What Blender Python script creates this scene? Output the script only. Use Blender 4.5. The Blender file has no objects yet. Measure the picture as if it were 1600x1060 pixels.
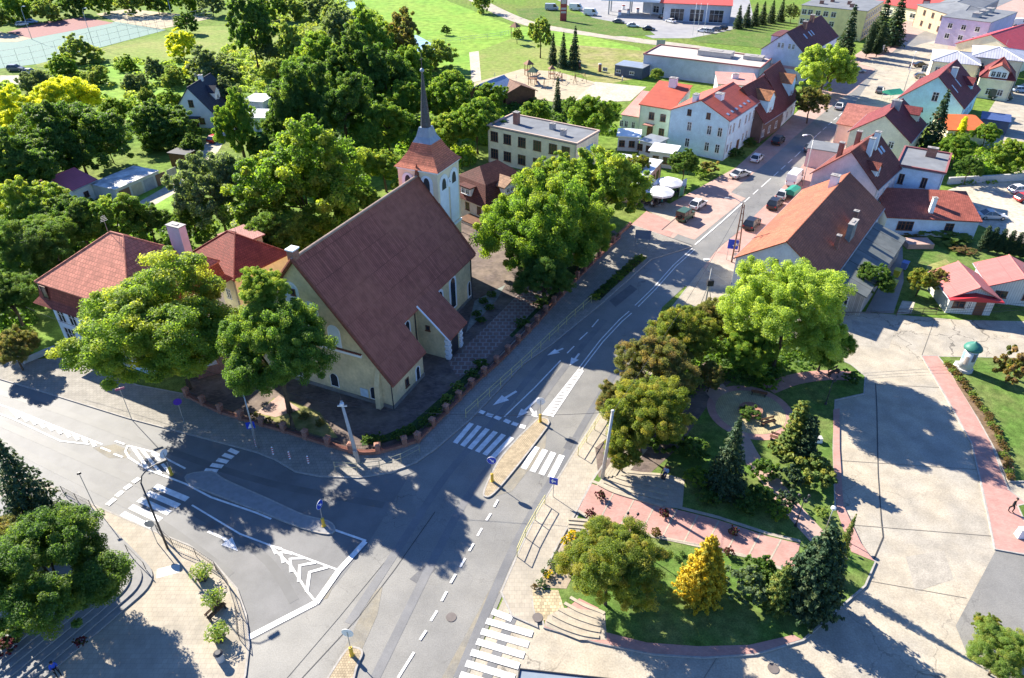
import bpy, bmesh, math, random
import numpy as np
from mathutils import Vector, Matrix, Quaternion
R = math.radians
random.seed(7)
scene = bpy.context.scene
C = scene.collection

# ---------------------------------------------------------------- camera
CAM_H = 50.0
PITCH = 34.1                      # degrees below the horizon
FPX = 1111.0                      # focal length in pixels of the 1600 px wide photograph
cd = bpy.data.cameras.new('camera')
cd.sensor_width = 36.0
cd.lens = 36.0 * FPX / 1600.0
cd.clip_start = 0.5
cd.clip_end = 4000
cam = bpy.data.objects.new('camera', cd)
C.objects.link(cam)
cam.location = (0, 0, CAM_H)
cam.rotation_euler = (R(90 - PITCH), 0, 0)
scene.camera = cam

# ---------------------------------------------------------------- world, sun, exposure
SUN_AZ = 136.5                    # mathematical angle of the direction TOWARDS the sun
SUN_EL = 33.5
world = bpy.data.worlds.new('World')
scene.world = world
world.use_nodes = True
nt = world.node_tree
nt.nodes.clear()
sky = nt.nodes.new('ShaderNodeTexSky')
sky.sky_type = 'NISHITA'
sky.sun_disc = False
sky.sun_elevation = R(SUN_EL)
sky.sun_rotation = R(90 - SUN_AZ)
sky.air_density = 1.0
sky.dust_density = 0.0
sky.ozone_density = 4.0
bg = nt.nodes.new('ShaderNodeBackground')
bg.inputs['Strength'].default_value = 0.068
wo = nt.nodes.new('ShaderNodeOutputWorld')
tint = nt.nodes.new('ShaderNodeMix'); tint.data_type = 'RGBA'; tint.blend_type = 'MULTIPLY'; tint.inputs[0].default_value = 1.0
tint.inputs[7].default_value = (0.78, 0.96, 1.3, 1)      # a clear, deep blue autumn sky
nt.links.new(sky.outputs[0], tint.inputs[6]); nt.links.new(tint.outputs[2], bg.inputs[0])
nt.links.new(bg.outputs[0], wo.inputs[0])
sl = bpy.data.lights.new('sun', 'SUN')
sl.energy = 5.0
sl.angle = R(0.5)
sl.color = (1.0, 0.925, 0.80)
sun = bpy.data.objects.new('sun', sl)
C.objects.link(sun)
sd = Vector((math.cos(R(SUN_AZ)) * math.cos(R(SUN_EL)), math.sin(R(SUN_AZ)) * math.cos(R(SUN_EL)), math.sin(R(SUN_EL))))
sun.rotation_euler = sd.to_track_quat('Z', 'Y').to_euler()
sun.location = (-60, 60, 90)
scene.view_settings.view_transform = 'Standard'
scene.view_settings.look = 'None'
scene.view_settings.exposure = 1.55
scene.view_settings.gamma = 1.0
scene.view_settings.use_curve_mapping = False
scene.render.engine = 'CYCLES'
scene.cycles.max_bounces = 6
scene.cycles.transparent_max_bounces = 8

# ---------------------------------------------------------------- measuring helper
_c, _s = math.cos(R(PITCH)), math.sin(R(PITCH))
def P(px, py, z=0.0):
    """survey: the ground (or height z) point that the photograph shows at this pixel"""
    u = (px - 800) / FPX
    v = (530 - py) / FPX
    d = (u, _c + v * _s, -_s + v * _c)
    t = (z - CAM_H) / d[2]
    return Vector((d[0] * t, d[1] * t, z))
def depth(p):
    return p[1] * _c - (p[2] - CAM_H) * _s

# ---------------------------------------------------------------- materials
MATS = {}
def mat(name, col, rough=0.85, var=0.12, scale=1.5, spec=0.3, metal=0.0, bump=0.0, detail=4.0,
        blotch=None, bscale=0.15, bamt=0.35, tile=None, tvar=0.25, mortar=None, fine=None, cracks=None):
    """procedural surface. var/scale: fine noise; blotch: second colour in large patches;
    tile=(w,h): brick/tile pattern on the metric UVs"""
    if name in MATS: return MATS[name]
    m = bpy.data.materials.new(name)
    m.use_nodes = True
    n = m.node_tree.nodes
    l = m.node_tree.links
    b = n['Principled BSDF']
    b.inputs['Roughness'].default_value = rough
    b.inputs['Metallic'].default_value = metal
    b.inputs['Specular IOR Level'].default_value = spec
    geo = n.new('ShaderNodeNewGeometry')
    src = None
    def mixn(fac, a, bb, mode='MIX'):
        x = n.new('ShaderNodeMix'); x.data_type = 'RGBA'; x.blend_type = mode
        if isinstance(fac, (int, float)): x.inputs[0].default_value = fac
        else: l.new(fac, x.inputs[0])
        if isinstance(a, tuple): x.inputs[6].default_value = a
        else: l.new(a, x.inputs[6])
        if isinstance(bb, tuple): x.inputs[7].default_value = bb
        else: l.new(bb, x.inputs[7])
        return x.outputs[2]
    def noise(sc, det=4.0, rg=0.6, lo=0.35, hi=0.65):
        t = n.new('ShaderNodeTexNoise'); t.inputs['Scale'].default_value = sc
        t.inputs['Detail'].default_value = det; t.inputs['Roughness'].default_value = rg
        l.new(geo.outputs['Position'], t.inputs['Vector'])
        r = n.new('ShaderNodeMapRange'); r.inputs[1].default_value = lo; r.inputs[2].default_value = hi
        l.new(t.outputs[0], r.inputs[0])
        return r.outputs[0]
    c4 = (col[0], col[1], col[2], 1)
    cur = c4
    hgt = None
    if tile:
        uv = n.new('ShaderNodeTexCoord')
        bt = n.new('ShaderNodeTexBrick')
        l.new(uv.outputs['UV'], bt.inputs['Vector'])
        bt.inputs['Scale'].default_value = 1.0
        bt.inputs['Brick Width'].default_value = tile[0]
        bt.inputs['Row Height'].default_value = tile[1]
        bt.inputs['Mortar Size'].default_value = (tile[2] if len(tile) > 2 else 0.02)
        bt.inputs['Mortar Smooth'].default_value = 0.3
        bt.inputs['Bias'].default_value = 0.0
        bt.inputs['Color1'].default_value = tuple(min(1, x * (1 + tvar)) for x in col) + (1,)
        bt.inputs['Color2'].default_value = tuple(x * (1 - tvar) for x in col) + (1,)
        mo = mortar or tuple(x * 0.45 for x in col)
        bt.inputs['Mortar'].default_value = (mo[0], mo[1], mo[2], 1)
        cur = bt.outputs['Color']
        hgt = bt.outputs['Fac']
    if blotch:
        f = noise(bscale, 5.0, 0.62, 0.42, 0.62)
        mm = n.new('ShaderNodeMath'); mm.operation = 'MULTIPLY'; mm.inputs[1].default_value = bamt
        l.new(f, mm.inputs[0])
        cur = mixn(mm.outputs[0], cur, (blotch[0], blotch[1], blotch[2], 1))
    if var > 0:
        f = noise(scale, detail)
        lo = (1 - var,) * 3 + (1,)
        hi = (1 + var,) * 3 + (1,)
        vv = mixn(f, lo, hi)
        cur = mixn(1.0, cur, vv, 'MULTIPLY')
    if cracks:
        nz = n.new('ShaderNodeTexNoise'); nz.inputs['Scale'].default_value = 0.8; nz.inputs['Detail'].default_value = 6; l.new(geo.outputs['Position'], nz.inputs['Vector'])
        ad = n.new('ShaderNodeVectorMath'); ad.operation = 'MULTIPLY_ADD'; l.new(nz.outputs['Color'], ad.inputs[0]); ad.inputs[1].default_value = (3.0, 3.0, 0); l.new(geo.outputs['Position'], ad.inputs[2])
        vo = n.new('ShaderNodeTexVoronoi'); vo.feature = 'DISTANCE_TO_EDGE'; vo.inputs['Scale'].default_value = cracks[0]; l.new(ad.outputs[0], vo.inputs['Vector'])
        mr = n.new('ShaderNodeMapRange'); mr.inputs[1].default_value = 0.0; mr.inputs[2].default_value = cracks[1]; mr.inputs[3].default_value = cracks[2]; mr.inputs[4].default_value = 0.0; l.new(vo.outputs['Distance'], mr.inputs[0])
        gate = noise(0.06, 3.0, 0.5, 0.42, 0.6)
        mg = n.new('ShaderNodeMath'); mg.operation = 'MULTIPLY'; l.new(mr.outputs[0], mg.inputs[0]); l.new(gate, mg.inputs[1])
        cur = mixn(mg.outputs[0], cur, (0.05, 0.045, 0.04, 1))
        st = noise(0.9, 6.0, 0.75, 0.62, 0.75)
        ms_ = n.new('ShaderNodeMath'); ms_.operation = 'MULTIPLY'; ms_.inputs[1].default_value = 0.35; l.new(st, ms_.inputs[0])
        cur = mixn(ms_.outputs[0], cur, (0.10, 0.095, 0.09, 1))
    if fine:
        f = noise(fine[0], 2.0, 0.5, 0.3, 0.7)
        vv = mixn(f, (1 - fine[1],) * 3 + (1,), (1 + fine[1],) * 3 + (1,))
        cur = mixn(1.0, cur, vv, 'MULTIPLY')
    if isinstance(cur, tuple): b.inputs['Base Color'].default_value = cur
    else: l.new(cur, b.inputs['Base Color'])
    if bump > 0:
        bp = n.new('ShaderNodeBump'); bp.inputs['Strength'].default_value = bump
        bp.inputs['Distance'].default_value = 0.03
        if hgt is not None:
            inv = n.new('ShaderNodeMath'); inv.operation = 'SUBTRACT'; inv.inputs[0].default_value = 1.0
            l.new(hgt, inv.inputs[1]); l.new(inv.outputs[0], bp.inputs['Height'])
        else:
            l.new(noise(max(scale * 4, 8), 3.0), bp.inputs['Height'])
        l.new(bp.outputs[0], b.inputs['Normal'])
    MATS[name] = m
    return m

def leaf_mat(name, a, b_, c=None, cfrac=0.0, trans=0.5):
    """foliage: colours a..b by leaf clump, a share cfrac of the clumps turns to c"""
    if name in MATS: return MATS[name]
    m = bpy.data.materials.new(name); m.use_nodes = True
    n = m.node_tree.nodes; l = m.node_tree.links
    b = n['Principled BSDF']; out = n['Material Output']
    b.inputs['Roughness'].default_value = 0.6
    b.inputs['Specular IOR Level'].default_value = 0.25
    at = n.new('ShaderNodeAttribute'); at.attribute_name = 'clump'
    at2 = n.new('ShaderNodeAttribute'); at2.attribute_name = 'leaf'
    oi = n.new('ShaderNodeObjectInfo')
    mx = n.new('ShaderNodeMix'); mx.data_type = 'RGBA'
    mx.inputs[6].default_value = (*a, 1); mx.inputs[7].default_value = (*b_, 1)
    l.new(at2.outputs['Fac'], mx.inputs[0])
    cur = mx.outputs[2]
    if c and cfrac > 0:
        ad = n.new('ShaderNodeMath'); ad.operation = 'ADD'
        l.new(at.outputs['Fac'], ad.inputs[0]); l.new(oi.outputs['Random'], ad.inputs[1])
        fr = n.new('ShaderNodeMath'); fr.operation = 'FRACT'; l.new(ad.outputs[0], fr.inputs[0])
        mr = n.new('ShaderNodeMapRange'); mr.inputs[1].default_value = 1 - cfrac - 0.25; mr.inputs[2].default_value = 1 - cfrac + 0.25
        l.new(fr.outputs[0], mr.inputs[0])
        m2 = n.new('ShaderNodeMix'); m2.data_type = 'RGBA'; l.new(mr.outputs[0], m2.inputs[0])
        l.new(cur, m2.inputs[6]); m2.inputs[7].default_value = (*c, 1)
        cur = m2.outputs[2]
    l.new(cur, b.inputs['Base Color'])
    tr = n.new('ShaderNodeBsdfTranslucent')
    g = n.new('ShaderNodeMix'); g.data_type = 'RGBA'; g.blend_type = 'MULTIPLY'; g.inputs[0].default_value = 1.0
    l.new(cur, g.inputs[6]); g.inputs[7].default_value = (2.9, 2.7, 1.1, 1)
    l.new(g.outputs[2], tr.inputs[0])
    ms = n.new('ShaderNodeMixShader'); ms.inputs[0].default_value = trans
    l.new(b.outputs[0], ms.inputs[1]); l.new(tr.outputs[0], ms.inputs[2])
    l.new(ms.outputs[0], out.inputs[0])
    MATS[name] = m
    return m

# ---------------------------------------------------------------- mesh builder
class MB:
    def __init__(s): s.v = []; s.f = []
    def add(s, vs, fs):
        o = len(s.v); s.v += [tuple(x) for x in vs]; s.f += [tuple(i + o for i in f) for f in fs]; return s
    def box(s, c, d, rz=0.0, M=None):
        hx, hy, hz = d[0] / 2, d[1] / 2, d[2] / 2
        vs = [Vector((x * hx, y * hy, z * hz)) for z in (-1, 1) for y in (-1, 1) for x in (-1, 1)]
        m = Matrix.Translation(c) @ Matrix.Rotation(rz, 4, 'Z')
        if M is not None: m = Matrix.Translation(c) @ M
        vs = [m @ v for v in vs]
        return s.add(vs, [(0, 2, 3, 1), (4, 5, 7, 6), (0, 1, 5, 4), (2, 6, 7, 3), (0, 4, 6, 2), (1, 3, 7, 5)])
    def taper(s, c, d0, d1, h, rz=0.0):
        vs = []
        for z, d in ((0, d0), (h, d1)):
            for x, y in ((-1, -1), (1, -1), (1, 1), (-1, 1)):
                a, b = x * d[0] / 2, y * d[1] / 2
                vs.append((c[0] + a * math.cos(rz) - b * math.sin(rz), c[1] + a * math.sin(rz) + b * math.cos(rz), c[2] + z))
        return s.add(vs, [(3, 2, 1, 0), (4, 5, 6, 7), (0, 1, 5, 4), (1, 2, 6, 5), (2, 3, 7, 6), (3, 0, 4, 7)])
    def prism(s, pts, z0, z1):
        n = len(pts)
        a = [(p[0], p[1], z0) for p in pts]; b = [(p[0], p[1], z1) for p in pts]
        return s.add(a + b, [tuple(range(n - 1, -1, -1)), tuple(range(n, 2 * n))] + [(i, (i + 1) % n, n + (i + 1) % n, n + i) for i in range(n)])
    def sheet(s, pts, z):
        n = len(pts)
        return s.add([(p[0], p[1], z) for p in pts], [tuple(range(n))])
    def extrude(s, prof, fn0, fn1):
        """prof: list of 2-D points, fn0/fn1 map them to the two ends"""
        n = len(prof)
        return s.add([fn0(p) for p in prof] + [fn1(p) for p in prof],
                     [tuple(range(n - 1, -1, -1)), tuple(range(n, 2 * n))] + [(i, (i + 1) % n, n + (i + 1) % n, n + i) for i in range(n)])
    def tube(s, path, r, n=8, r1=None):
        path = [Vector(p) for p in path]
        rings = []
        for i, p in enumerate(path):
            t = (path[min(i + 1, len(path) - 1)] - path[max(i - 1, 0)]).normalized()
            a = t.cross(Vector((0, 0, 1)))
            if a.length < 1e-3: a = Vector((1, 0, 0))
            a.normalize(); b = t.cross(a)
            rr = r if r1 is None else r + (r1 - r) * i / max(1, len(path) - 1)
            rings.append([p + (a * math.cos(2 * math.pi * k / n) + b * math.sin(2 * math.pi * k / n)) * rr for k in range(n)])
        vs = [v for rg in rings for v in rg]
        fs = [(i * n + k, i * n + (k + 1) % n, (i + 1) * n + (k + 1) % n, (i + 1) * n + k) for i in range(len(path) - 1) for k in range(n)]
        fs += [tuple(range(n - 1, -1, -1)), tuple((len(path) - 1) * n + k for k in range(n))]
        return s.add(vs, fs)
    def lathe(s, prof, c=(0, 0, 0), n=16):
        vs = []; fs = []
        for r, z in prof:
            for k in range(n):
                a = 2 * math.pi * k / n
                vs.append((c[0] + r * math.cos(a), c[1] + r * math.sin(a), c[2] + z))
        for i in range(len(prof) - 1):
            for k in range(n):
                fs.append((i * n + k, i * n + (k + 1) % n, (i + 1) * n + (k + 1) % n, (i + 1) * n + k))
        fs.append(tuple(range(n - 1, -1, -1))); fs.append(tuple((len(prof) - 1) * n + k for k in range(n)))
        return s.add(vs, fs)
    def build(s, name, m, parent=None, smooth=False, fix=True, loc=None, bevel=0):
        me = bpy.data.meshes.new(name)
        me.from_pydata(s.v, [], s.f)
        bm = bmesh.new(); bm.from_mesh(me)
        if bevel: bmesh.ops.bevel(bm, geom=bm.edges[:], offset=bevel, segments=1, affect='EDGES', clamp_overlap=True)
        if fix: bmesh.ops.recalc_face_normals(bm, faces=bm.faces[:])
        uvl = bm.loops.layers.uv.new('UVMap')
        for f in bm.faces:
            nn = f.normal
            if nn.length < 1e-6: continue
            if abs(nn.z) > 0.999: hx = Vector((1, 0, 0)); hy = Vector((0, 1, 0))
            else:
                hx = Vector((0, 0, 1)).cross(nn).normalized(); hy = nn.cross(hx)
            for lp in f.loops:
                lp[uvl].uv = (lp.vert.co.dot(hx), lp.vert.co.dot(hy))
            f.smooth = smooth
        bm.to_mesh(me); bm.free()
        me.materials.append(m)
        o = bpy.data.objects.new(name, me); C.objects.link(o)
        if parent: o.parent = parent
        if loc is not None: o.location = loc
        return o

def tag(o, label=None, cat=None, group=None, kind=None):
    if label: o['label'] = label
    if cat: o['category'] = cat
    if group: o['group'] = group
    if kind: o['kind'] = kind
    return o
def empty(name, loc=(0, 0, 0), rz=0.0):
    o = bpy.data.objects.new(name, None); C.objects.link(o)
    o.location = loc; o.rotation_euler = (0, 0, rz); o.empty_display_size = 0.5
    return o
def copy_obj(o, parent=None):
    c = o.copy(); C.objects.link(c)
    if parent: c.parent = parent
    return c
def kids(o): return [x for x in C.objects if x.parent == o]
def copy_tree(o, parent=None):
    ch = kids(o)
    c = copy_obj(o, parent)
    for k in ch: copy_tree(k, c)
    return c
def smooth(pts, n=5, closed=True):
    out = []; m = len(pts)
    rng = range(m) if closed else range(m - 1)
    for i in rng:
        g = lambda k: Vector(pts[k % m]) if closed else Vector(pts[max(0, min(m - 1, k))])
        p0, p1, p2, p3 = g(i - 1), g(i), g(i + 1), g(i + 2)
        for k in range(n):
            t = k / n
            out.append(0.5 * ((2 * p1) + (p2 - p0) * t + (2 * p0 - 5 * p1 + 4 * p2 - p3) * t * t + (3 * p1 - p0 - 3 * p2 + p3) * t ** 3))
    if not closed: out.append(Vector(pts[-1]))
    return out
def W(pts, z=0.0): return [P(p[0], p[1], z) for p in pts]
def strip(path, w, z):
    """ribbon polygon of width w round a world path"""
    L = []; Rr = []
    for i, p in enumerate(path):
        a = path[max(0, i - 1)]; b = path[min(len(path) - 1, i + 1)]
        d = Vector((b[0] - a[0], b[1] - a[1])).normalized(); nn = Vector((-d.y, d.x)) * (w / 2)
        L.append((p[0] + nn.x, p[1] + nn.y)); Rr.append((p[0] - nn.x, p[1] - nn.y))
    return L + Rr[::-1]
def structure(o): o['kind'] = 'structure'; return o
def ground(name, px, z, m, sm=0, world_pts=None):
    pts = world_pts or W(px, z)
    if sm: pts = smooth(pts, sm)
    return structure(MB().sheet(pts, z).build(name, m))
def slab(name, px, z, m, sm=0, z0=-0.05, kerb=True, world_pts=None, kw=0.15):
    pts = world_pts or W(px, z)
    if sm: pts = smooth(pts, sm)
    o = structure(MB().prism(pts, z0, z).build(name, m))
    if kerb:
        q = [Vector((p[0], p[1])) for p in pts]; q = [p for i, p in enumerate(q) if (p - q[i - 1]).length > 0.02]
        n = len(q); vs = []
        for i in range(n):
            d1 = (q[i] - q[i - 1]).normalized(); d2 = (q[(i + 1) % n] - q[i]).normalized()
            t = (d1 + d2); t = t.normalized() if t.length > 1e-3 else d1
            nn = Vector((-t.y, t.x)) * (kw / 2)
            vs += [(q[i].x + nn.x, q[i].y + nn.y, z + 0.012), (q[i].x - nn.x, q[i].y - nn.y, z + 0.012),
                   (q[i].x + nn.x, q[i].y + nn.y, z0), (q[i].x - nn.x, q[i].y - nn.y, z0)]
        fs = []
        for i in range(n):
            a = i * 4; b = ((i + 1) % n) * 4
            fs += [(a, b, b + 1, a + 1), (a, a + 2, b + 2, b), (a + 1, b + 1, b + 3, a + 3)]
        structure(MB().add(vs, fs).build('kerb', KERB))
    return o
KERB = mat('kerb_concrete', (0.33, 0.31, 0.28), 0.9, 0.15, 3.0)

_ORD = ['first', 'second', 'third', 'fourth', 'fifth', 'sixth', 'seventh', 'eighth', 'ninth', 'tenth', 'eleventh', 'twelfth', 'thirteenth', 'fourteenth', 'fifteenth', 'sixteenth', 'seventeenth', 'eighteenth', 'nineteenth', 'twentieth']
def ordn(i): return _ORD[i] if i < 20 else 'twenty ' + _ORD[i - 20]
# ================================================================ THE GROUND
GRASS = mat('grass_field', (0.12, 0.2, 0.03), 0.95, 0.3, 0.8, 0.1, blotch=(0.16, 0.17, 0.05), bscale=0.05, bamt=0.6, fine=(6, 0.3))
LAWN = mat('lawn', (0.085, 0.15, 0.03), 0.95, 0.25, 1.2, 0.1, blotch=(0.16, 0.17, 0.06), bscale=0.22, bamt=0.6, fine=(9, 0.3))
MEADOW = mat('bright_meadow', (0.20, 0.31, 0.05), 0.95, 0.25, 0.4, 0.1, blotch=(0.15, 0.3, 0.04), bscale=0.06, bamt=0.7, fine=(3, 0.2))
DRYGRASS = mat('dry_grass', (0.2, 0.22, 0.06), 0.95, 0.25, 0.6, 0.1, blotch=(0.32, 0.26, 0.14), bscale=0.08, bamt=0.7, fine=(4, 0.2))
ASPH = mat('asphalt', (0.185, 0.18, 0.165), 0.5, 0.1, 0.35, 0.35, blotch=(0.225, 0.215, 0.19), bscale=0.10, bamt=0.8, fine=(10, 0.13), cracks=(0.22, 0.012, 0.7))
ASPH2 = mat('asphalt_left', (0.16, 0.159, 0.155), 0.6, 0.12, 0.35, 0.18, blotch=(0.18, 0.176, 0.17), bscale=0.2, bamt=0.5, fine=(14, 0.08))
CONC = mat('concrete_road', (0.385, 0.335, 0.255), 0.8, 0.14, 0.5, 0.25, blotch=(0.31, 0.285, 0.24), bscale=0.13, bamt=0.8, fine=(7, 0.15), cracks=(0.16, 0.012, 0.8))
PAVE = mat('beige_paving', (0.385, 0.335, 0.26), 0.85, 0.1, 1.0, 0.25, tile=(0.4, 0.4, 0.012), tvar=0.06, mortar=(0.24, 0.21, 0.17), blotch=(0.26, 0.24, 0.2), bscale=0.2, bamt=0.5)
PINK = mat('pink_paving', (0.42, 0.225, 0.19), 0.85, 0.1, 1.0, 0.2, tile=(0.2, 0.1, 0.008), tvar=0.1, mortar=(0.33, 0.2, 0.17), blotch=(0.36, 0.24, 0.2), bscale=0.3, bamt=0.4)
PINK2 = mat('pale_pink_paving', (0.42, 0.27, 0.225), 0.85, 0.1, 0.7, 0.2, tile=(0.2, 0.1, 0.008), tvar=0.1, mortar=(0.33, 0.24, 0.2), blotch=(0.38, 0.3, 0.25), bscale=0.2, bamt=0.6)
YARD = mat('dark_brick_paving', (0.13, 0.10, 0.09), 0.85, 0.2, 0.8, 0.2, tile=(0.4, 0.2, 0.02), tvar=0.25, mortar=(0.1, 0.08, 0.07), blotch=(0.22, 0.17, 0.13), bscale=0.3, bamt=0.5)
YARDX = mat('patterned_paving', (0.2, 0.13, 0.11), 0.85, 0.15, 0.8, 0.2, tile=(0.8, 0.8, 0.1), tvar=0.1, mortar=(0.25, 0.22, 0.2))
SAND = mat('sand', (0.40, 0.34, 0.24), 0.95, 0.12, 0.6, 0.1)
GRAVEL = mat('gravel_path', (0.46, 0.41, 0.33), 0.95, 0.2, 1.5, 0.1, blotch=(0.30, 0.28, 0.2), bscale=0.3, bamt=0.4)
SOIL = mat('flower_bed_soil', (0.16, 0.11, 0.07), 0.95, 0.3, 3.0, 0.1)
PAINT = mat('road_paint', (0.78, 0.77, 0.74), 0.6, 0.08, 2.0, 0.3, blotch=(0.42, 0.42, 0.41), bscale=1.4, bamt=0.45)
COBBLE = mat('island_paving', (0.36, 0.29, 0.19), 0.85, 0.15, 1.5, 0.2, tile=(0.2, 0.2, 0.015), tvar=0.12)

ground('ground', None, -0.02, GRASS, world_pts=[(-1500, -200), (1500, -200), (1500, 2500), (-1500, 2500)])

# old repair joints in the asphalt
TAR = mat('tar_joint', (0.05, 0.05, 0.05), 0.6, 0.1)
def joint(px, w=0.07, z=0.03, m=None): return ground('road_joint', None, z, m or TAR, world_pts=strip(W(px), w, 0))
# far fields
PALE = mat('pale_lawn', (0.17, 0.24, 0.05), 0.95, 0.2, 0.8, 0.1, blotch=(0.26, 0.26, 0.09), bscale=0.06, bamt=0.7, fine=(5, 0.25))
ground('meadow', [(585, -60), (560, 0), (640, 60), (690, 115), (760, 118), (800, 85), (1010, 110), (1000, 75), (900, 52), (800, 40), (700, 2), (640, -60)], 0.0, MEADOW)
ground('sports_field', [(55, 100), (300, 42), (390, 40), (395, 85), (300, 98), (160, 96), (60, 106)], 0.0, PALE)
ground('playing_lawn', [(735, 85), (800, 60), (860, 68), (905, 82), (900, 118), (815, 118), (735, 132)], 0.01, PALE)
ground('dry_ground', [(890, 70), (1010, 80), (1000, 122), (930, 135), (900, 110)], 0.012, DRYGRASS)
ground('playground_sand', [(740, 130), (815, 108), (870, 112), (935, 130), (930, 142), (880, 162), (810, 150), (742, 145)], 0.02, SAND)
ground('gravel_yard', [(930, 128), (1010, 136), (985, 158), (895, 162), (905, 150)], 0.03, GRAVEL)
ground('path', [(733, 82), (748, 80), (752, 126), (737, 130)], 0.03, GRAVEL)
WATER = mat('river_water', (0.35, 0.48, 0.52), 0.15, 0.1, 1.0, 0.6)
ground('river', [(648, 55), (660, 60), (676, 70), (684, 84), (672, 92), (655, 84), (650, 70)], 0.015, WATER, sm=3)
ground('stream', [(520, -8), (540, -8), (560, 12), (548, 14)], 0.015, WATER, sm=3)

# sports courts
RED = mat('court_red', (0.24, 0.11, 0.10), 0.9, 0.1, 1.0)
GRN = mat('court_green', (0.15, 0.23, 0.2), 0.9, 0.08, 1.0)
ground('sports_court', [(-60, 60), (0, 50), (50, 60), (180, 34), (260, 47), (60, 100), (-60, 115)], 0.02, GRN)
ground('handball_court', [(10, 51), (60, 36), (130, 27), (178, 36), (50, 60)], 0.03, RED)
ground('court_apron', [(-80, 52), (0, 50), (50, 60), (25, 66), (-80, 66)], 0.04, SAND)
ground('volleyball_court', [(150, 22), (200, 14), (335, 28), (250, 46), (180, 34)], 0.02, SAND)

# petrol station forecourt and its roads
FORE = mat('forecourt', (0.27, 0.265, 0.27), 0.75, 0.1, 0.3, 0.3, blotch=(0.34, 0.33, 0.31), bscale=0.05, bamt=0.6)
ground('forecourt', [(770, -40), (870, 0), (930, 30), (1020, 60), (1085, 60), (1180, 40), (1160, -50)], 0.015, FORE)
ground('access_road', None, 0.03, CONC, world_pts=strip(smooth(W([(700, -25), (770, 14), (830, 38), (900, 50), (1000, 64), (1080, 74), (1180, 90), (1300, 105)]), 4, False), 6.5, 0))
ground('forecourt_lawn', [(805, 14), (860, 12), (935, 30), (1010, 44), (1024, 55), (960, 57), (880, 44), (812, 26)], 0.045, LAWN)
ground('forecourt_lawn', [(1078, 60), (1130, 50), (1200, 32), (1260, 30), (1262, 60), (1200, 76), (1090, 66)], 0.045, LAWN)

# main street: asphalt, then everything beside it
far_line = smooth(W([(1040, 440), (1082, 385), (1127, 348), (1197, 286), (1245, 243), (1277, 211), (1332, 163), (1362, 141), (1412, 86), (1450, 58), (1520, 20), (1600, -15)]), 4, False)
ground('town_paving', [(985, 352), (1150, 262), (1230, 190), (1330, 90), (1420, 30), (1620, -40), (1700, 60), (1560, 110), (1400, 180), (1290, 300), (1150, 440), (1100, 470)], 0.004, PINK2)
ground('asphalt_street', None, 0.024, ASPH, world_pts=strip(far_line, 7.2, 0))
ground('town_junction', [(1330, 170), (1372, 110), (1340, 100), (1400, 82), (1470, 62), (1480, 90), (1430, 130), (1395, 160)], 0.034, CONC, sm=2)
ground('back_yard', [(1380, 370), (1420, 320), (1500, 290), (1620, 250), (1700, 330), (1640, 400), (1530, 352)], 0.016, GRAVEL)
ground('back_yard', [(1490, 260), (1560, 150), (1620, 120), (1700, 200), (1600, 240)], 0.018, CONC)
JX = [(-300, 505), (-60, 555), (0, 580), (200, 640), (300, 665), (560, 730), (690, 660), (900, 455), (1017, 392), (1082, 378), (1112, 392), (1095, 425), (1035, 480),
      (1005, 560), (945, 640), (905, 705), (850, 795), (812, 868), (785, 930), (700, 1130), (300, 1130), (385, 1020), (330, 880), (150, 780), (60, 740), (-300, 620)]
ground('asphalt_junction', JX, 0.012, ASPH)
ground('asphalt_left_road', [(-300, 515), (-60, 560), (0, 586), (200, 648), (300, 675), (400, 703), (470, 738), (640, 742), (575, 850), (500, 945), (395, 1000), (320, 900), (140, 812), (50, 775), (-300, 655)], 0.018, ASPH2)
ground('concrete_road', [(785, 938), (850, 800), (1000, 600), (1112, 405), (1180, 440), (1300, 484), (1500, 500), (1720, 505), (1800, 700), (1800, 1150), (690, 1150)], 0.006, CONC)
ground('asphalt_forecourt_patch', [(1557, 858), (1625, 872), (1640, 1000), (1580, 1030), (1510, 1020), (1493, 978)], 0.02, ASPH)
joint([(472, 1060), (560, 965), (617, 890), (680, 800)])
joint([(1377, 812), (1372, 740), (1370, 640), (1368, 600)], 0.1)
joint([(1377, 812), (1380, 840), (1363, 880), (1341, 925)], 0.12)
joint([(440, 1070), (530, 965), (600, 880)], 0.04)

DUST = mat('dusty_asphalt', (0.24, 0.215, 0.165), 0.8, 0.12, 0.8, 0.2, blotch=(0.19, 0.185, 0.17), bscale=0.6, bamt=0.7, fine=(10, 0.12))
LANE = mat('worn_wheel_track', (0.15, 0.15, 0.15), 0.42, 0.1, 0.5, 0.4, blotch=(0.18, 0.176, 0.168), bscale=0.3, bamt=0.6, fine=(12, 0.1))
PATCH = mat('dark_asphalt_patch', (0.115, 0.115, 0.118), 0.6, 0.12, 0.8, 0.3, fine=(10, 0.12))
ground('dust_on_road', [(538, 1014), (564, 1018), (590, 960), (598, 915), (585, 925), (562, 965)], 0.022, DUST)
ground('dust_on_road', [(494, 940), (512, 935), (530, 895), (516, 900)], 0.022, DUST)
ground('dust_on_road', [(700, 1075), (772, 935), (782, 925), (790, 870), (776, 900), (740, 970), (690, 1060)], 0.022, DUST)
ground('dust_on_road', [(845, 655), (858, 640), (852, 700), (800, 768), (765, 778), (800, 740)], 0.022, DUST)
ground('dust_on_road', [(145, 700), (180, 694), (205, 706), (196, 716), (170, 716)], 0.024, DUST)
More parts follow.
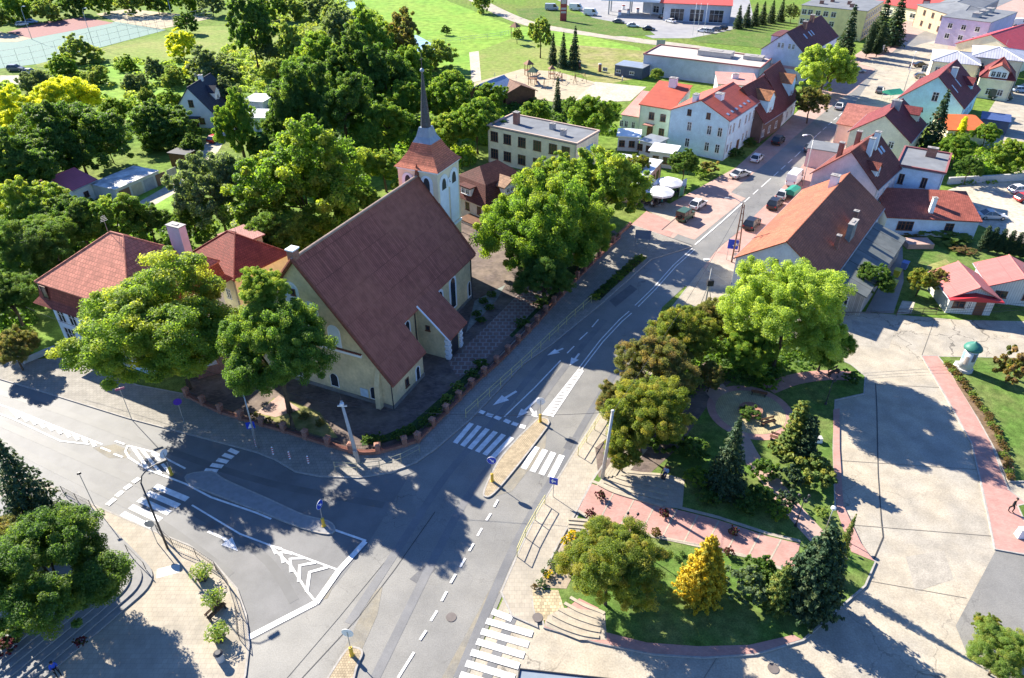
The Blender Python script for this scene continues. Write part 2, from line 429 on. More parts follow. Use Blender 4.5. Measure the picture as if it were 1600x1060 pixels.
for tr in ([(760, 1060), (842, 870), (905, 740), (985, 600), (1050, 500)], [(716, 1060), (806, 850), (874, 730), (955, 592), (1030, 490)], [(586, 1060), (690, 850), (742, 760), (800, 690), (870, 590), (945, 500)], [(545, 975), (640, 830), (700, 740), (770, 660), (840, 575), (915, 490)]):
    ground('wheel_track', None, 0.025, LANE, world_pts=strip(smooth(W(tr), 5, False), 0.75, 0))
for tr in ([(-50, 640), (100, 705), (250, 772), (400, 860), (460, 940)], [(-50, 665), (90, 735), (240, 812), (360, 900)], [(-50, 598), (100, 645), (250, 700), (420, 755), (600, 790)]):
    ground('wheel_track', None, 0.027, mat('left_wheel_track', (0.135, 0.134, 0.13), 0.58, 0.1, 0.4, 0.2), world_pts=strip(smooth(W(tr), 5, False), 0.8, 0))
ground('asphalt_patch', [(952, 470), (985, 445), (996, 452), (962, 480)], 0.027, PATCH); ground('asphalt_patch', [(640, 905), (668, 880), (682, 888), (656, 915)], 0.023, PATCH); ground('asphalt_patch', [(880, 700), (890, 682), (900, 686), (892, 704)], 0.027, PATCH)
ground('concrete_patch', [(1415, 870), (1475, 860), (1490, 905), (1430, 925)], 0.014, mat('patched_concrete', (0.32, 0.29, 0.24), 0.85, 0.15, 1.0, fine=(8, 0.15))); ground('concrete_patch', [(1330, 500), (1400, 512), (1388, 545), (1336, 540)], 0.014, MATS['patched_concrete'])
for jt in ([(1312, 720), (1538, 735)], [(1322, 820), (1550, 838)], [(1345, 600), (1470, 606)], [(1340, 905), (1510, 935)], [(1460, 500), (1440, 556)], [(1100, 1060), (1120, 1028)]): joint(jt, 0.05, 0.031, mat('pale_joint', (0.18, 0.16, 0.13), 0.8, 0.1))
# --- pavements (raised)
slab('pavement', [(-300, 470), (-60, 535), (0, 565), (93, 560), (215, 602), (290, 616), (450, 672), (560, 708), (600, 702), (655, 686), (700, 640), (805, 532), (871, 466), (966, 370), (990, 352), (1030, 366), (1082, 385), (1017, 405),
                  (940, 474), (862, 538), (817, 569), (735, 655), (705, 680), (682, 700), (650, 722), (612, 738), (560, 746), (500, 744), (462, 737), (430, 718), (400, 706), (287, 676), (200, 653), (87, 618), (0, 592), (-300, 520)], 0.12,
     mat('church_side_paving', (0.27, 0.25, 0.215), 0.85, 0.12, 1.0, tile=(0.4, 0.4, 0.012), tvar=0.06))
slab('pavement', [(783, 925), (808, 868), (845, 790), (900, 702), (940, 640), (1000, 552), (1050, 480), (1098, 418), (1150, 452), (1100, 500), (1010, 610), (958, 700), (925, 752), (900, 800), (872, 850), (845, 905), (832, 940), (840, 980), (800, 962)], 0.12, PAVE)
slab('plaza', [(-300, 640), (0, 730), (60, 748), (95, 767), (162, 796), (235, 828), (295, 852), (335, 880), (370, 920), (384, 960), (389, 1005), (383, 1055), (360, 1140), (-300, 1140)], 0.12, PAVE)
slab('traffic_island', [(292, 742), (330, 737), (352, 750), (420, 780), (475, 805), (512, 814), (523, 826), (512, 834), (470, 824), (400, 797), (330, 770), (296, 756)], 0.14, mat('island_asphalt', (0.25, 0.25, 0.25), 0.8, 0.1, 2.0), sm=3)
slab('traffic_island', [(844, 653), (858, 660), (836, 692), (800, 738), (772, 770), (759, 776), (757, 765), (778, 722), (804, 690), (826, 668)], 0.14, COBBLE, sm=3)
slab('traffic_island', [(541, 1016), (556, 1012), (566, 1020), (556, 1045), (530, 1130), (470, 1130), (512, 1060)], 0.14, COBBLE, sm=3)

# --- churchyard
slab('churchyard', [(292, 612), (339, 640), (389, 655), (448, 672), (505, 688), (564, 704), (600, 699), (652, 684), (700, 637), (805, 529), (871, 463), (966, 365), (930, 340), (760, 330), (560, 400), (330, 480)], 0.16, YARD, kerb=False)
ground('churchyard_lawn', [(400, 645), (428, 622), (460, 628), (500, 645), (528, 684), (505, 684), (448, 668)], 0.17, mat('yard_lawn', (0.19, 0.2, 0.06), 0.95, 0.25, 1.0, blotch=(0.3, 0.24, 0.12), bscale=0.5, bamt=0.6))
ground('churchyard_path', [(400, 645), (436, 618), (470, 640), (430, 652)], 0.18, PINK2)
ground('churchyard_bed', [(565, 697), (600, 692), (648, 678), (697, 632), (760, 568), (752, 562), (690, 620), (640, 664), (600, 680), (566, 688)], 0.17, mat('bed_green', (0.03, 0.06, 0.015), 0.95, 0.4, 3.0))
ground('churchyard_bed', [(800, 528), (870, 458), (962, 366), (950, 360), (858, 446), (785, 512)], 0.17, mat('bed_green', (0.03, 0.06, 0.015)))
ground('churchyard_path', [(700, 566), (725, 543), (770, 500), (850, 420), (880, 440), (800, 520), (745, 575), (715, 590)], 0.18, YARDX)
ground('churchyard_gravel', [(742, 470), (790, 445), (775, 470), (728, 520)], 0.175, mat('grey_gravel', (0.2, 0.22, 0.2), 0.95, 0.25, 2.0))
ground('planting_strip', [(925, 462), (960, 430), (1000, 398), (1012, 402), (990, 420), (937, 470)], 0.135, mat('hedge_soil', (0.06, 0.075, 0.03), 0.95, 0.4, 3.0))

# --- town paving patches along the street
ground('pavement_patch', [(985, 352), (1010, 330), (1060, 352), (1035, 385)], 0.03, PINK)
ground('pavement_patch', [(1000, 318), (1020, 308), (1075, 330), (1058, 350), (1012, 330)], 0.032, PAVE)
ground('parking_bay', [(1036, 358), (1060, 335), (1085, 345), (1140, 300), (1165, 310), (1085, 375)], 0.034, PINK2)
ground('parking_bay', [(1120, 395), (1205, 312), (1262, 250), (1290, 265), (1240, 310), (1150, 400)], 0.03, PINK)
joint([(985, 352), (1030, 366), (1082, 384)], 0.15, 0.05)
joint([(1034, 360), (1060, 338)], 0.15, 0.05)

# --- the park between the streets
PARK = [(925, 752), (960, 700), (1000, 630), (1050, 560), (1110, 500), (1180, 500), (1330, 570), (1352, 588), (1350, 615), (1305, 625), (1302, 700), (1305, 790), (1330, 850), (1368, 878), (1352, 915), (1300, 960), (1255, 1000),
        (1180, 1022), (1100, 1027), (1020, 1022), (930, 1003), (850, 980), (842, 940), (850, 905), (880, 850), (905, 800)]
slab('park_lawn', PARK, 0.14, LAWN)
ground('park_walk', [(903, 798), (925, 756), (970, 772), (1040, 792), (1120, 812), (1200, 838), (1250, 850), (1240, 895), (1160, 868), (1060, 846), (980, 830), (930, 818)], 0.16, PINK)
for i in range(9):
    t = i / 8
    a = (960 + 260 * t, 769 + 76 * t); b = (935 + 265 * t, 818 + 64 * t)
    joint([a, b], 0.14, 0.172, PAVE)
joint([(925, 754), (970, 770), (1040, 790), (1120, 810), (1200, 836), (1250, 848)], 0.35, 0.175, PAVE)
joint([(903, 800), (930, 820), (980, 832), (1060, 848), (1160, 870), (1238, 896)], 0.35, 0.175, PAVE)
ground('park_walk', [(930, 700), (985, 655), (1040, 610), (1110, 560), (1150, 590), (1115, 620), (1060, 700), (1010, 745), (955, 755), (935, 745)], 0.15, YARD)
cc = P(1172, 645)
def ring(c, r0, r1, z, n=40): return [(c.x + r1 * math.cos(2 * math.pi * k / n), c.y + r1 * math.sin(2 * math.pi * k / n)) for k in range(n)]
ground('park_circle', None, 0.155, PINK, world_pts=ring(cc, 0, 4.6, 0))
ground('park_circle', None, 0.17, mat('yellow_paving', (0.42, 0.36, 0.2), 0.85, 0.1, 1.0, tile=(0.2, 0.2, 0.02), tvar=0.1), world_pts=ring(cc, 0, 3.7, 0))
ground('park_path', [(1100, 610), (1130, 600), (1150, 625), (1125, 640)], 0.16, PINK2)
ground('park_path', None, 0.16, PINK2, world_pts=strip(smooth(W([(1150, 672), (1172, 715), (1205, 755), (1240, 800), (1285, 850), (1310, 880)]), 4, False), 1.9, 0))
ground('park_path', None, 0.16, PINK, world_pts=strip(smooth(W([(1200, 610), (1240, 595), (1290, 588), (1335, 590)]), 4, False), 1.9, 0))
ground('park_edge_paving', [(1302, 640), (1312, 638), (1312, 700), (1318, 790), (1345, 848), (1366, 877), (1330, 862), (1308, 800), (1302, 720)], 0.165, PINK)
ground('park_edge_paving', [(850, 980), (930, 1003), (1020, 1021), (1100, 1026), (1180, 1021), (1252, 999), (1240, 992), (1170, 1008), (1090, 1010), (1010, 1004), (935, 985), (880, 972), (852, 968)], 0.165, PINK)
ground('park_edge_paving', [(880, 955), (905, 935), (935, 950), (948, 985), (915, 975)], 0.16, PINK)
ground('planting_bed', [(872, 862), (900, 822), (960, 835), (905, 880), (885, 920), (838, 918), (850, 895)], 0.155, mat('bed_stones', (0.3, 0.24, 0.17), 0.95, 0.2, 4.0))
ground('corner_paving', [(832, 922), (872, 922), (884, 958), (855, 968), (842, 972), (834, 950)], 0.158, mat('yellow_slabs', (0.42, 0.34, 0.21), 0.85, 0.12, 1.5, tile=(0.3, 0.3, 0.02)))

# steps of the park corners (low curved stone rows)
ground('step_base', [(930, 762), (945, 740), (985, 700), (1012, 702), (985, 735), (1070, 748), (1066, 795), (1000, 790), (955, 778)], 0.152, PAVE)
ground('step_base', [(850, 978), (856, 962), (880, 950), (945, 955), (948, 1000), (905, 1000)], 0.17, PAVE)
ground('step_base', [(884, 808), (955, 820), (966, 842), (888, 832)], 0.165, PAVE)
def arc_rows(name, pts_list, z, m, w=0.28, h=0.12):
    for k, pts in enumerate(pts_list):
        path = smooth(W(pts, z), 4, False)
        poly = strip(path, w, 0)
        structure(MB().prism(poly, 0.1, z + h - 0.01 * k).build(name, m))
STEP = mat('step_stone', (0.37, 0.32, 0.24), 0.85, 0.12, 2.0)
arc_rows('park_step', [[(935 + 9 * k, 758 - 4 * k), (960 + 8 * k, 770 - 6 * k), (1000 + 6 * k, 782 - 8 * k), (1036 + 4 * k, 792 - 9 * k)] for k in range(6)], 0.14, STEP)
arc_rows('park_step', [[(941 + 6 * k, 748 - k), (958 + 6 * k, 722 - k), (968 + 6 * k, 708 - k)] for k in range(4)], 0.14, STEP)
arc_rows('park_step', [[(855 + 9 * k, 970 - 9 * k), (880 + 8 * k, 982 - 9 * k), (910 + 7 * k, 992 - 9 * k), (936 + 2 * k, 996 - 9 * k)] for k in range(5)], 0.14, STEP)
arc_rows('park_step', [[(888, 812 + 6 * k), (920, 815 + 6 * k), (950, 823 + 6 * k)] for k in range(3)], 0.14, STEP)

# plaza steps, bottom left: stacked slabs with a rounded corner
STAIR = mat('stair_stone', (0.24, 0.235, 0.225), 0.8, 0.1, 1.5)
c0 = P(258, 905); da = (P(60, 1075) - c0).normalized(); db = (P(160, 805) - c0).normalized()
bis = (da + db).normalized()
half = math.acos(max(-1, min(1, da.dot(db)))) / 2
for k in range(7):
    off = 0.2 + 0.62 * k; z = 0.12 + 0.13 * (k + 1)
    apex = c0 + bis * (off / math.sin(half)); r = 2.2
    a = apex + da * r; b = apex + db * r
    pts = [a + da * 34]
    for i in range(9):
        t = i / 8; pts.append((a * (1 - t) ** 2 + apex * 2 * t * (1 - t) + b * t * t))
    pts += [b + db * 14, b + db * 14 + da * 34]
    structure(MB().prism([(p.x, p.y) for p in pts], 0.0, z).build('stair', STAIR))

# right side: pink pavement, flower bed and lawn
slab('pavement', [(1440, 556), (1466, 556), (1490, 590), (1520, 640), (1548, 690), (1566, 740), (1576, 765), (1620, 800), (1640, 868), (1600, 866), (1555, 858), (1543, 800), (1532, 750), (1518, 692), (1478, 620)], 0.12, PINK)
slab('lawn_right', [(1466, 557), (1720, 562), (1760, 760), (1640, 752), (1578, 752), (1566, 730), (1548, 686), (1520, 636), (1492, 588)], 0.14, LAWN)
ground('flower_bed', [(1478, 566), (1492, 578), (1530, 635), (1560, 680), (1586, 735), (1586, 752), (1574, 750), (1560, 710), (1530, 656), (1495, 600)], 0.155, SOIL)
slab('lawn_right', [(1590, 790), (1680, 770), (1720, 900), (1625, 868)], 0.13, LAWN)

# garden behind the street on the right
slab('garden_lawn', [(1405, 400), (1440, 372), (1540, 380), (1640, 400), (1640, 470), (1560, 490), (1420, 492), (1400, 492), (1408, 440)], 0.05, LAWN, kerb=False)
ground('garden_soil', [(1448, 415), (1478, 405), (1492, 418), (1480, 436), (1450, 440)], 0.06, DRYGRASS)
ground('drive', [(1352, 488), (1410, 380), (1412, 440), (1396, 490)], 0.062, ASPH)
ground('garden_path', [(1400, 492), (1410, 470), (1430, 472), (1424, 490)], 0.065, GRAVEL)
ground('garden_meadow', [(380, 0), (470, 0), (450, 60), (420, 110), (390, 130), (380, 60)], 0.001, PALE)
ground('garden_meadow', [(150, 100), (300, 96), (290, 150), (200, 150), (150, 160)], 0.001, MEADOW)
# lane by the allotments
ground('lane', None, 0.01, GRAVEL, world_pts=strip(smooth(W([(180, 345), (235, 315), (290, 280), (325, 240), (345, 215), (400, 195)]), 4, False), 3.6, 0))
ground('garden_lawn', [(205, 295), (245, 285), (300, 250), (330, 300), (280, 340), (215, 345)], 0.002, MEADOW)
ground('garden_lawn', [(180, 150), (290, 150), (300, 180), (200, 195)], 0.002, MEADOW)
ground('garden_lawn', [(400, 165), (470, 170), (470, 215), (400, 215)], 0.002, MEADOW)
ground('lane', [(0, 118), (40, 118), (40, 132), (0, 132)], 0.01, GRAVEL)

# ================================================================ ROAD MARKINGS
_lc = [0]
def lz():
    _lc[0] = (_lc[0] + 5) % 13
    return 0.042 + 0.003 * _lc[0]
def lines(name, segs, w, z=0.042, dash=None):
    mb = MB()
    for si, sg in enumerate(segs):
        z = lz()
        path = [Vector((p[0], p[1])) for p in W(sg)]
        if dash:
            pts = path; on, off = dash
            for a, b in zip(pts[:-1], pts[1:]):
                L = (b - a).length; d = (b - a).normalized(); t = 0
                while t < L:
                    e = min(t + on, L); p = strip([a + d * t, a + d * e], w, 0); mb.sheet(p, z); t += on + off
        else: mb.sheet(strip(path, w, 0), z)
    o = structure(mb.build(name, PAINT, fix=False)); return o
# centre line of the main street
lines('centre_line', [[(622, 1060), (647, 1020)], [(656, 1001), (666, 986)], [(673, 971), (683, 955)], [(690, 940), (698, 925)], [(704, 912), (712, 898)],
                      [(719, 887), (727, 873)], [(733, 862), (740, 850)], [(746, 838), (753, 826)], [(760, 814), (767, 803)], [(772, 793), (778, 782)]], 0.2, z=0.046)
lines('solid_line', [[(905, 575), (938, 532), (968, 500), (983, 487)], [(909, 578), (942, 535), (972, 503), (987, 490)]], 0.14)
lines('solid_line', [[(992, 478), (1020, 451), (1052, 415), (1082, 388)], [(997, 480), (1024, 453), (1056, 417), (1085, 391)]], 0.13)
lines('centre_line', [[(1086, 383), (1128, 347), (1160, 318)]], 0.22)
lines('centre_line', [[(1163, 316), (1197, 286), (1245, 243), (1277, 211), (1332, 163)]], 0.16, dash=(2.6, 1.6))
lines('lane_line', [[(788, 652), (836, 606), (876, 564)]], 0.16)
lines('lane_line', [[(886, 553), (897, 542)], [(905, 532), (918, 520)], [(925, 512), (935, 500)]], 0.16)
lines('stop_line', [[(749, 643), (757, 646)], [(760, 648), (770, 651)], [(773, 652), (782, 656)], [(788, 657), (797, 661)], [(800, 662), (809, 665)], [(812, 666), (821, 668)]], 0.55)
# ladder-hatched line by the island
a0, a1, b0, b1 = P(848, 648), P(905, 577), P(863, 652), P(911, 580)
mb = MB(); mb.sheet(strip([a0, a1], 0.18, 0), 0.04); mb.sheet(strip([b0, b1], 0.18, 0), 0.041)
for i in range(17):
    t = i / 16; p = a0.lerp(a1, t * 0.97); q = b0.lerp(b1, min(1, t * 0.97 + 0.035))
    mb.sheet(strip([p, q], 0.36, 0), 0.0405 + 0.0006)
structure(mb.build('hatched_line', PAINT, fix=False))
def zebra(name, a, b, a2, b2, n, w=0.5):
    """n stripes between edge a-b (starts) and edge a2-b2 (ends)"""
    A, B, A2, B2 = P(*a), P(*b), P(*a2), P(*b2); mb = MB()
    for i in range(n):
        t = i / (n - 1); mb.sheet(strip([A.lerp(B, t), A2.lerp(B2, t)], w, 0), 0.044)
    structure(mb.build(name, PAINT, fix=False))
zebra('crosswalk', (711, 693), (769, 716), (737, 662), (800, 684), 6, 0.55)
zebra('crosswalk', (818, 733), (860, 747), (839, 699), (878, 712), 4, 0.6)
lines('crosswalk', [[(769, 956), (800, 968)], [(760, 971), (832, 992)], [(752, 987), (826, 1008)], [(745, 1003), (819, 1025)], [(736, 1020), (811, 1042)], [(728, 1037), (804, 1060)], [(719, 1055), (798, 1080)]], 0.55, z=0.05)
zebra('crosswalk', (191, 803), (243, 760), (236, 825), (293, 781), 5, 0.6)
zebra('crosswalk', (320, 735), (358, 703), (340, 737), (372, 709), 5, 0.5)
# left road
lines('edge_line', [[(-60, 612), (20, 640), (100, 672), (160, 695)], [(-60, 625), (20, 655), (95, 690), (140, 695)]], 0.16)
lines('hatching', [[(18 + 14 * i, 640 + 5.6 * i), (30 + 13.2 * i, 654 + 4.9 * i)] for i in range(10)], 0.34, z=0.046)
lines('edge_line', [[(200, 697), (196, 706), (202, 716), (232, 735), (290, 757), (330, 778), (400, 802), (424, 850 - 38)], [(200, 697), (240, 707), (290, 733)]], 0.2)
lines('hatching', [[(208, 700), (232, 734)], [(222, 704), (252, 741)], [(238, 708), (268, 742)]], 0.3, z=0.046)
lines('lane_line', [[(180, 690), (195, 695)], [(158, 700), (173, 706)], [(178, 710), (192, 715)]], 0.2)
lines('stop_line', [[(168, 790), (180, 780)], [(182, 776), (192, 768)], [(195, 765), (205, 758)], [(208, 755), (218, 748)]], 0.5)
lines('edge_line', [[(300, 790), (330, 808), (375, 835), (420, 852), (470, 870), (530, 892)], [(420, 851), (455, 885), (480, 925), (494, 942)]], 0.17)
lines('edge_line', [[(325, 831), (350, 842)], [(523, 829), (572, 846)]], 0.22)
lines('stop_line', [[(571, 847), (530, 892), (494, 943)], [(494, 942), (440, 970), (388, 997)]], 0.5, z=0.047)
chev = []
for i in range(5):
    t = 0.18 + i * 0.17
    l0 = P(420, 851).lerp(P(490, 938), t); r0 = P(420, 851).lerp(P(528, 893), t); tipp = P(420, 851).lerp(P(509, 912), max(0, t - 0.13))
    chev.append((l0, tipp, r0))
mb = MB()
for ci, (l0, tp, r0) in enumerate(chev): mb.sheet(strip([l0, tp, r0], 0.3, 0), 0.05 + ci * 0.003)
structure(mb.build('chevron_hatching', PAINT, fix=False))
# lane arrows
def arrow(px, tip, kind='straight', s=1.0, z=0.044):
    a = P(*px); b = P(*tip); d = (b - a).normalized(); nn = Vector((-d.y, d.x, 0)); L = (b - a).length
    mb = MB(); hd = 1.6 * s
    mb.sheet([a + nn * .13 * s, a - nn * .13 * s, a + d * (L - hd) - nn * .13 * s, a + d * (L - hd) + nn * .13 * s], z)
    c = a + d * (L - hd)
    mb.sheet([c + nn * .5 * s, c - nn * .5 * s, b], z + 0.001)
    if kind != 'straight':
        sg = 1 if kind == 'left' else -1
        m0 = a + d * L * 0.45
        e = m0 + nn * sg * 1.0 * s + d * 0.6
        mb.sheet([m0 + d * .15, m0 - d * .15, e - d * .15, e + d * .15][::1], z + 0.002)
        mb.sheet([e - d * .55, e + d * .55, e + nn * sg * .8 * s + d * .35], z + 0.003)
    structure(mb.build('lane_arrow', PAINT, fix=True))
arrow((807, 612), (770, 634), 'straight', 1.2)
arrow((842, 622), (807, 654), 'left')
arrow((350, 842), (372, 862), 'straight', 1.1)
arrow((880, 545), (855, 556), 'straight')
arrow((905, 553), (890, 572), 'straight')
arrow((1322, 195), (1316, 210), 'left', 1.2)
lines('lane_line', [[(1085, 438), (1098, 420)]], 0.3)
# manholes
IRON = mat('iron_cover', (0.14, 0.12, 0.11), 0.7, 0.1)
for px in [(840, 967), (1208, 1045), (1150, 398), (330, 820), (705, 965)]:
    p = P(*px); structure(MB().sheet(ring(p, 0, 0.42, 0, 16), 0.19 if px[0] in (840,) else 0.05).build('manhole_cover', IRON))
# ================================================================ BUILDINGS
def wallmat(name, col, **k):
    col = tuple(min(0.82, c * 1.3) for c in col)
    return mat(name, col, 0.9, 0.07, 0.8, 0.2, blotch=tuple(c * 0.8 for c in col), bscale=0.5, bamt=0.4, fine=(5, 0.06), **k)
def tilemat(name, col, size=(0.3, 0.36), **k):
    return mat(name, col, 0.75, 0.14, 1.2, 0.25, tile=(size[0], size[1], 0.035), tvar=0.18, mortar=tuple(c * 0.5 for c in col), bump=0.5, blotch=k.pop('blotch', tuple(c * 0.6 for c in col)), bscale=k.pop('bscale', 0.35), bamt=k.pop('bamt', 0.45), **k)
GLASS = mat('window_glass', (0.03, 0.035, 0.045), 0.12, 0.0, 1, 0.6)
FRAMEW = mat('window_frame_white', (0.72, 0.71, 0.68), 0.5, 0.05)
FRAMEB = mat('window_frame_brown', (0.16, 0.07, 0.04), 0.6, 0.1)
DARK = mat('dark_metal', (0.04, 0.04, 0.045), 0.5, 0.1)
ZINC = mat('zinc_sheet', (0.33, 0.35, 0.37), 0.4, 0.12, 0.8, 0.5, metal=0.4)
WHITE = mat('white_render', (0.78, 0.78, 0.77), 0.85, 0.06, 0.8, 0.2)
WOOD = mat('brown_wood', (0.13, 0.065, 0.035), 0.7, 0.2, 2.0)
BRICK = mat('red_brick', (0.30, 0.10, 0.055), 0.9, 0.15, 1.5, 0.15, tile=(0.25, 0.075, 0.012), tvar=0.2, mortar=(0.3, 0.26, 0.22))
CREAM = wallmat('cream_wall', (0.62, 0.53, 0.34))
SILL = mat('sill', (0.3, 0.28, 0.26), 0.7, 0.1)
_wcache = {}
def window_meshes(w, h, fm, style):
    key = (round(w, 2), round(h, 2), fm.name, style)
    if key in _wcache: return _wcache[key]
    f = MB(); t = 0.09
    if style == 'arch':
        seg = 8; pts = [(-w / 2, 0), (w / 2, 0)] + [(w / 2 * math.cos(math.pi * i / seg), h - w / 2 + w / 2 * math.sin(math.pi * i / seg)) for i in range(seg + 1)]
        inn = [(x * (1 - 0.3 / w * 2), 0.1 + (z * (1 - 0.25 / h))) for x, z in pts]
        n = len(pts)
        for i in range(n):
            a, b, c2, d2 = pts[i], pts[(i + 1) % n], inn[(i + 1) % n], inn[i]
            f.add([(a[0], -.06, a[1]), (b[0], -.06, b[1]), (c2[0], -.06, c2[1]), (d2[0], -.06, d2[1]), (a[0], 0, a[1]), (b[0], 0, b[1]), (c2[0], 0, c2[1]), (d2[0], 0, d2[1])],
                  [(0, 1, 2, 3), (0, 4, 5, 1), (2, 6, 7, 3)])
        g = MB(); g.add([(x, -.02, z) for x, z in inn], [tuple(range(len(inn)))])
    else:
        f.box((-w / 2 + t / 2, -.03, h / 2), (t, .07, h)).box((w / 2 - t / 2, -.03, h / 2), (t, .07, h))
        f.box((0, -.03, h - t / 2), (w - 2 * t, .068, t)).box((0, -.03, t / 2), (w - 2 * t, .068, t))
        nm = {'single': 0, 'double': 1, 'triple': 2, 'dark': 0}.get(style, 1)
        for i in range(nm): f.box((-w / 2 + w * (i + 1) / (nm + 1), -.028, h / 2), (t * .9, .06, h - 2 * t))
        if nm: f.box((0, -.022, h * .66), (w - 2 * t, .045, t * .6))
        f.box((0, -.07, -.04), (w + .16, .16, .06))
        g = MB(); g.add([(-w / 2 + .04, -.015, .04), (w / 2 - .04, -.015, .04), (w / 2 - .04, -.015, h - .04), (-w / 2 + .04, -.015, h - .04)], [(0, 1, 2, 3)])
    fo = f.build('window', fm, fix=True); go = g.build('pane', GLASS, fo, fix=False)
    _wcache[key] = [fo.data, go.data]
    bpy.data.objects.remove(go); bpy.data.objects.remove(fo)
    return _wcache[key]
def window(parent, pos, ang, w, h, fm=None, style='double', name='window'):
    """ang: direction (local) of the wall run; the wall's outside is to its right"""
    fd, gd = window_meshes(w, h, fm or FRAMEW, style)
    o = bpy.data.objects.new(name, fd); C.objects.link(o); o.parent = parent; o.location = pos; o.rotation_euler = (0, 0, ang)
    p = bpy.data.objects.new('pane', gd); C.objects.link(p); p.parent = o
    return o
def door(parent, pos, ang, w=1.0, h=2.1, m=None):
    o = MB().box((0, -.03, h / 2), (w, .08, h)).box((0, -.075, h * .7), (w * .6, .02, h * .35)).build('door', m or WOOD, parent); o.location = pos; o.rotation_euler = (0, 0, ang)
    MB().box((w * .35, -.11, 1.0), (.12, .05, .04)).build('handle', DARK, o)
    return o

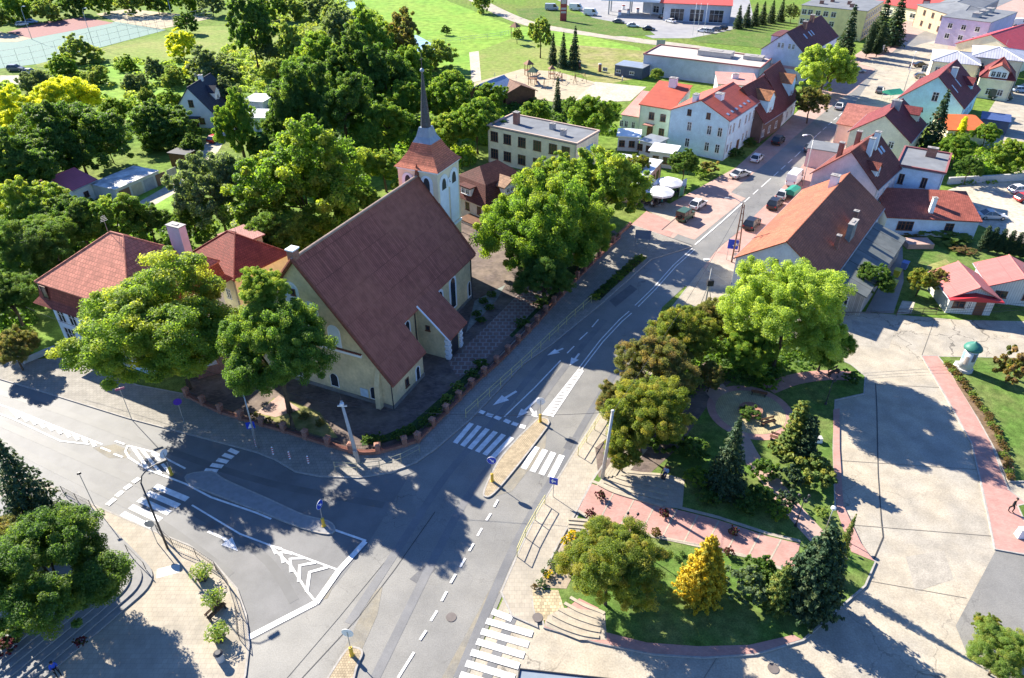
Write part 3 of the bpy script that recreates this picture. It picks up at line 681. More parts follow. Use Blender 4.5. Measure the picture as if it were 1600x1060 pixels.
class House:
    def __init__(s, name, label, cat, near, along, side, z, top=None, axis='A', roof='gable', wall=None, rmat=None, over=0.35,
                 L=None, Wd=None, group=None, thick=0.18, z0=0.0, gutter=True, verge=0.25, hip=None, under=None, parapet=None):
        n = P(*near, z); a = P(*along, z); sd_ = P(*side, z)
        s.ux = Vector((a.x - n.x, a.y - n.y)).normalized()
        perp = Vector((-s.ux.y, s.ux.x)); v = Vector((sd_.x - n.x, sd_.y - n.y))
        s.sg = 1 if v.dot(perp) > 0 else -1
        s.uy = perp * s.sg
        s.L = L or (Vector((a.x, a.y)) - Vector((n.x, n.y))).length; s.W = Wd or abs(v.dot(perp))
        s.z = z; s.top = top or z
        s.e = tag(empty(name, (n.x, n.y, 0)), label, cat, group)
        s.wm = wall or WHITE; s.rm = rmat
        s.axis = axis; s.roof = roof; s.over = over
        Lx, Wy = s.L, s.W
        q = s.q
        wt = z - 0.02
        mb = MB()
        if roof in ('gable',):
            rl, rw = (Lx, Wy) if axis == 'A' else (Wy, Lx)
            f = (lambda t, r, h: q(t, r, h)) if axis == 'A' else (lambda t, r, h: q(r, t, h))
            s.f = f; s.rl = rl; s.rw = rw
            m = (s.top - z) / (rw / 2); s.m = m
            prof = [(0, z0), (rw, z0), (rw, z), (rw / 2, s.top), (0, z)]
            mb.extrude(prof, lambda p: f(0, p[0], p[1]), lambda p: f(rl, p[0], p[1]))
            mb.build('wall', s.wm, s.e)
            o = over; t = thick; k = z + 0.03
            prof = [(-o, k - o * m), (rw / 2, s.top + 0.03), (rw + o, k - o * m), (rw + o, k - o * m + t), (rw / 2, s.top + 0.03 + t), (-o, k - o * m + t)]
            rb = MB().extrude(prof, lambda p: f(-verge, p[0], p[1]), lambda p: f(rl + verge, p[0], p[1]))
            s.r = rb.build('roof', rmat, s.e)
            rc = MB(); rc.tube([f(-verge, rw / 2, s.top + t + .02), f(rl + verge, rw / 2, s.top + t + .02)], .11, 6); rc.build('ridge_cap', rmat, s.r)
            if gutter:
                for rr in (-o - .07, rw + o + .07):
                    g = MB(); g.tube([f(-verge, rr, k - o * m + .02), f(rl + verge, rr, k - o * m + .02)], .08, 6); g.build('gutter', ZINC, s.e)
        elif roof in ('hip', 'pyramid'):
            mb.prism([q(0, 0, 0), q(Lx, 0, 0), q(Lx, Wy, 0), q(0, Wy, 0)], z0, z); mb.build('wall', s.wm, s.e)
            o = over
            lx, wy = Lx, Wy
            hi = hip if hip is not None else min(lx, wy) / 2
            if axis == 'A': r0, r1 = q(hi, wy / 2, s.top), q(lx - hi, wy / 2, s.top)
            else: r0, r1 = q(lx / 2, hi, s.top), q(lx / 2, wy - hi, s.top)
            ev = [q(-o, -o, z), q(lx + o, -o, z), q(lx + o, wy + o, z), q(-o, wy + o, z)]
            lo = [(p[0], p[1], p[2] - .15) for p in ev]
            if axis == 'A': fs = [(0, 1, 5, 4), (1, 2, 5), (2, 3, 4, 5), (3, 0, 4)]
            else: fs = [(0, 1, 4), (1, 2, 5, 4), (2, 3, 5), (3, 0, 4, 5)]
            if (Vector(r0) - Vector(r1)).length < 0.05: fs = [(0, 1, 4), (1, 2, 4), (2, 3, 4), (3, 0, 4)]
            fs += [(0, 6, 7, 1), (1, 7, 8, 2), (2, 8, 9, 3), (3, 9, 6, 0), (6, 9, 8, 7)]
            s.r = MB().add(ev + [r0, r1] + lo, fs).build('roof', rmat, s.e)
            rc = MB(); rc.tube([r0, r1], .12, 6)
            c4 = [(r0, ev[0]), (r0, ev[3]), (r1, ev[1]), (r1, ev[2])] if axis == 'A' else [(r0, ev[0]), (r0, ev[1]), (r1, ev[2]), (r1, ev[3])]
            for a_, b_ in c4: rc.tube([a_, b_], .11, 6)
            rc.build('ridge_cap', rmat, s.r)
        elif roof == 'flat':
            mb.prism([q(0, 0, 0), q(Lx, 0, 0), q(Lx, Wy, 0), q(0, Wy, 0)], z0, z); mb.build('wall', s.wm, s.e)
            o = over
            rb = MB(); rb.prism([q(-o, -o, 0), q(Lx + o, -o, 0), q(Lx + o, Wy + o, 0), q(-o, Wy + o, 0)], z + .005, z + .16); s.r = rb.build('roof', rmat, s.e)
            if parapet:
                pb = MB(); t = .3
                for (x0, y0, x1, y1) in ((-o, -o, Lx + o, -o + t), (-o, Wy + o - t, Lx + o, Wy + o), (-o, -o + t, -o + t, Wy + o - t), (Lx + o - t, -o + t, Lx + o, Wy + o - t)):
                    pb.prism([q(x0, y0, 0), q(x1, y0, 0), q(x1, y1, 0), q(x0, y1, 0)], z + .165, z + .42)
                pb.build('parapet', parapet, s.e)
        elif roof == 'mono':       # high on the far (side) edge, or along 'A' axis reversed
            f = q; prof = [(0, z0), (Wy, z0), (Wy, s.top), (0, z)]
            mb.extrude(prof, lambda p: q(0, p[0], p[1]), lambda p: q(Lx, p[0], p[1])); mb.build('wall', s.wm, s.e)
            o = over; m = (s.top - z) / Wy; k = .03
            prof = [(-o, z - o * m + k), (Wy + o, s.top + o * m + k), (Wy + o, s.top + o * m + k + thick), (-o, z - o * m + k + thick)]
            s.r = MB().extrude(prof, lambda p: q(-verge, p[0], p[1]), lambda p: q(Lx + verge, p[0], p[1])).build('roof', rmat, s.e)
        if Lx > 6 and z > 3.3:
            for a_ in (.2, Lx - .2): MB().tube([q(a_, -.08, z0), q(a_, -.08, z - .1)], .05, 6).build('downpipe', ZINC, s.e)
        if roof in ('gable', 'hip') and Lx * Wy < 300:
            ap = q(Lx * .4, Wy * .5, s.top); an = MB().tube([ap, (ap[0], ap[1], ap[2] + 2.0)], .025, 5)
            for k_ in range(4): an.box((ap[0], ap[1], ap[2] + 1.3 + .18 * k_), (.9 - .12 * k_, .03, .03), rz=1.0)
            an.build('antenna', ZINC, s.e)
        s.walls = {'A': (lambda u: q(u, 0, 0), s.ux, -s.uy), 'S': (lambda u: q(0, u, 0), s.uy, -s.ux),
                   'R': (lambda u: q(Lx, u, 0), s.uy, s.ux), 'B': (lambda u: q(u, Wy, 0), s.ux, s.uy)}
    def q(s, a, b, z):
        p = s.ux * a + s.uy * b
        return (p.x, p.y, z)
    def face(s, f, u, z):
        fn, d, n = s.walls[f]
        p = fn(u); ang = math.atan2(n.y, n.x) + math.pi / 2
        return (p[0] + n.x * .004, p[1] + n.y * .004, z), ang
    def win(s, f, us, zs, w=1.0, h=1.4, fm=None, style='double'):
        for z in zs:
            for u in us:
                pos, ang = s.face(f, u, z); window(s.e, pos, ang, w, h, fm, style)
        return s
    def door(s, f, u, w=1.0, h=2.1, m=None, z=0.0):
        pos, ang = s.face(f, u, z); return door(s.e, pos, ang, w, h, m)
    def chimney(s, a, b, top, w=.7, d=.7, m=None, base=None, name='chimney'):
        mb = MB(); p = s.q(a, b, 0); rz = math.atan2(s.ux.y, s.ux.x)
        bz = base if base is not None else s.z
        o = mb.box((0, 0, (bz + top) / 2), (w, d, top - bz)).build(name, m or BRICK, s.r); o.location = (p[0], p[1], 0); o.rotation_euler = (0, 0, rz)
        c = MB().box((0, 0, top + .06), (w + .16, d + .16, .12)); c.box((0, 0, top + .16), (w * .4, d * .4, .08))
        c.build('chimney_cap', SILL, o); return o
    def skylight(s, t, r_frac, w=.8, h=1.2, side=0):
        """on a gable roof: t along the ridge, r_frac from eave (0) to ridge (1), side 0/1"""
        rw = s.rw; r = rw / 2 * r_frac; r2 = rw / 2 * r_frac + h * math.cos(math.atan(s.m))
        zz = lambda x: s.z + s.m * x + .03 + .18 + .05
        if side: f = lambda t_, x, z_: s.f(t_, rw - x, z_)
        else: f = s.f
        vs = [f(t, r, zz(r)), f(t + w, r, zz(r)), f(t + w, r2, zz(r2)), f(t, r2, zz(r2))]
        lo = [(v[0], v[1], v[2] - .12) for v in vs]
        fr = MB().add(vs + lo, [(0, 1, 2, 3), (0, 4, 5, 1), (1, 5, 6, 2), (2, 6, 7, 3), (3, 7, 4, 0)]).build('skylight', ZINC, s.r)
        cx = [sum(v[i] for v in vs) / 4 for i in range(3)]
        vs2 = [tuple(cx[i] + (v[i] - cx[i]) * .8 + (.015 if i == 2 else 0) for i in range(3)) for v in vs]
        MB().add(vs2, [(0, 1, 2, 3)]).build('pane', SKYGLASS, fr, fix=False)
    def dormer(s, t, r0, w, wallh, m=None, rm=None, side=0, gable=True, winw=.9, winh=.9):
        """dormer standing out of a gable roof slope; r0 from the eave to the dormer's front"""
        rw = s.rw; f = s.f if not side else (lambda t_, x, z_: s.f(t_, rw - x, z_))
        zb = s.z + s.m * r0; zt = zb + wallh; zr = zt + (w * .42 if gable else .25)
        rin = (zr - s.z) / s.m
        rin2 = min(rw / 2, (zt - s.z) / s.m)
        wl = MB()
        wl.add([f(t, r0, zb - .2), f(t + w, r0, zb - .2), f(t + w, r0, zt), f(t + w / 2, r0, zr - .05), f(t, r0, zt), f(t, rin2, zt), f(t + w, rin2, zt), f(t + w / 2, min(rin, rw / 2), zr - .05)],
               [(0, 1, 2, 3, 4), (0, 4, 5), (1, 6, 2), (4, 3, 7, 5), (2, 6, 7, 3)])
        d = wl.build('dormer', m or s.wm, s.r)
        e = .2
        rr = MB()
        for sgn in (0, 1):
            x0 = t - e if sgn == 0 else t + w + e
            dz = e * (zr - zt) / (w / 2)
            vs = [f(x0, r0 - e, zt - dz), f(t + w / 2, r0 - e, zr), f(t + w / 2, min(rin, rw / 2 + .2) + .1, zr), f(x0, rin2 + .1, zt - dz)]
            up = [(v[0], v[1], v[2] + .12) for v in vs]
            rr.add(vs + up, [(0, 1, 2, 3), (4, 5, 6, 7), (0, 4, 5, 1), (1, 5, 6, 2), (2, 6, 7, 3), (3, 7, 4, 0)])
        rr.build('dormer_roof', rm or s.rm, d)
        p = f(t + w / 2, r0, zb + .15); dirv = Vector(f(0, -1, 0)) - Vector(f(0, 0, 0)); ang = math.atan2(dirv.y, dirv.x) + math.pi / 2
        window(d, (p[0] + dirv.x * .01, p[1] + dirv.y * .01, p[2]), ang, winw, winh)
        return d
SKYGLASS = mat('skylight_glass', (0.35, 0.40, 0.48), 0.15, 0.0, 1, 0.7)

# ---------------------------------------------------------------- the church
CH_R = tilemat('church_roof_tiles', (0.32, 0.105, 0.072), (0.3, 2.6), blotch=(0.36, 0.13, 0.08), bscale=0.10, bamt=0.6)
CH_V = mat('verge_tiles', (0.22, 0.07, 0.04), 0.8, 0.2, 3.0)
CH_W = mat('church_ochre_render', (0.67, 0.54, 0.31), 0.9, 0.12, 0.6, 0.15, blotch=(0.52, 0.43, 0.27), bscale=0.45, bamt=0.6, fine=(3, 0.08))
CH_T = mat('church_white_trim', (0.76, 0.77, 0.77), 0.85, 0.06, 1.0)
TW_R = tilemat('tower_roof_tiles', (0.66, 0.20, 0.11), (0.2, 0.25))
SPIRE = mat('spire_slate', (0.04, 0.047, 0.065), 0.45, 0.15, 2.0, 0.5, tile=(0.4, 0.5, 0.03), tvar=0.1)
SPIRE2 = mat('spire_skirt_metal', (0.22, 0.27, 0.33), 0.4, 0.1, 2.0, 0.5)
ch = tag(empty('church', (-12.9, 60.0, 0), R(66)), 'ochre church with steep dark red tiled roof, white arched niches and a slender dark spire', 'church')
def c_(s, t, z): return (s, -t, z)
mS = 1.21; RT = -10.1; RZ = 16.4
def rz_(t): return RZ - mS * abs(t - RT)
w = MB()
w.extrude([(-17.3, 0), (-2.9, 0), (-2.9, rz_(-2.9) - .3), (RT, RZ - .3), (-17.3, rz_(-17.3) - .3)], lambda p: c_(0, *p), lambda p: c_(24.7, *p))
w.build('nave_wall', CH_W, ch)
w = MB(); w.extrude([(-2.89, 0), (0, 0), (0, rz_(0) - .3), (-2.89, rz_(-2.89) - .3)], lambda p: c_(.003, *p), lambda p: c_(6.6, *p)); w.build('aisle_wall', CH_W, ch)
w = MB(); w.extrude([(-2.89, 0), (1.1, 0), (1.1, 3.6), (-2.89, 6.9)], lambda p: c_(10.65, *p), lambda p: c_(13.7, *p)); w.build('porch_wall', CH_W, ch)
w = MB()
th = .22
def slopeprof(ta, tb): return [(ta, rz_(ta)), (tb, rz_(tb)), (tb, rz_(tb) - th), (ta, rz_(ta) - th)]
w.extrude(slopeprof(RT, -2.2), lambda p: c_(-.35, *p), lambda p: c_(24.9, *p))
w.extrude([(RT - .001, RZ), (-18.0, rz_(-18.0)), (-18.0, rz_(-18) - th), (RT - .001, RZ - th)], lambda p: c_(-.35, *p), lambda p: c_(24.9, *p))
w.extrude(slopeprof(-2.199, .45), lambda p: c_(-.35, *p), lambda p: c_(6.75, *p))
rf = w.build('roof', CH_R, ch)
w = MB(); ms2 = (7.25 - 3.62) / 3.9
w.extrude([(-2.6, 7.36), (1.75, 3.45), (1.75, 3.25), (-2.6, 7.1)], lambda p: c_(10.0, *p), lambda p: c_(14.45, *p)); w.build('porch_roof', CH_R, ch)
w = MB(); w.tube([c_(-.35, RT, RZ + .05), c_(24.9, RT, RZ + .05)], .17, 8); w.build('ridge_cap', mat('ridge_tiles', (0.33, 0.24, 0.19), 0.85, 0.15), rf)
w = MB()
w.tube([c_(-.3, RT, RZ + .06), c_(-.3, .45, rz_(.45) + .06)], .19, 6).tube([c_(-.3, RT, RZ + .06), c_(-.3, -18, rz_(-18) + .06)], .19, 6)
w.build('verge', CH_V, rf); w = MB()
w.tube([c_(24.8, RT, RZ + .06), c_(24.8, -2.2, rz_(-2.2) + .06)], .16, 6)
w.build('verge', CH_V, rf)
w = MB(); w.box(c_(.3, RT - .2, RZ + .35), (.9, .8, 1.1)); o = w.build('chimney', BRICK, rf); MB().box(c_(.3, RT - .2, RZ + .95), (1.1, 1.0, .14)).build('chimney_cap', CH_T, o)
w = MB(); w.taper(c_(24.7, RT, RZ + .1), (.5, .5), (.05, .05), 1.5); w.build('gable_finial', CH_V, rf)
# porch trim and white verge
MB().tube([c_(10.0, -2.4, 7.1), c_(10.0, 1.75, 3.3)], .11, 6).build('verge_board', CH_T, ch)
def quoin(s, t):
    w = MB()
    for i in range(9): w.box(c_(s, t, .2 + i * .37), ((.62 if i % 2 else .5), (.62 if i % 2 else .5), .3))
    return w.build('quoin_pillar', CH_T, ch)
quoin(10.75, 1.05); quoin(13.65, 1.05)
MB().box(c_(12.2, 1.12, 1.25), (1.7, .1, 2.5)).build('door', DARK, ch)
MB().box(c_(12.2, 1.14, 2.65), (2.0, .1, .25)).build('door_lintel', CH_T, ch)
PL = mat('grey_plinth', (0.22, 0.2, 0.17), 0.9, 0.2, 1.5)
MB().box(c_(-.05, -8.6, .3), (.1, 17.3, .6)).build('plinth', PL, ch); MB().box(c_(3.3, .05, .3), (6.7, .1, .6)).build('plinth', PL, ch); MB().box(c_(19.2, -2.85, .3), (11.0, .1, .6)).build('plinth', PL, ch)
# gable niches on the front wall (s = 0)
def niche(t, zb, w_, h_, fm=None, nm='niche', s=-.004, dark=None):
    seg = 10; pts = [(-w_ / 2, zb), (w_ / 2, zb)] + [(w_ / 2 * math.cos(math.pi * i / seg), zb + h_ - w_ / 2 + w_ / 2 * math.sin(math.pi * i / seg)) for i in range(seg + 1)]
    m = MB(); m.extrude([(t + x, z) for x, z in pts], lambda p: c_(s, *p), lambda p: c_(s - .06, *p)); a = m.build(nm, fm or CH_T, ch)
    sm = MB(); k = .86; zc = zb + .1
    sm.extrude([(t + x * k, zc + (z - zb) * .95) for x, z in pts], lambda p: c_(s - .061, *p), lambda p: c_(s - .066, *p))
    sm.build('niche_panel', dark or mat('niche_panel', (0.56, 0.64, 0.67), 0.9, 0.05), a)
    return a
for t, zb, w_, h_ in ((-9.05, 6.9, 1.9, 4.7), (-6.5, 6.65, 1.6, 2.7), (-11.2, 6.9, 1.9, 6.6), (-13.6, 6.65, 1.6, 2.9), (-10.3 + 20, 0, 0, 0)):
    if w_ > 0: niche(t, zb, w_, h_)
for t, z in ((-10.9, 12.0), (-8.6, 7.6), (-13.6, 7.4)): window(ch, c_(-.07, t, z), R(-90), .55, .75, FRAMEB, 'dark', 'attic_window')
MB().box(c_(-.08, -9.9, 6.3), (.24, 13.3, .35)).build('cornice', CH_T, ch)
MB().box(c_(-.1, -9.9, 6.52), (.34, 13.3, .08)).build('cornice_tiles', CH_V, ch)
niche(-2.3, .75, 1.05, 1.65, dark=GLASS, nm='window_surround'); niche(-7.5, .9, 1.1, 1.8, dark=GLASS, nm='window_surround'); niche(-12.5, .9, 1.1, 1.8, dark=GLASS, nm='window_surround')
MB().box(c_(-.06, -3.6, 1.3), (.08, 1.0, 1.1)).build('notice_board', mat('notice_board', (0.5, 0.58, 0.62), 0.5, 0.1), ch)
for t in (-1.5, -5.4):
    w = MB(); w.extrude([(0, 0), (-.75, 0), (-.6, 3.2), (0, 5.0)], lambda p: c_(p[0], t - .3, p[1]), lambda p: c_(p[0], t + .3, p[1])); w.build('buttress', CH_W, ch) if t > -2 else None
MB().tube([c_(-.08, .06, 0), c_(-.08, .06, 3.9)], .06, 6).build('drainpipe', DARK, ch)
MB().tube([c_(10.1, -2.8, 0), c_(10.1, -2.8, 6.9)], .07, 6).build('drainpipe', DARK, ch)
MB().tube([c_(24.6, -2.8, 0), c_(24.6, -2.8, 6.9)], .07, 6).build('drainpipe', DARK, ch)
# side windows: arched, white surround, on t = -2.9
def sarch(s, zb, w_, h_, t=-2.9):
    seg = 10; pts = [(-w_ / 2, zb), (w_ / 2, zb)] + [(w_ / 2 * math.cos(math.pi * i / seg), zb + h_ - w_ / 2 + w_ / 2 * math.sin(math.pi * i / seg)) for i in range(seg + 1)]
    a = MB().extrude([(s + x, z) for x, z in pts], lambda p: c_(p[0], t + .004, p[1]), lambda p: c_(p[0], t + .07, p[1])).build('window_surround', CH_T, ch)
    MB().extrude([(s + x * .62, zb + .25 + (z - zb) * .88) for x, z in pts], lambda p: c_(p[0], t + .071, p[1]), lambda p: c_(p[0], t + .078, p[1])).build('pane', GLASS, a)
sarch(19.5, 1.3, 1.9, 4.9); sarch(24.0, .6, 1.0, 2.4); sarch(8.4, 3.3, 1.3, 2.6); sarch(16.2, 1.3, 1.7, 4.6)
sarch(5.3, .05, 1.0, 2.3, 0.0)
window(ch, c_(3.0, .005, 1.2), 0, .7, 1.1, FRAMEB, 'single'); window(ch, c_(10.64, -1.5, 3.6), R(-90), .6, .7, FRAMEB, 'dark')
# tower
TS, TT, TWH = 27.65, RT, 2.85
w = MB(); w.box(c_(TS, TT, 8.7), (2 * TWH, 2 * TWH, 17.4)); CH_TW = mat('tower_render', (0.78, 0.64, 0.44), 0.9, 0.08, 0.7, 0.15); tw = w.build('tower', CH_TW, ch)
for s in (-1, 1):
    for t in (-1, 1): MB().box(c_(TS + s * (TWH - .3), TT + t * (TWH - .3), 8.6), (.68, .68, 17.1)).build('corner_pilaster', CH_TW, tw)
MB().box(c_(TS, TT, 8.6), (2 * TWH + .35, 2 * TWH + .35, .3)).build('string_course', CH_T, tw)
MB().box(c_(TS, TT, 17.15), (2 * TWH + .3, 2 * TWH + .3, .3)).build('tower_cornice', CH_T, tw)
def tarch(face, off, zb, w_, h_):
    seg = 10; pts = [(-w_ / 2, zb), (w_ / 2, zb)] + [(w_ / 2 * math.cos(math.pi * i / seg), zb + h_ - w_ / 2 + w_ / 2 * math.sin(math.pi * i / seg)) for i in range(seg + 1)]
    d0 = TWH + .02
    if face == 'F': g = lambda p, dd: c_(TS - d0 - dd, TT + off + p[0], p[1])
    else: g = lambda p, dd: c_(TS + off + p[0], TT + d0 + dd, p[1])
    a = MB().extrude(pts, lambda p: g(p, 0), lambda p: g(p, .07)).build('belfry_surround', CH_T, tw)
    MB().extrude([(x * .5, z if z > zb + h_ - w_ else max(z, zb + h_ - 2.0)) for x, z in [(x, zb + (z - zb) * .93) for x, z in pts]], lambda p: g(p, .071), lambda p: g(p, .08)).build('belfry_opening', DARK, a)
for off in (-1.45, 1.3): tarch('F', off, 12.6, 1.75, 4.0)
for off in (-1.35, 1.35): tarch('R', off, 9.0, 2.2, 7.5)
w = MB(); w.extrude([(.62 * math.cos(a), .62 * math.sin(a)) for a in [2 * math.pi * i / 20 for i in range(20)]], lambda p: c_(TS + p[0], TT + TWH + .1, 15.0 + p[1]), lambda p: c_(TS + p[0], TT + TWH + .18, 15.0 + p[1]))
ck = w.build('clock', CH_T, tw); MB().box(c_(TS, TT + TWH + .2, 15.2), (.06, .02, .4)).box(c_(TS + .15, TT + TWH + .2, 15.02), (.3, .02, .06)).build('clock_hands', DARK, ck)
prof = [(3.25, 17.3), (2.75, 17.75), (2.2, 18.5), (1.75, 19.2), (1.35, 20.1)]
def pyr(prof, n=4, rot=45):
    vs = []; fs = []
    for r, z in prof:
        for k in range(n):
            a = R(rot + k * 360 / n); rr = r / math.cos(math.pi / n)
            vs.append(c_(TS + rr * math.cos(a), TT + rr * math.sin(a), z))
    for i in range(len(prof) - 1):
        for k in range(n): fs.append((i * n + k, i * n + (k + 1) % n, (i + 1) * n + (k + 1) % n, (i + 1) * n + k))
    fs += [tuple(range(n)), tuple((len(prof) - 1) * n + k for k in range(n))]
    return MB().add(vs, fs)
tr = pyr(prof).build('tower_roof', TW_R, tw)
pyr([(1.33, 20.1), (.95, 20.8), (.66, 21.9)]).build('spire_skirt', SPIRE2, tr)
pyr([(.62, 21.9), (.46, 24.0), (.28, 26.2), (.1, 28.5)], 8, 22.5).build('spire', SPIRE, tr)
MB().lathe([(.02, -.3), (.22, -.15), (.28, 0), (.22, .15), (.02, .3)], c_(TS, TT, 28.7), 12).build('spire_ball', SPIRE2, tr, smooth=True)
MB().tube([c_(TS, TT, 28.9), c_(TS, TT, 30.7)], .05, 6).box(c_(TS, TT, 30.0), (.7, .08, .08)).build('spire_cross', DARK, tr)

# ---------------------------------------------------------------- villa, left of the church
RED1 = tilemat('villa_roof_tiles', (0.52, 0.19, 0.125), (0.45, 0.5), blotch=(0.42, 0.15, 0.1))
RED2 = tilemat('dark_red_tiles', (0.26, 0.065, 0.045), (0.3, 0.36))
LBLUE = wallmat('pale_blue_render', (0.50, 0.58, 0.62))
h = House('villa', 'pale blue villa with a broad red mansard roof, left of the church', 'house',
          (57, 440), (112, 458), (173, 361), 9.0, 13.9, roof='hip', wall=RED2, rmat=RED1, L=15.3, Wd=13.1, over=.15, z0=6.45)
q = h.q
MB().prism([q(0.3, 0.3, 0), q(15.0, .3, 0), q(15, 12.8, 0), q(.3, 12.8, 0)], 0, 6.4).build('lower_wall', LBLUE, h.e)
a, b = -.9, .05
lo = [q(a, a, 6.35), q(15.3 - a, a, 6.35), q(15.3 - a, 13.1 - a, 6.35), q(a, 13.1 - a, 6.35)]
mi = [q(-.25, -.25, 7.1), q(15.55, -.25, 7.1), q(15.55, 13.35, 7.1), q(-.25, 13.35, 7.1)]
hi = [q(b, b, 8.9), q(15.3 - b, b, 8.9), q(15.3 - b, 13.1 - b, 8.9), q(b, 13.1 - b, 8.9)]
MB().add(lo + mi + hi, [(i + 4 * j, (i + 1) % 4 + 4 * j, (i + 1) % 4 + 4 + 4 * j, i + 4 + 4 * j) for j in range(2) for i in range(4)] + [(0, 1, 2, 3), (8, 9, 10, 11)]).build('mansard', RED2, h.e)
h.walls['A'] = (lambda u: q(u, .3, 0), h.ux, -h.uy)
h.win('A', [1.6, 3.6, 8.6, 10.6, 12.8], [3.6], 1.3, 1.7); h.win('A', [2.0, 5.0, 8.0, 11.0], [.3], 1.9, 2.6, FRAMEW, 'triple')
for u in (1.2, 9.0):
    pos = q(u, -.25, 7.2); window(h.e, pos, math.atan2(h.ux.y, h.ux.x), 1.0, 1.6, FRAMEB, 'single', 'roof_window')
h.chimney(13.0, 10.4, 14.4, 2.0, 1.0, mat('pink_chimney', (0.66, 0.46, 0.5), 0.9, 0.05), base=9.5)
h = House('villa_wing', 'dark red hipped roof wing behind the villa, close to the church', 'house', (366, 436), (288, 402), (386, 424), 6.0, 9.4, roof='hip', wall=CREAM, rmat=RED2, L=10, Wd=8.5)
h.win('A', [2, 5, 8], [2.5], 1.0, 1.4)
h = House('flat_roof_shed', 'small pink topped shed behind the villa wing', 'shed', (374, 382), (345, 368), (380, 376), 7.0, roof='flat', wall=CREAM, rmat=tilemat('pinkish_sheet', (0.42, 0.2, 0.17)), Wd=3.5)

# ---------------------------------------------------------------- right of the church
MANS = tilemat('mansard_dark_tiles', (0.12, 0.04, 0.03), (0.3, 0.3))
h = House('rectory', 'white house with dark brown mansard roof and dormers behind the church tower', 'house', (759, 322), (716, 305), (800, 288), 4.8, roof='flat', wall=mat('rectory_wall', (0.55, 0.52, 0.42), 0.9, 0.06), rmat=MANS, over=.1, Wd=10.0, L=8.5)
q = h.q; L_, W_ = h.L, h.W
lo = [q(-.5, -.5, 4.7), q(L_ + .5, -.5, 4.7), q(L_ + .5, W_ + .5, 4.7), q(-.5, W_ + .5, 4.7)]
hi = [q(1.1, 1.1, 7.6), q(L_ - 1.1, 1.1, 7.6), q(L_ - 1.1, W_ - 1.1, 7.6), q(1.1, W_ - 1.1, 7.6)]
tp = [q(L_ / 2, 3, 9.4), q(L_ / 2, W_ - 3, 9.4)]
MB().add(lo + hi + tp, [(0, 1, 5, 4), (1, 2, 6, 5), (2, 3, 7, 6), (3, 0, 4, 7), (0, 3, 2, 1), (4, 5, 8), (5, 6, 9, 8), (6, 7, 9), (7, 4, 8, 9)]).build('mansard', MANS, h.e)
OR2 = tilemat('dormer_tiles', (0.33, 0.19, 0.11), (0.3, 0.5))
h.win('A', [1.5, 4.2], [2.9], .9, 1.3, FRAMEB); h.win('S', [2, 5, 8], [2.6], .9, 1.2)
d = MB().box(q(.2, 5.2, 6.3), (1.8, 3.2, 1.5), rz=math.atan2(h.ux.y, h.ux.x)).build('dormer', WHITE, h.e)
MB().extrude([(3.1, 6.9), (5.2, 7.9), (7.3, 6.9), (7.3, 7.08), (5.2, 8.1), (3.1, 7.08)], lambda p: q(-1.1, *p), lambda p: q(3.3, *p)).build('dormer_roof', OR2, d)
for y in (4.3, 5.3, 6.2):
    n = -h.ux; window(d, (q(-.72, y, 5.85)), math.atan2(n.y, n.x) + math.pi / 2, .8, .8)
d = MB().box(q(4.2, .5, 6.2), (2.2, 1.6, 1.3), rz=math.atan2(h.ux.y, h.ux.x)).build('dormer', WHITE, h.e)
MB().box(q(4.2, .5, 6.95), (2.8, 2.4, .18), rz=math.atan2(h.ux.y, h.ux.x)).build('dormer_roof', MANS, d)
for x in (3.7, 4.7): window(d, q(x, -.32, 5.7), math.atan2(h.ux.y, h.ux.x) + math.pi, .8, .9)
pr = MB().box(q(1.6, -1.4, 2.4), (4.0, 2.6, .15), rz=math.atan2(h.ux.y, h.ux.x)).build('porch_canopy', WOOD, h.e)
for x in (-.2, 3.4): MB().box(q(x, -2.5, 1.2), (.15, .15, 2.3), rz=math.atan2(h.ux.y, h.ux.x)).build('porch_post', WHITE, h.e)

SCHW = wallmat('sand_render', (0.63, 0.54, 0.38)); FLATR = mat('grey_felt_roof', (0.15, 0.16, 0.175), 0.85, 0.1, 0.6, blotch=(0.2, 0.21, 0.22), bscale=0.2, bamt=0.6)
PEDGE = mat('parapet_edge', (0.52, 0.38, 0.30), 0.85, 0.06)
h = House('school_building', 'sand coloured two storey school with flat grey felt roof behind the maple trees', 'school', (901, 227), (800, 206), (942, 208), 7.0, roof='flat', wall=SCHW, rmat=FLATR, L=19.5, over=.15, parapet=PEDGE)
h.win('A', [2.2, 4.9, 8.3, 11.7, 15.0, 18.0], [4.4, 1.0], 1.7, 1.9, FRAMEB, 'triple')
for a, b in ((4.5, 3), (8, 5)):
    h.chimney(a, b, 8.2, 1.0, .8, ZINC, 7.15, 'roof_vent')
h.chimney(15.5, 4, 9.4, 1.0, 1.0, BRICK, 7.15)
MB().box(h.q(-.0 - .03, 4.5, 4.9), (.05, 4.0, 1.2), rz=math.atan2(h.ux.y, h.ux.x)).build('wall_banner', mat('blue_banner', (0.25, 0.42, 0.62), 0.6, 0.05), h.e)

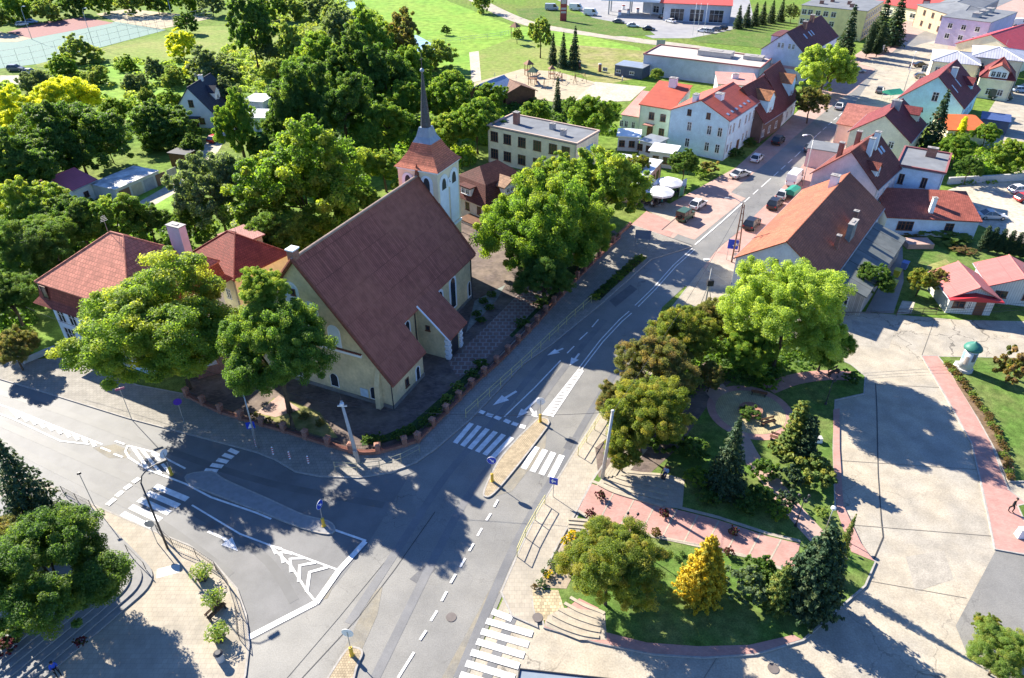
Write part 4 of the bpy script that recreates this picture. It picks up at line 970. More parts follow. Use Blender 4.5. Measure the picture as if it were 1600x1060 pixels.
# light blue gable house and its neighbours
SKYB = wallmat('ice_blue_render', (0.45, 0.56, 0.60)); ORR = mat('orange_sheet_roof', (0.42, 0.085, 0.045), 0.6, 0.1, 0.5, 0.4, tile=(0.35, 1.2, 0.02), tvar=0.04)
h = House('blue_gable_house', 'tall ice blue three storey house with red sheet roof and wide gable by the street', 'house', (1139, 189), (1185, 159), (1049, 172), 8.0, 10.8, wall=SKYB, rmat=ORR, over=.3)
h.win('S', [1.4, 3.6, 7.8], [1.3, 4.6], .95, 1.8); h.win('S', [4.2, 8.2], [7.6], .85, 1.2, FRAMEB); h.win('A', [1.5, 3.4, 6.5, 10, 12, 14.3], [4.9], .9, 1.9); h.win('A', [1.5, 3.4, 10, 12], [1.3], .9, 1.7)
h.door('A', 7.5, 1.3, 2.3)
for i in range(6): h.skylight(1.2 + i * 2.2, .12, .9, .6)
h.chimney(5.5, 4.6, 11.2, 1.6, 1.4, WHITE, 9); h.chimney(.8, 7.6, 11.6, 1.4, .9, WHITE, 9)
MINT = wallmat('mint_render', (0.52, 0.56, 0.44))
h = House('mint_house', 'mint green two storey house with bright red roof beside the ice blue gable house', 'house', (1050.5, 172), (1000.5, 163.5), (1074, 140), 6.6, 9.2, roof='mono', wall=MINT, rmat=ORR, Wd=9.5, over=.3)
h.win('A', [1.8, 4.4], [3.9, .9], 1.2, 1.5, FRAMEB); h.win('S', [2, 5, 7.5], [3.6], .9, 1.4)
h.chimney(3.6, 8.2, 10.8, 1.6, 1.2, WHITE, 8)
h.door('A', 4.6, 1.0, 2.1)
PCAN = tilemat('porch_tiles', (0.42, 0.2, 0.16)); MB().box(h.q(4.6, -.7, 2.9), (2.2, 1.5, .14), rz=math.atan2(h.ux.y, h.ux.x)).build('porch_roof', PCAN, h.e)
PRS = mat('pink_sheet_roof', (0.50, 0.24, 0.20), 0.7, 0.08, 0.5, 0.3, tile=(0.4, 2.0, 0.02), tvar=0.04)
h = House('lean_to_annex', 'low mint annex with a pale red lean to roof left of the mint house', 'annex', (999, 184), (972, 180), (1001, 156), 3.6, 5.4, roof='mono', wall=MINT, rmat=PRS, over=.25)
h.win('A', [1.2, 2.8, 3.9], [1.1], .8, 1.4)
PAV = mat('white_sheet', (0.72, 0.73, 0.74), 0.4, 0.04, 1.0, 0.4)
for nm, lb, a, b, c2, z, L in (('market_pavilion', 'white flat roofed kiosk with a dark blue wall behind the cafe', (999, 215), (966, 213), (1012, 206), 3.0, None),
                           ('market_pavilion', 'white roofed kiosk with a red front beside the ice blue house', (1053, 241), (1016, 236), (1066, 232), 3.0, None),
                           ('market_pavilion', 'small white kiosk with grey roof between two larger white kiosks', (1024, 226), (1000, 220), (1030, 219), 2.8, None)):
    h = House(nm, lb, 'kiosk', a, b, c2, z, roof='flat', wall=mat('kiosk_wall', (0.5, 0.53, 0.58), 0.7, 0.05), rmat=(PAV if 'small' not in lb else ZINC), over=.35, Wd=4.5)
    h.win('A', [1.4, 3.4], [.9], 1.2, 1.3, FRAMEB, 'double')
h = House('cafe_building', 'low pink terracotta cafe building behind the white parasols', 'cafe', (1034, 252), (1004, 284), (1016, 245), 3.8, roof='flat', wall=wallmat('terracotta_render', (0.5, 0.30, 0.22)), rmat=PAV, over=.2, Wd=8, L=12.5)
h.win('A', [2, 4.5, 7, 9.5], [.8], 1.4, 1.9, FRAMEB)

# timber framed gables along the street
TIMB = mat('dark_timber_wall', (0.16, 0.10, 0.08), 0.85, 0.15, 1.0); BR = tilemat('brown_red_tiles', (0.20, 0.055, 0.04)); ORT = tilemat('orange_tiles', (0.38, 0.16, 0.07))
h = House('row_house', 'long steep dark red roofed row house beside the ice blue house', 'house', (1192, 190), (1226, 168), (1128, 164), 4.6, 10.5, wall=TIMB, rmat=BR, L=12.5, Wd=11, over=.5)
h.dormer(3.2, .6, 3.6, 2.8, m=wallmat('dormer_blue', (0.42, 0.60, 0.66)), rm=ORT, winw=1.2)
h.win('A', [1.5, 5, 9], [1.0], 1.2, 1.5); h.win('S', [3, 7], [1.2, 4.6], 1.0, 1.4)
h = House('row_house', 'farther steep dark red roofed house partly behind the round street tree', 'house', (1224, 168), (1250, 145), (1168, 141), 4.6, 11.2, wall=wallmat('white_gable', (0.55, 0.60, 0.60)), rmat=BR, L=12, Wd=11, over=.5)
h.dormer(6.0, .6, 3.6, 3.0, m=MATS['dormer_blue'], rm=ORT, winw=1.2)
h.win('A', [1.5, 5, 9], [1.0], 1.2, 1.5)
h = House('outbuilding', 'low outbuilding with pale pink sheet roof between the ice blue house and the grey hall', 'outbuilding', (1184, 135), (1122, 132), (1188, 118), 4.0, roof='flat', wall=WHITE, rmat=PRS, over=.2, Wd=12)
h.chimney(5, 6, 5.2, 1.6, 1.2, WHITE, 4.15, 'roof_light')
GREYW = wallmat('blue_grey_wall', (0.34, 0.38, 0.44))
h = House('market_hall', 'long blue grey windowless hall with a flat roof edged in dark red', 'hall', (1188, 108), (1006, 86), (1196, 96), 5.2, roof='flat', wall=GREYW, rmat=mat('pale_roof', (0.45, 0.40, 0.36), 0.9, 0.1, 0.5), over=.2, Wd=13, parapet=mat('red_edge', (0.25, 0.09, 0.09), 0.8, 0.05))
h.chimney(14, 8, 6.6, 9, 4, ZINC, 5.2, 'roof_light'); h.chimney(4, 9, 6.2, 5, 3, ZINC, 5.2, 'roof_light')
h = House('container_shed', 'long low dark blue shed at the left end of the grey hall', 'shed', (1004, 108), (961, 102), (1008, 96), 2.8, roof='flat', wall=mat('navy_wall', (0.08, 0.10, 0.15), 0.7, 0.1), rmat=ZINC, over=.1, Wd=6)
h.win('A', [3, 7, 11], [.9], 1.4, .9)
LIL = wallmat('lilac_render', (0.46, 0.47, 0.58))
h = House('lilac_house', 'large lilac blue house with dark purple red roof and four gable windows', 'house', (1258, 86), (1308.7, 56.6), (1187, 78.5), 7.5, 12.2, wall=LIL, rmat=tilemat('purple_red_tiles', (0.15, 0.055, 0.055)), over=.3)
h.win('S', [3.4, 4.4, 6.2, 7.2], [8.4], .7, 1.3); h.win('A', [2, 5, 8, 11, 14, 17, 20, 23, 26], [4.4, 1.3], 1.2, 1.5)
MB().box(h.q(-.04, h.W / 2, 3.9), (.06, h.W, .7), rz=math.atan2(h.ux.y, h.ux.x)).build('pink_band', mat('band_pink', (0.5, 0.28, 0.32), 0.9, 0.05), h.e)
for t in (8, 12, 14): h.skylight(t, .45, .8, 1.6)
h.chimney(12, 5, 13.3, 1.2, 1.0, BRICK, 10.5); h.chimney(20, 5.6, 13.8, 1.2, 1.0, BRICK, 11)
h.dormer(3, 1.0, 9, 2.2, side=1, gable=False, winw=2.0)
YEL = wallmat('yellow_render', (0.62, 0.52, 0.24))
h = House('yellow_school', 'large yellow three storey building with flat grey roof at the top of the photo', 'school', (1355, 18.4), (1379, 3.5), (1248.6, 10.6), 9.0, roof='flat', wall=YEL, rmat=FLATR, over=.2, L=24)
h.win('A', [2 + 3.2 * i for i in range(7)], [6.4, 3.6, .9], 1.8, 1.7); h.win('S', [10, 12.5, 15, 17.5, 19.5], [6.3, 3.4], 1.6, 1.6)
for a, b in ((5, 6), (10, 8), (12, 14), (6, 16)): h.chimney(a, b, 10.2, 1.8, 1.0, BRICK, 9.15, 'roof_vent')

# ---------------------------------------------------------------- right of the street
CYAN = wallmat('sky_blue_render', (0.36, 0.60, 0.72)); MAR = tilemat('maroon_tiles', (0.21, 0.045, 0.045))
h = House('sky_blue_house', 'sky blue gable house with maroon roof and two long skylights', 'house', (1505, 169), (1530, 139), (1405, 153), 4.8, 10.3, wall=CYAN, rmat=MAR, over=.35)
h.win('S', [6.0], [5.2], 1.3, 2.0, FRAMEW, 'double'); h.skylight(3, .35, .6, 2.2); h.skylight(8, .4, .6, 2.2)
h.chimney(9, 5, 10.8, 1.2, 1.2, WHITE, 8); h.win('A', [2, 6, 10, 14], [1.4], 1.2, 1.3)
h.dormer(13, 1.0, 3, 1.2, rm=MAR)
YC = wallmat('pale_yellow_render', (0.6, 0.55, 0.38))
h = House('maroon_roof_house', 'pale yellow house with maroon roof, chimney and satellite dish behind the dark spruce', 'house', (1421.7, 222.5), (1446, 194), (1328, 205.5), 6.0, 9.9, wall=YC, rmat=MAR, over=.3)
h.win('S', [3, 7], [1.5, 4.2], 1.0, 1.3); h.chimney(7, 5.2, 11.2, 1.0, 1.6, ZINC, 8.4); h.dormer(10, 1.2, 2.5, 1.6, rm=MAR)
PKR = tilemat('pinkish_tiles', (0.42, 0.16, 0.12))
h = House('small_shop', 'low shop with pink tiled canopy roof on the street side of the pale yellow house', 'shop', (1380, 190), (1352, 186), (1384, 176), 4.0, 5.2, roof='mono', wall=wallmat('pink_wall', (0.5, 0.34, 0.33)), rmat=PKR, L=8, Wd=4.5)
h = House('small_shop', 'lower front shop with pink tiled roof nearest the pink house', 'shop', (1368, 204), (1334, 198), (1374, 190), 4.0, 5.3, roof='mono', wall=MATS['pink_wall'], rmat=PKR, L=7.5, Wd=4.5)
PINKW = wallmat('pale_pink_render', (0.52, 0.42, 0.42))
h = House('pink_house', 'tall pale pink house with dark red roof, two white dormers and two chimneys', 'house', (1370, 294), (1405, 262), (1265, 274), 7.0, 11.6, wall=PINKW, rmat=BR, over=.35, L=12.5)
h.dormer(1.6, 1.0, 1.9, 1.3, m=WHITE); h.skylight(8.3, .5, .8, 1.2); h.skylight(9.6, .5, .8, 1.2)
h.chimney(4.4, 3.6, 13.0, .8, .8, WHITE, 9.5); h.chimney(7.6, 3.8, 13.2, .8, .8, WHITE, 9.5); h.chimney(3, 7.6, 11.8, .7, .7, BRICK, 8.5); h.chimney(10, 7.2, 12, .7, .7, BRICK, 8.5)
h.win('A', [2, 5, 8], [1.3, 4.2], .9, 1.3); h.win('S', [2.4, 8], [5.0], .8, 1.1)
h = House('street_annex', 'low pink annex with flat grey roof between the pink house and the street', 'annex', (1314, 240), (1288, 236), (1330, 222), 3.6, roof='flat', wall=MATS['pink_wall'], rmat=FLATR, over=.2, Wd=5, L=6)
WB = wallmat('bluish_white_render', (0.48, 0.56, 0.68))
h = House('white_flat_roof_house', 'bluish white house with flat grey roof and two pairs of dark windows', 'house', (1476, 273), (1401, 260), (1490.6, 244), 7.0, roof='flat', wall=WB, rmat=FLATR, over=.2, parapet=mat('red_edge', (0.25, 0.09, 0.09)))
L_ = h.L
h.win('A', [L_ * .32, L_ * .38, L_ * .80, L_ * .86], [4.2], .42, 1.7, FRAMEB, 'single'); h.win('A', [L_ * .15, L_ * .4, L_ * .62, L_ * .87], [2.0], .8, .8, FRAMEB, 'dark'); h.win('R', [1.5, 3.5, 6], [2.6, 4.6], .7, 1.1)
h.chimney(L_ * .4, 7.5, 8.7, 1.6, .8, BRICK, 7.16)
REDT = tilemat('fresh_red_tiles', (0.33, 0.095, 0.065))
h = House('red_roof_bungalow', 'long white bungalow with brick red tiled roof and one white chimney', 'bungalow', (1531, 346), (1387, 339), (1527, 330), 3.0, 4.6, roof='mono', wall=WB, rmat=REDT, Wd=7.2, over=.4)
h.win('A', [h.L * .30, h.L * .74], [.9], 1.3, 1.5, FRAMEB); h.win('A', [h.L * .82], [.9], 1.3, 1.5, FRAMEB); h.chimney(h.L * .51, 1.4, 5.9, .6, .6, WHITE, 3.2)
OLDT = tilemat('old_orange_tiles', (0.42, 0.145, 0.08), (0.22, 0.3), blotch=(0.22, 0.08, 0.05), bscale=0.2, bamt=0.7)
h = House('old_tiled_house', 'long low old house with a weathered orange tiled roof along the street', 'house', (1151, 403), (1258, 296), (1290, 430), 4.8, 8.9, wall=wallmat('dull_white_render', (0.50, 0.52, 0.54)), rmat=OLDT, L=29.5, Wd=12, over=.35)
h.win('S', [3.2, 8.2], [1.3], .8, 1.0, FRAMEB); h.win('S', [5.2, 6.8], [5.2], .7, 1.0, FRAMEB)
h.chimney(24, 5.2, 10.2, 1.0, 1.2, WHITE, 8)
FELT = mat('dark_felt_roof', (0.11, 0.125, 0.12), 0.8, 0.12, 0.8, 0.3, tile=(4.2, 30.0, 0.12), tvar=0.12, mortar=(0.05, 0.05, 0.05), blotch=(0.17, 0.18, 0.17), bscale=0.3, bamt=0.6)
h = House('felt_roof_house', 'low wood fronted house with shallow dark felt roof behind the old orange tiled house', 'house', (1351, 464), (1412, 374), (1292, 440), 3.0, 4.9, roof='mono', wall=mat('weathered_boards', (0.36, 0.33, 0.29), 0.9, 0.12, 1.0, tile=(0.2, 4.0, 0.02), tvar=0.2), rmat=FELT, over=.3, Wd=6.6)
h.chimney(5.5, 6.0, 7.8, .5, .5, BRICK, 4.3); h.chimney(10.6, 5.6, 8.0, 2.4, .7, mat('sooty_render', (0.22, 0.23, 0.22), 0.9, 0.2, 1.0), 4.2, 'parapet_wall'); h.chimney(14.0, 6.2, 8.3, .6, .6, BRICK, 4.3)
h.win('S', [2.2], [.9], 1.0, 1.4)
PR3 = mat('coral_sheet_roof', (0.42, 0.135, 0.12), 0.55, 0.06, 0.5, 0.35, tile=(0.35, 3.0, 0.02), tvar=0.05)
CLAD = mat('white_cladding', (0.58, 0.57, 0.53), 0.8, 0.05, 1.0, tile=(0.3, 5.0, 0.02), tvar=0.04)
k = House('kiosk_shop', 'small white panelled kiosk with coral red gabled roof facing the side street', 'kiosk', (1558, 466), (1482, 462), (1532, 432), 2.7, 4.2, axis='S', wall=CLAD, rmat=PR3, over=.45, L=5.6, Wd=6.2, verge=.5)
k.win('A', [4.3], [1.0], 1.5, 1.0, FRAMEB, 'double'); k.door('A', 1.6, 1.2, 2.0, FRAMEB); k.win('A', [3.0], [.8], .5, 1.2)
MB().extrude([(-.5, 2.55), (6.1, 2.55), (6.1, 2.67), (2.8, 3.3), (-.5, 2.67)], lambda p: k.q(p[0], -1.1, p[1]), lambda p: k.q(p[0], .1, p[1])).build('canopy', mat('bright_red_sheet', (0.42, 0.03, 0.04), 0.5, 0.05), k.e)
k = House('kiosk_shop', 'second coral roofed kiosk cut by the right edge of the photo', 'kiosk', (1640, 455), (1572, 448), (1604, 418), 2.7, 4.2, axis='S', wall=CLAD, rmat=PR3, over=.4, L=7, Wd=6, verge=.4)
k.win('A', [2, 5.4], [1.0], 1.5, 1.0, FRAMEB)
h = House('orange_roof_garage', 'low garage with bright orange roof behind the dark spruce', 'garage', (1546, 206), (1482, 204), (1540, 186), 3.0, 3.8, roof='mono', wall=YC, rmat=mat('bright_orange_roof', (0.50, 0.12, 0.03), 0.6, 0.06, 0.5, tile=(0.35, 3, 0.02), tvar=0.05), over=.3, Wd=8)
h = House('carport', 'dark blue flat carport roof behind the orange garage', 'carport', (1578, 192), (1534, 186), (1586, 170), 2.8, roof='flat', wall=mat('navy_wall', (0.08, 0.10, 0.15)), rmat=mat('blue_sheet', (0.05, 0.08, 0.2), 0.5, 0.1), over=.2, Wd=6)
MR = mat('standing_seam_roof', (0.38, 0.38, 0.42), 0.45, 0.08, 0.5, 0.5, tile=(0.6, 8.0, 0.05), tvar=0.08)
h = House('silver_roof_house', 'pale house with a hipped silver sheet metal roof beside the town junction', 'house', (1531, 102), (1458, 95), (1524, 78), 6.5, 8.0, roof='hip', wall=YC, rmat=MR, over=.35, Wd=14)
h.win('A', [3, 6, 9, 12], [3.6, 1], 1.2, 1.5)
h = House('silver_roof_house', 'larger pale house with silver sheet metal roof at the right edge', 'house', (1600, 96), (1520, 88), (1594, 70), 7.0, 8.6, roof='hip', wall=YC, rmat=MR, over=.35, Wd=14)
h.win('A', [3, 6, 9, 12], [1.0, 4.0], 1.3, 1.6)
h = House('gable_front_house', 'cream house with maroon mansard and a central dormer of three windows near the right edge', 'house', (1585, 126), (1532, 120), (1590, 104), 5.0, 9.2, roof='hip', wall=YC, rmat=MAR, over=.3, Wd=9)
h.win('A', [2, 4.5, 7], [1.0], 1.2, 1.5)
d = MB().extrude([(h.L / 2 - 2, 4.6), (h.L / 2 + 2, 4.6), (h.L / 2 + 2, 6.8), (h.L / 2, 8.0), (h.L / 2 - 2, 6.8)], lambda p: h.q(p[0], -.1, p[1]), lambda p: h.q(p[0], 3.5, p[1])).build('dormer', WHITE, h.e)
MB().extrude([(h.L / 2 - 2.4, 6.6), (h.L / 2, 8.05), (h.L / 2 + 2.4, 6.6), (h.L / 2 + 2.4, 6.8), (h.L / 2, 8.25), (h.L / 2 - 2.4, 6.8)], lambda p: h.q(p[0], -.4, p[1]), lambda p: h.q(p[0], 3.7, p[1])).build('dormer_roof', REDT, d)
for i in (-1, 0, 1):
    p = h.q(h.L / 2 + i * 1.15, -.12, 5.3); n = -h.uy; window(d, p, math.atan2(n.y, n.x) + math.pi / 2, .95, 1.3)
h = House('scarlet_roof_hall', 'cream hall with a scarlet sheet roof and raised gable at the right edge', 'hall', (1590, 84), (1640, 66), (1490, 70), 6.0, 9.5, wall=YC, rmat=mat('scarlet_sheet', (0.50, 0.06, 0.06), 0.5, 0.06, 0.5, tile=(0.4, 5, 0.02), tvar=0.05), over=.4, L=26)
h.win('S', [5, 9], [2.0], 1.4, 1.6)
h = House('lilac_flat_house', 'lilac flat roofed block behind the scarlet roof', 'building', (1548, 36), (1598, 16), (1508, 32), 8.0, roof='flat', wall=wallmat('lilac_wall', (0.42, 0.38, 0.52)), rmat=FLATR, over=.2, L=26, Wd=14)
h.win('S', [3, 7, 11], [5, 2], 1.4, 1.5)
for a in (6, 12, 18): h.chimney(a, 6, 9.4, 3, 2, ZINC, 8.15, 'roof_vent')
# old brick buildings at the top edge
h = House('old_granary', 'old sandy brick building with arched doorway at the top edge of the photo', 'building', (1500, 27), (1470, 18), (1512, 10), 7.0, 9.0, roof='hip', wall=wallmat('sandy_brick', (0.38, 0.30, 0.2)), rmat=FLATR, over=.3, L=24, Wd=16)
h.win('A', [4, 9, 14, 19], [1.0, 4.4], 1.3, 1.6, FRAMEB)
h = House('grey_warehouse', 'long grey warehouse behind the lilac block at the top right edge', 'warehouse', (1516, 22), (1556, 2), (1490, 14), 6.0, 7.8, wall=wallmat('grey_wall', (0.25, 0.24, 0.24)), rmat=FLATR, over=.3, L=40, Wd=14)
h.win('A', [4 + 4 * i for i in range(8)], [2.0], 1.4, 1.6, FRAMEB)
h = House('red_roof_shop', 'red roofed shop behind the tall dark conifers at the top of the photo', 'shop', (1448, 18), (1392, 8), (1455, 2), 4.0, 5.5, roof='mono', wall=YC, rmat=mat('red_sheet', (0.45, 0.08, 0.06), 0.6, 0.06), over=.4, L=24, Wd=16)
h.win('A', [5, 10, 15], [1.0], 2.4, 1.6)

# petrol station
h = House('service_garage', 'grey garage hall with three roller doors and red roof at the petrol station', 'garage', (1144, 9), (1070, 6), (1148, -6), 6.0, 7.4, roof='mono', wall=GREYW, rmat=mat('red_sheet', (0.45, 0.08, 0.06)), over=1.0, L=24, Wd=14)
for i in range(3):
    pos, ang = h.face('A', 5 + 7 * i, 0.1); window(h.e, pos, ang, 5.0, 4.2, FRAMEW, 'triple', 'roller_door')
h = House('station_shop', 'petrol station shop with a red hipped roof beside the service garage', 'shop', (1066, 8), (1020, 2), (1070, -8), 4.5, 6.5, roof='hip', wall=GREYW, rmat=MATS['red_sheet'], over=1.0, L=17, Wd=14)
h.win('A', [3, 7, 11], [.6], 2.6, 2.4)
cn = tag(empty('petrol_canopy', P(985, 22)), 'pale blue flat petrol station canopy on slim posts over the pumps', 'canopy')
MB().box((0, 0, 5.6), (22, 11, .9), rz=R(-14)).build('canopy_roof', mat('canopy_blue', (0.5, 0.58, 0.68), 0.5, 0.05), cn)
for dx in (-8, 0, 8):
    for dy in (-3.5, 3.5):
        a = R(-14); MB().box((dx * math.cos(a) - dy * math.sin(a), dx * math.sin(a) + dy * math.cos(a), 2.6), (.45, .45, 5.2), rz=a).build('post', ZINC, cn)
pump = tag(empty('petrol_pump', P(968, 24)), 'white and red petrol pump under the canopy', 'petrol pump', 'petrol pumps under the canopy')
MB().box((0, 0, .9), (1.1, .6, 1.8)).build('pump_body', WHITE, pump); MB().box((0, 0, 1.5), (1.12, .62, .4)).build('pump_display', mat('red_sheet', (0.45, 0.08, 0.06)), pump)
for px in ((982, 22), (996, 20), (974, 15)): copy_tree(pump).location = P(*px)
tt = tag(empty('station_totem', P(880, 33)), 'tall dark red price totem on the petrol station lawn', 'sign')
MB().box((0, 0, 4.2), (2.4, .5, 8.4)).build('totem_panel', mat('totem_red', (0.28, 0.05, 0.05), 0.5, 0.05), tt); MB().box((0, -.27, 6.6), (1.9, .04, 1.6)).box((0, -.27, 4.2), (1.9, .04, .7)).box((0, -.27, 3.0), (1.9, .04, .7)).build('totem_display', mat('totem_pale', (0.45, 0.4, 0.4), 0.5, 0.05), tt)
tt = tag(empty('shop_totem', P(1437, 38)), 'dark red advertising totem beside the road at the top right', 'sign')
MB().box((0, 0, 4.2), (2.6, .5, 8.4)).build('totem_panel', MATS['totem_red'], tt); MB().box((0, -.27, 6.9), (2.1, .04, 1.4)).build('totem_display', MATS['totem_pale'], tt)

# ---------------------------------------------------------------- upper left houses
BLK = mat('black_roof', (0.035, 0.035, 0.05), 0.7, 0.1, 1.0, 0.4, tile=(0.3, 0.36, 0.03))
h = House('black_roof_house', 'white gabled house with a steep black roof among the trees, upper left', 'house', (334, 178), (372, 150), (284, 163), 3.2, 8.6, wall=WHITE, rmat=BLK, over=.5, L=12, Wd=9.0)
h.win('S', [3.0, 5.8], [.9], 1.2, 1.3, FRAMEB); h.win('S', [4.6], [4.6], 1.1, 1.5, FRAMEB); h.door('S', 4.5, 1.1, 2.1)
h.chimney(7, 4.5, 9.6, .8, .8, WHITE, 8); h.dormer(5, 1.2, 2.6, 1.8, m=WHITE, side=0)
MB().box(h.q(-1.0, 4.6, 2.5), (2.0, 3.0, .12), rz=math.atan2(h.ux.y, h.ux.x)).build('porch_roof', BLK, h.e)
h = House('plum_roof_cottage', 'small white cottage with plum red roof behind the trees on the left', 'cottage', (112, 297), (148, 281), (70, 281), 3.2, 4.6, wall=WHITE, rmat=mat('plum_sheet', (0.45, 0.11, 0.15), 0.6, 0.06, 0.6, tile=(0.4, 3, 0.02), tvar=0.05), over=.4)
h.win('A', [2.4], [1.0], 1.0, 1.0, FRAMEB); h.chimney(2.5, 8, 5.5, .8, .8, BRICK, 4)
h = House('garage_row', 'row of pale garages with white patched flat roof beside the lane', 'garages', (180, 297), (247, 268), (150, 283), 2.6, roof='flat', wall=wallmat('garage_wall', (0.42, 0.43, 0.42)), rmat=mat('white_patchy_roof', (0.62, 0.61, 0.58), 0.8, 0.2, 0.6, blotch=(0.2, 0.2, 0.2), bscale=0.5, bamt=0.6), over=.15, Wd=6)
for i in range(6):
    pos, ang = h.face('A', 1.6 + i * 2.7, 0.05); o = MB().box((0, -.03, 1.05), (2.2, .07, 2.1)).build('garage_door', mat('garage_door_%s' % ('brown', 'beige', 'grey')[i % 3], ((0.2, 0.12, 0.08), (0.45, 0.42, 0.33), (0.3, 0.33, 0.38))[i % 3], 0.7, 0.1), h.e); o.location = pos; o.rotation_euler = (0, 0, ang)
h = House('garden_shed', 'small brown shed with flat roof beyond the garage row', 'shed', (290, 243), (304, 236), (270, 238), 2.6, roof='flat', wall=WOOD, rmat=DARK, over=.2, Wd=4)
h = House('white_shed', 'white flat roofed shed between trees left of the dark wood', 'shed', (416, 185), (424, 178), (386, 180), 3.0, roof='flat', wall=WHITE, rmat=PAV, over=.3, Wd=5, L=6)
h = House('white_shed', 'low white outbuilding in the garden beside the black roofed house', 'shed', (410, 160), (424, 152), (385, 158), 3.0, roof='flat', wall=WHITE, rmat=PAV, over=.3, Wd=5, L=6)
h = House('blue_roof_pavilion', 'playground pavilion with blue and brown roof behind the trees', 'pavilion', (772, 152), (740, 146), (790, 138), 3.2, 5.4, wall=WOOD, rmat=mat('slate_blue_roof', (0.22, 0.30, 0.42), 0.5, 0.1), over=.6, L=8, Wd=10, axis='S')
h = House('brown_pavilion', 'brown roofed pavilion beside the blue roofed one', 'pavilion', (790, 148), (776, 140), (806, 140), 3.0, 4.6, wall=WOOD, rmat=tilemat('brown_tiles', (0.22, 0.12, 0.08)), over=.6, L=6, Wd=8)
# ================================================================ TREES AND PLANTS
BARK = mat('bark', (0.10, 0.075, 0.05), 0.95, 0.25, 3.0, 0.1)
LM = {
 'G': leaf_mat('leaves_green', (0.075, 0.155, 0.022), (0.15, 0.25, 0.045), (0.22, 0.28, 0.045), 0.2),
 'D': leaf_mat('leaves_dark', (0.048, 0.105, 0.025), (0.095, 0.175, 0.04), (0.13, 0.19, 0.045), 0.2),
 'Y': leaf_mat('leaves_yellow_green', (0.10, 0.18, 0.03), (0.18, 0.27, 0.05), (0.30, 0.34, 0.06), 0.25),
 'YG': leaf_mat('leaves_lime', (0.15, 0.23, 0.04), (0.27, 0.36, 0.08), (0.32, 0.40, 0.10), 0.3),
 'DG': leaf_mat('leaves_mid_green', (0.06, 0.13, 0.025), (0.12, 0.21, 0.042), (0.17, 0.24, 0.05), 0.25),
 'L': leaf_mat('leaves_light', (0.125, 0.200, 0.050), (0.200, 0.275, 0.075), (0.250, 0.275, 0.075), 0.2),
 'S': leaf_mat('leaves_silver', (0.084, 0.133, 0.070), (0.168, 0.224, 0.119)),
 'O': leaf_mat('leaves_olive', (0.085, 0.115, 0.035), (0.17, 0.18, 0.06), (0.24, 0.19, 0.08), 0.25),
 'A': leaf_mat('leaves_autumn_green', (0.095, 0.15, 0.025), (0.19, 0.23, 0.045), (0.30, 0.27, 0.06), 0.2),
 'YY': leaf_mat('leaves_yellow', (0.36, 0.40, 0.03), (0.60, 0.60, 0.05), (0.16, 0.26, 0.03), 0.2),
 'GO': leaf_mat('needles_golden', (0.340, 0.270, 0.015), (0.600, 0.450, 0.030), (0.200, 0.200, 0.020), 0.25, 0.25),
 'N': leaf_mat('needles_dark', (0.023, 0.055, 0.026), (0.052, 0.098, 0.039), (0.091, 0.117, 0.039), 0.15, 0.15),
 'NL': leaf_mat('needles_light', (0.060, 0.108, 0.024), (0.132, 0.192, 0.036), (0.240, 0.240, 0.036), 0.25, 0.2),
 'B': leaf_mat('leaves_brown', (0.140, 0.100, 0.045), (0.260, 0.180, 0.090), (0.100, 0.120, 0.030), 0.3),
 'M': leaf_mat('leaves_magenta', (0.09, 0.02, 0.03), (0.20, 0.03, 0.06), (0.08, 0.09, 0.03), 0.4, 0.3),
 'F': leaf_mat('flower_yellow', (0.350, 0.300, 0.020), (0.600, 0.500, 0.040), (0.080, 0.140, 0.020), 0.4),
}
def leaf_cloud(c, nrm, size, clump, rng, name, asp=0.55):
    """quads (leaf sprays) at centres c with normals nrm"""
    n = len(c)
    nrm = nrm / (np.linalg.norm(nrm, axis=1, keepdims=True) + 1e-9)
    r = rng.normal(size=(n, 3)); t = np.cross(nrm, r); t /= (np.linalg.norm(t, axis=1, keepdims=True) + 1e-9)
    b = np.cross(nrm, t)
    s = (size * rng.uniform(0.6, 1.3, n))[:, None]
    fold = nrm * s * 0.15
    v = np.empty((n, 4, 3), dtype=np.float32)
    v[:, 0] = c - t * s * .5; v[:, 1] = c - b * s * asp * .5 + fold; v[:, 2] = c + t * s * .5; v[:, 3] = c + b * s * asp * .5 + fold
    me = bpy.data.meshes.new(name)
    me.vertices.add(n * 4); me.vertices.foreach_set('co', v.reshape(-1))
    me.loops.add(n * 4); me.loops.foreach_set('vertex_index', np.arange(n * 4, dtype=np.int32))
    me.polygons.add(n); me.polygons.foreach_set('loop_start', np.arange(0, n * 4, 4, dtype=np.int32))
    me.update(calc_edges=True)
    a = me.attributes.new('clump', 'FLOAT', 'FACE'); a.data.foreach_set('value', clump.astype(np.float32))
    a = me.attributes.new('leaf', 'FLOAT', 'FACE'); a.data.foreach_set('value', rng.uniform(0, 1, n).astype(np.float32))
    return me
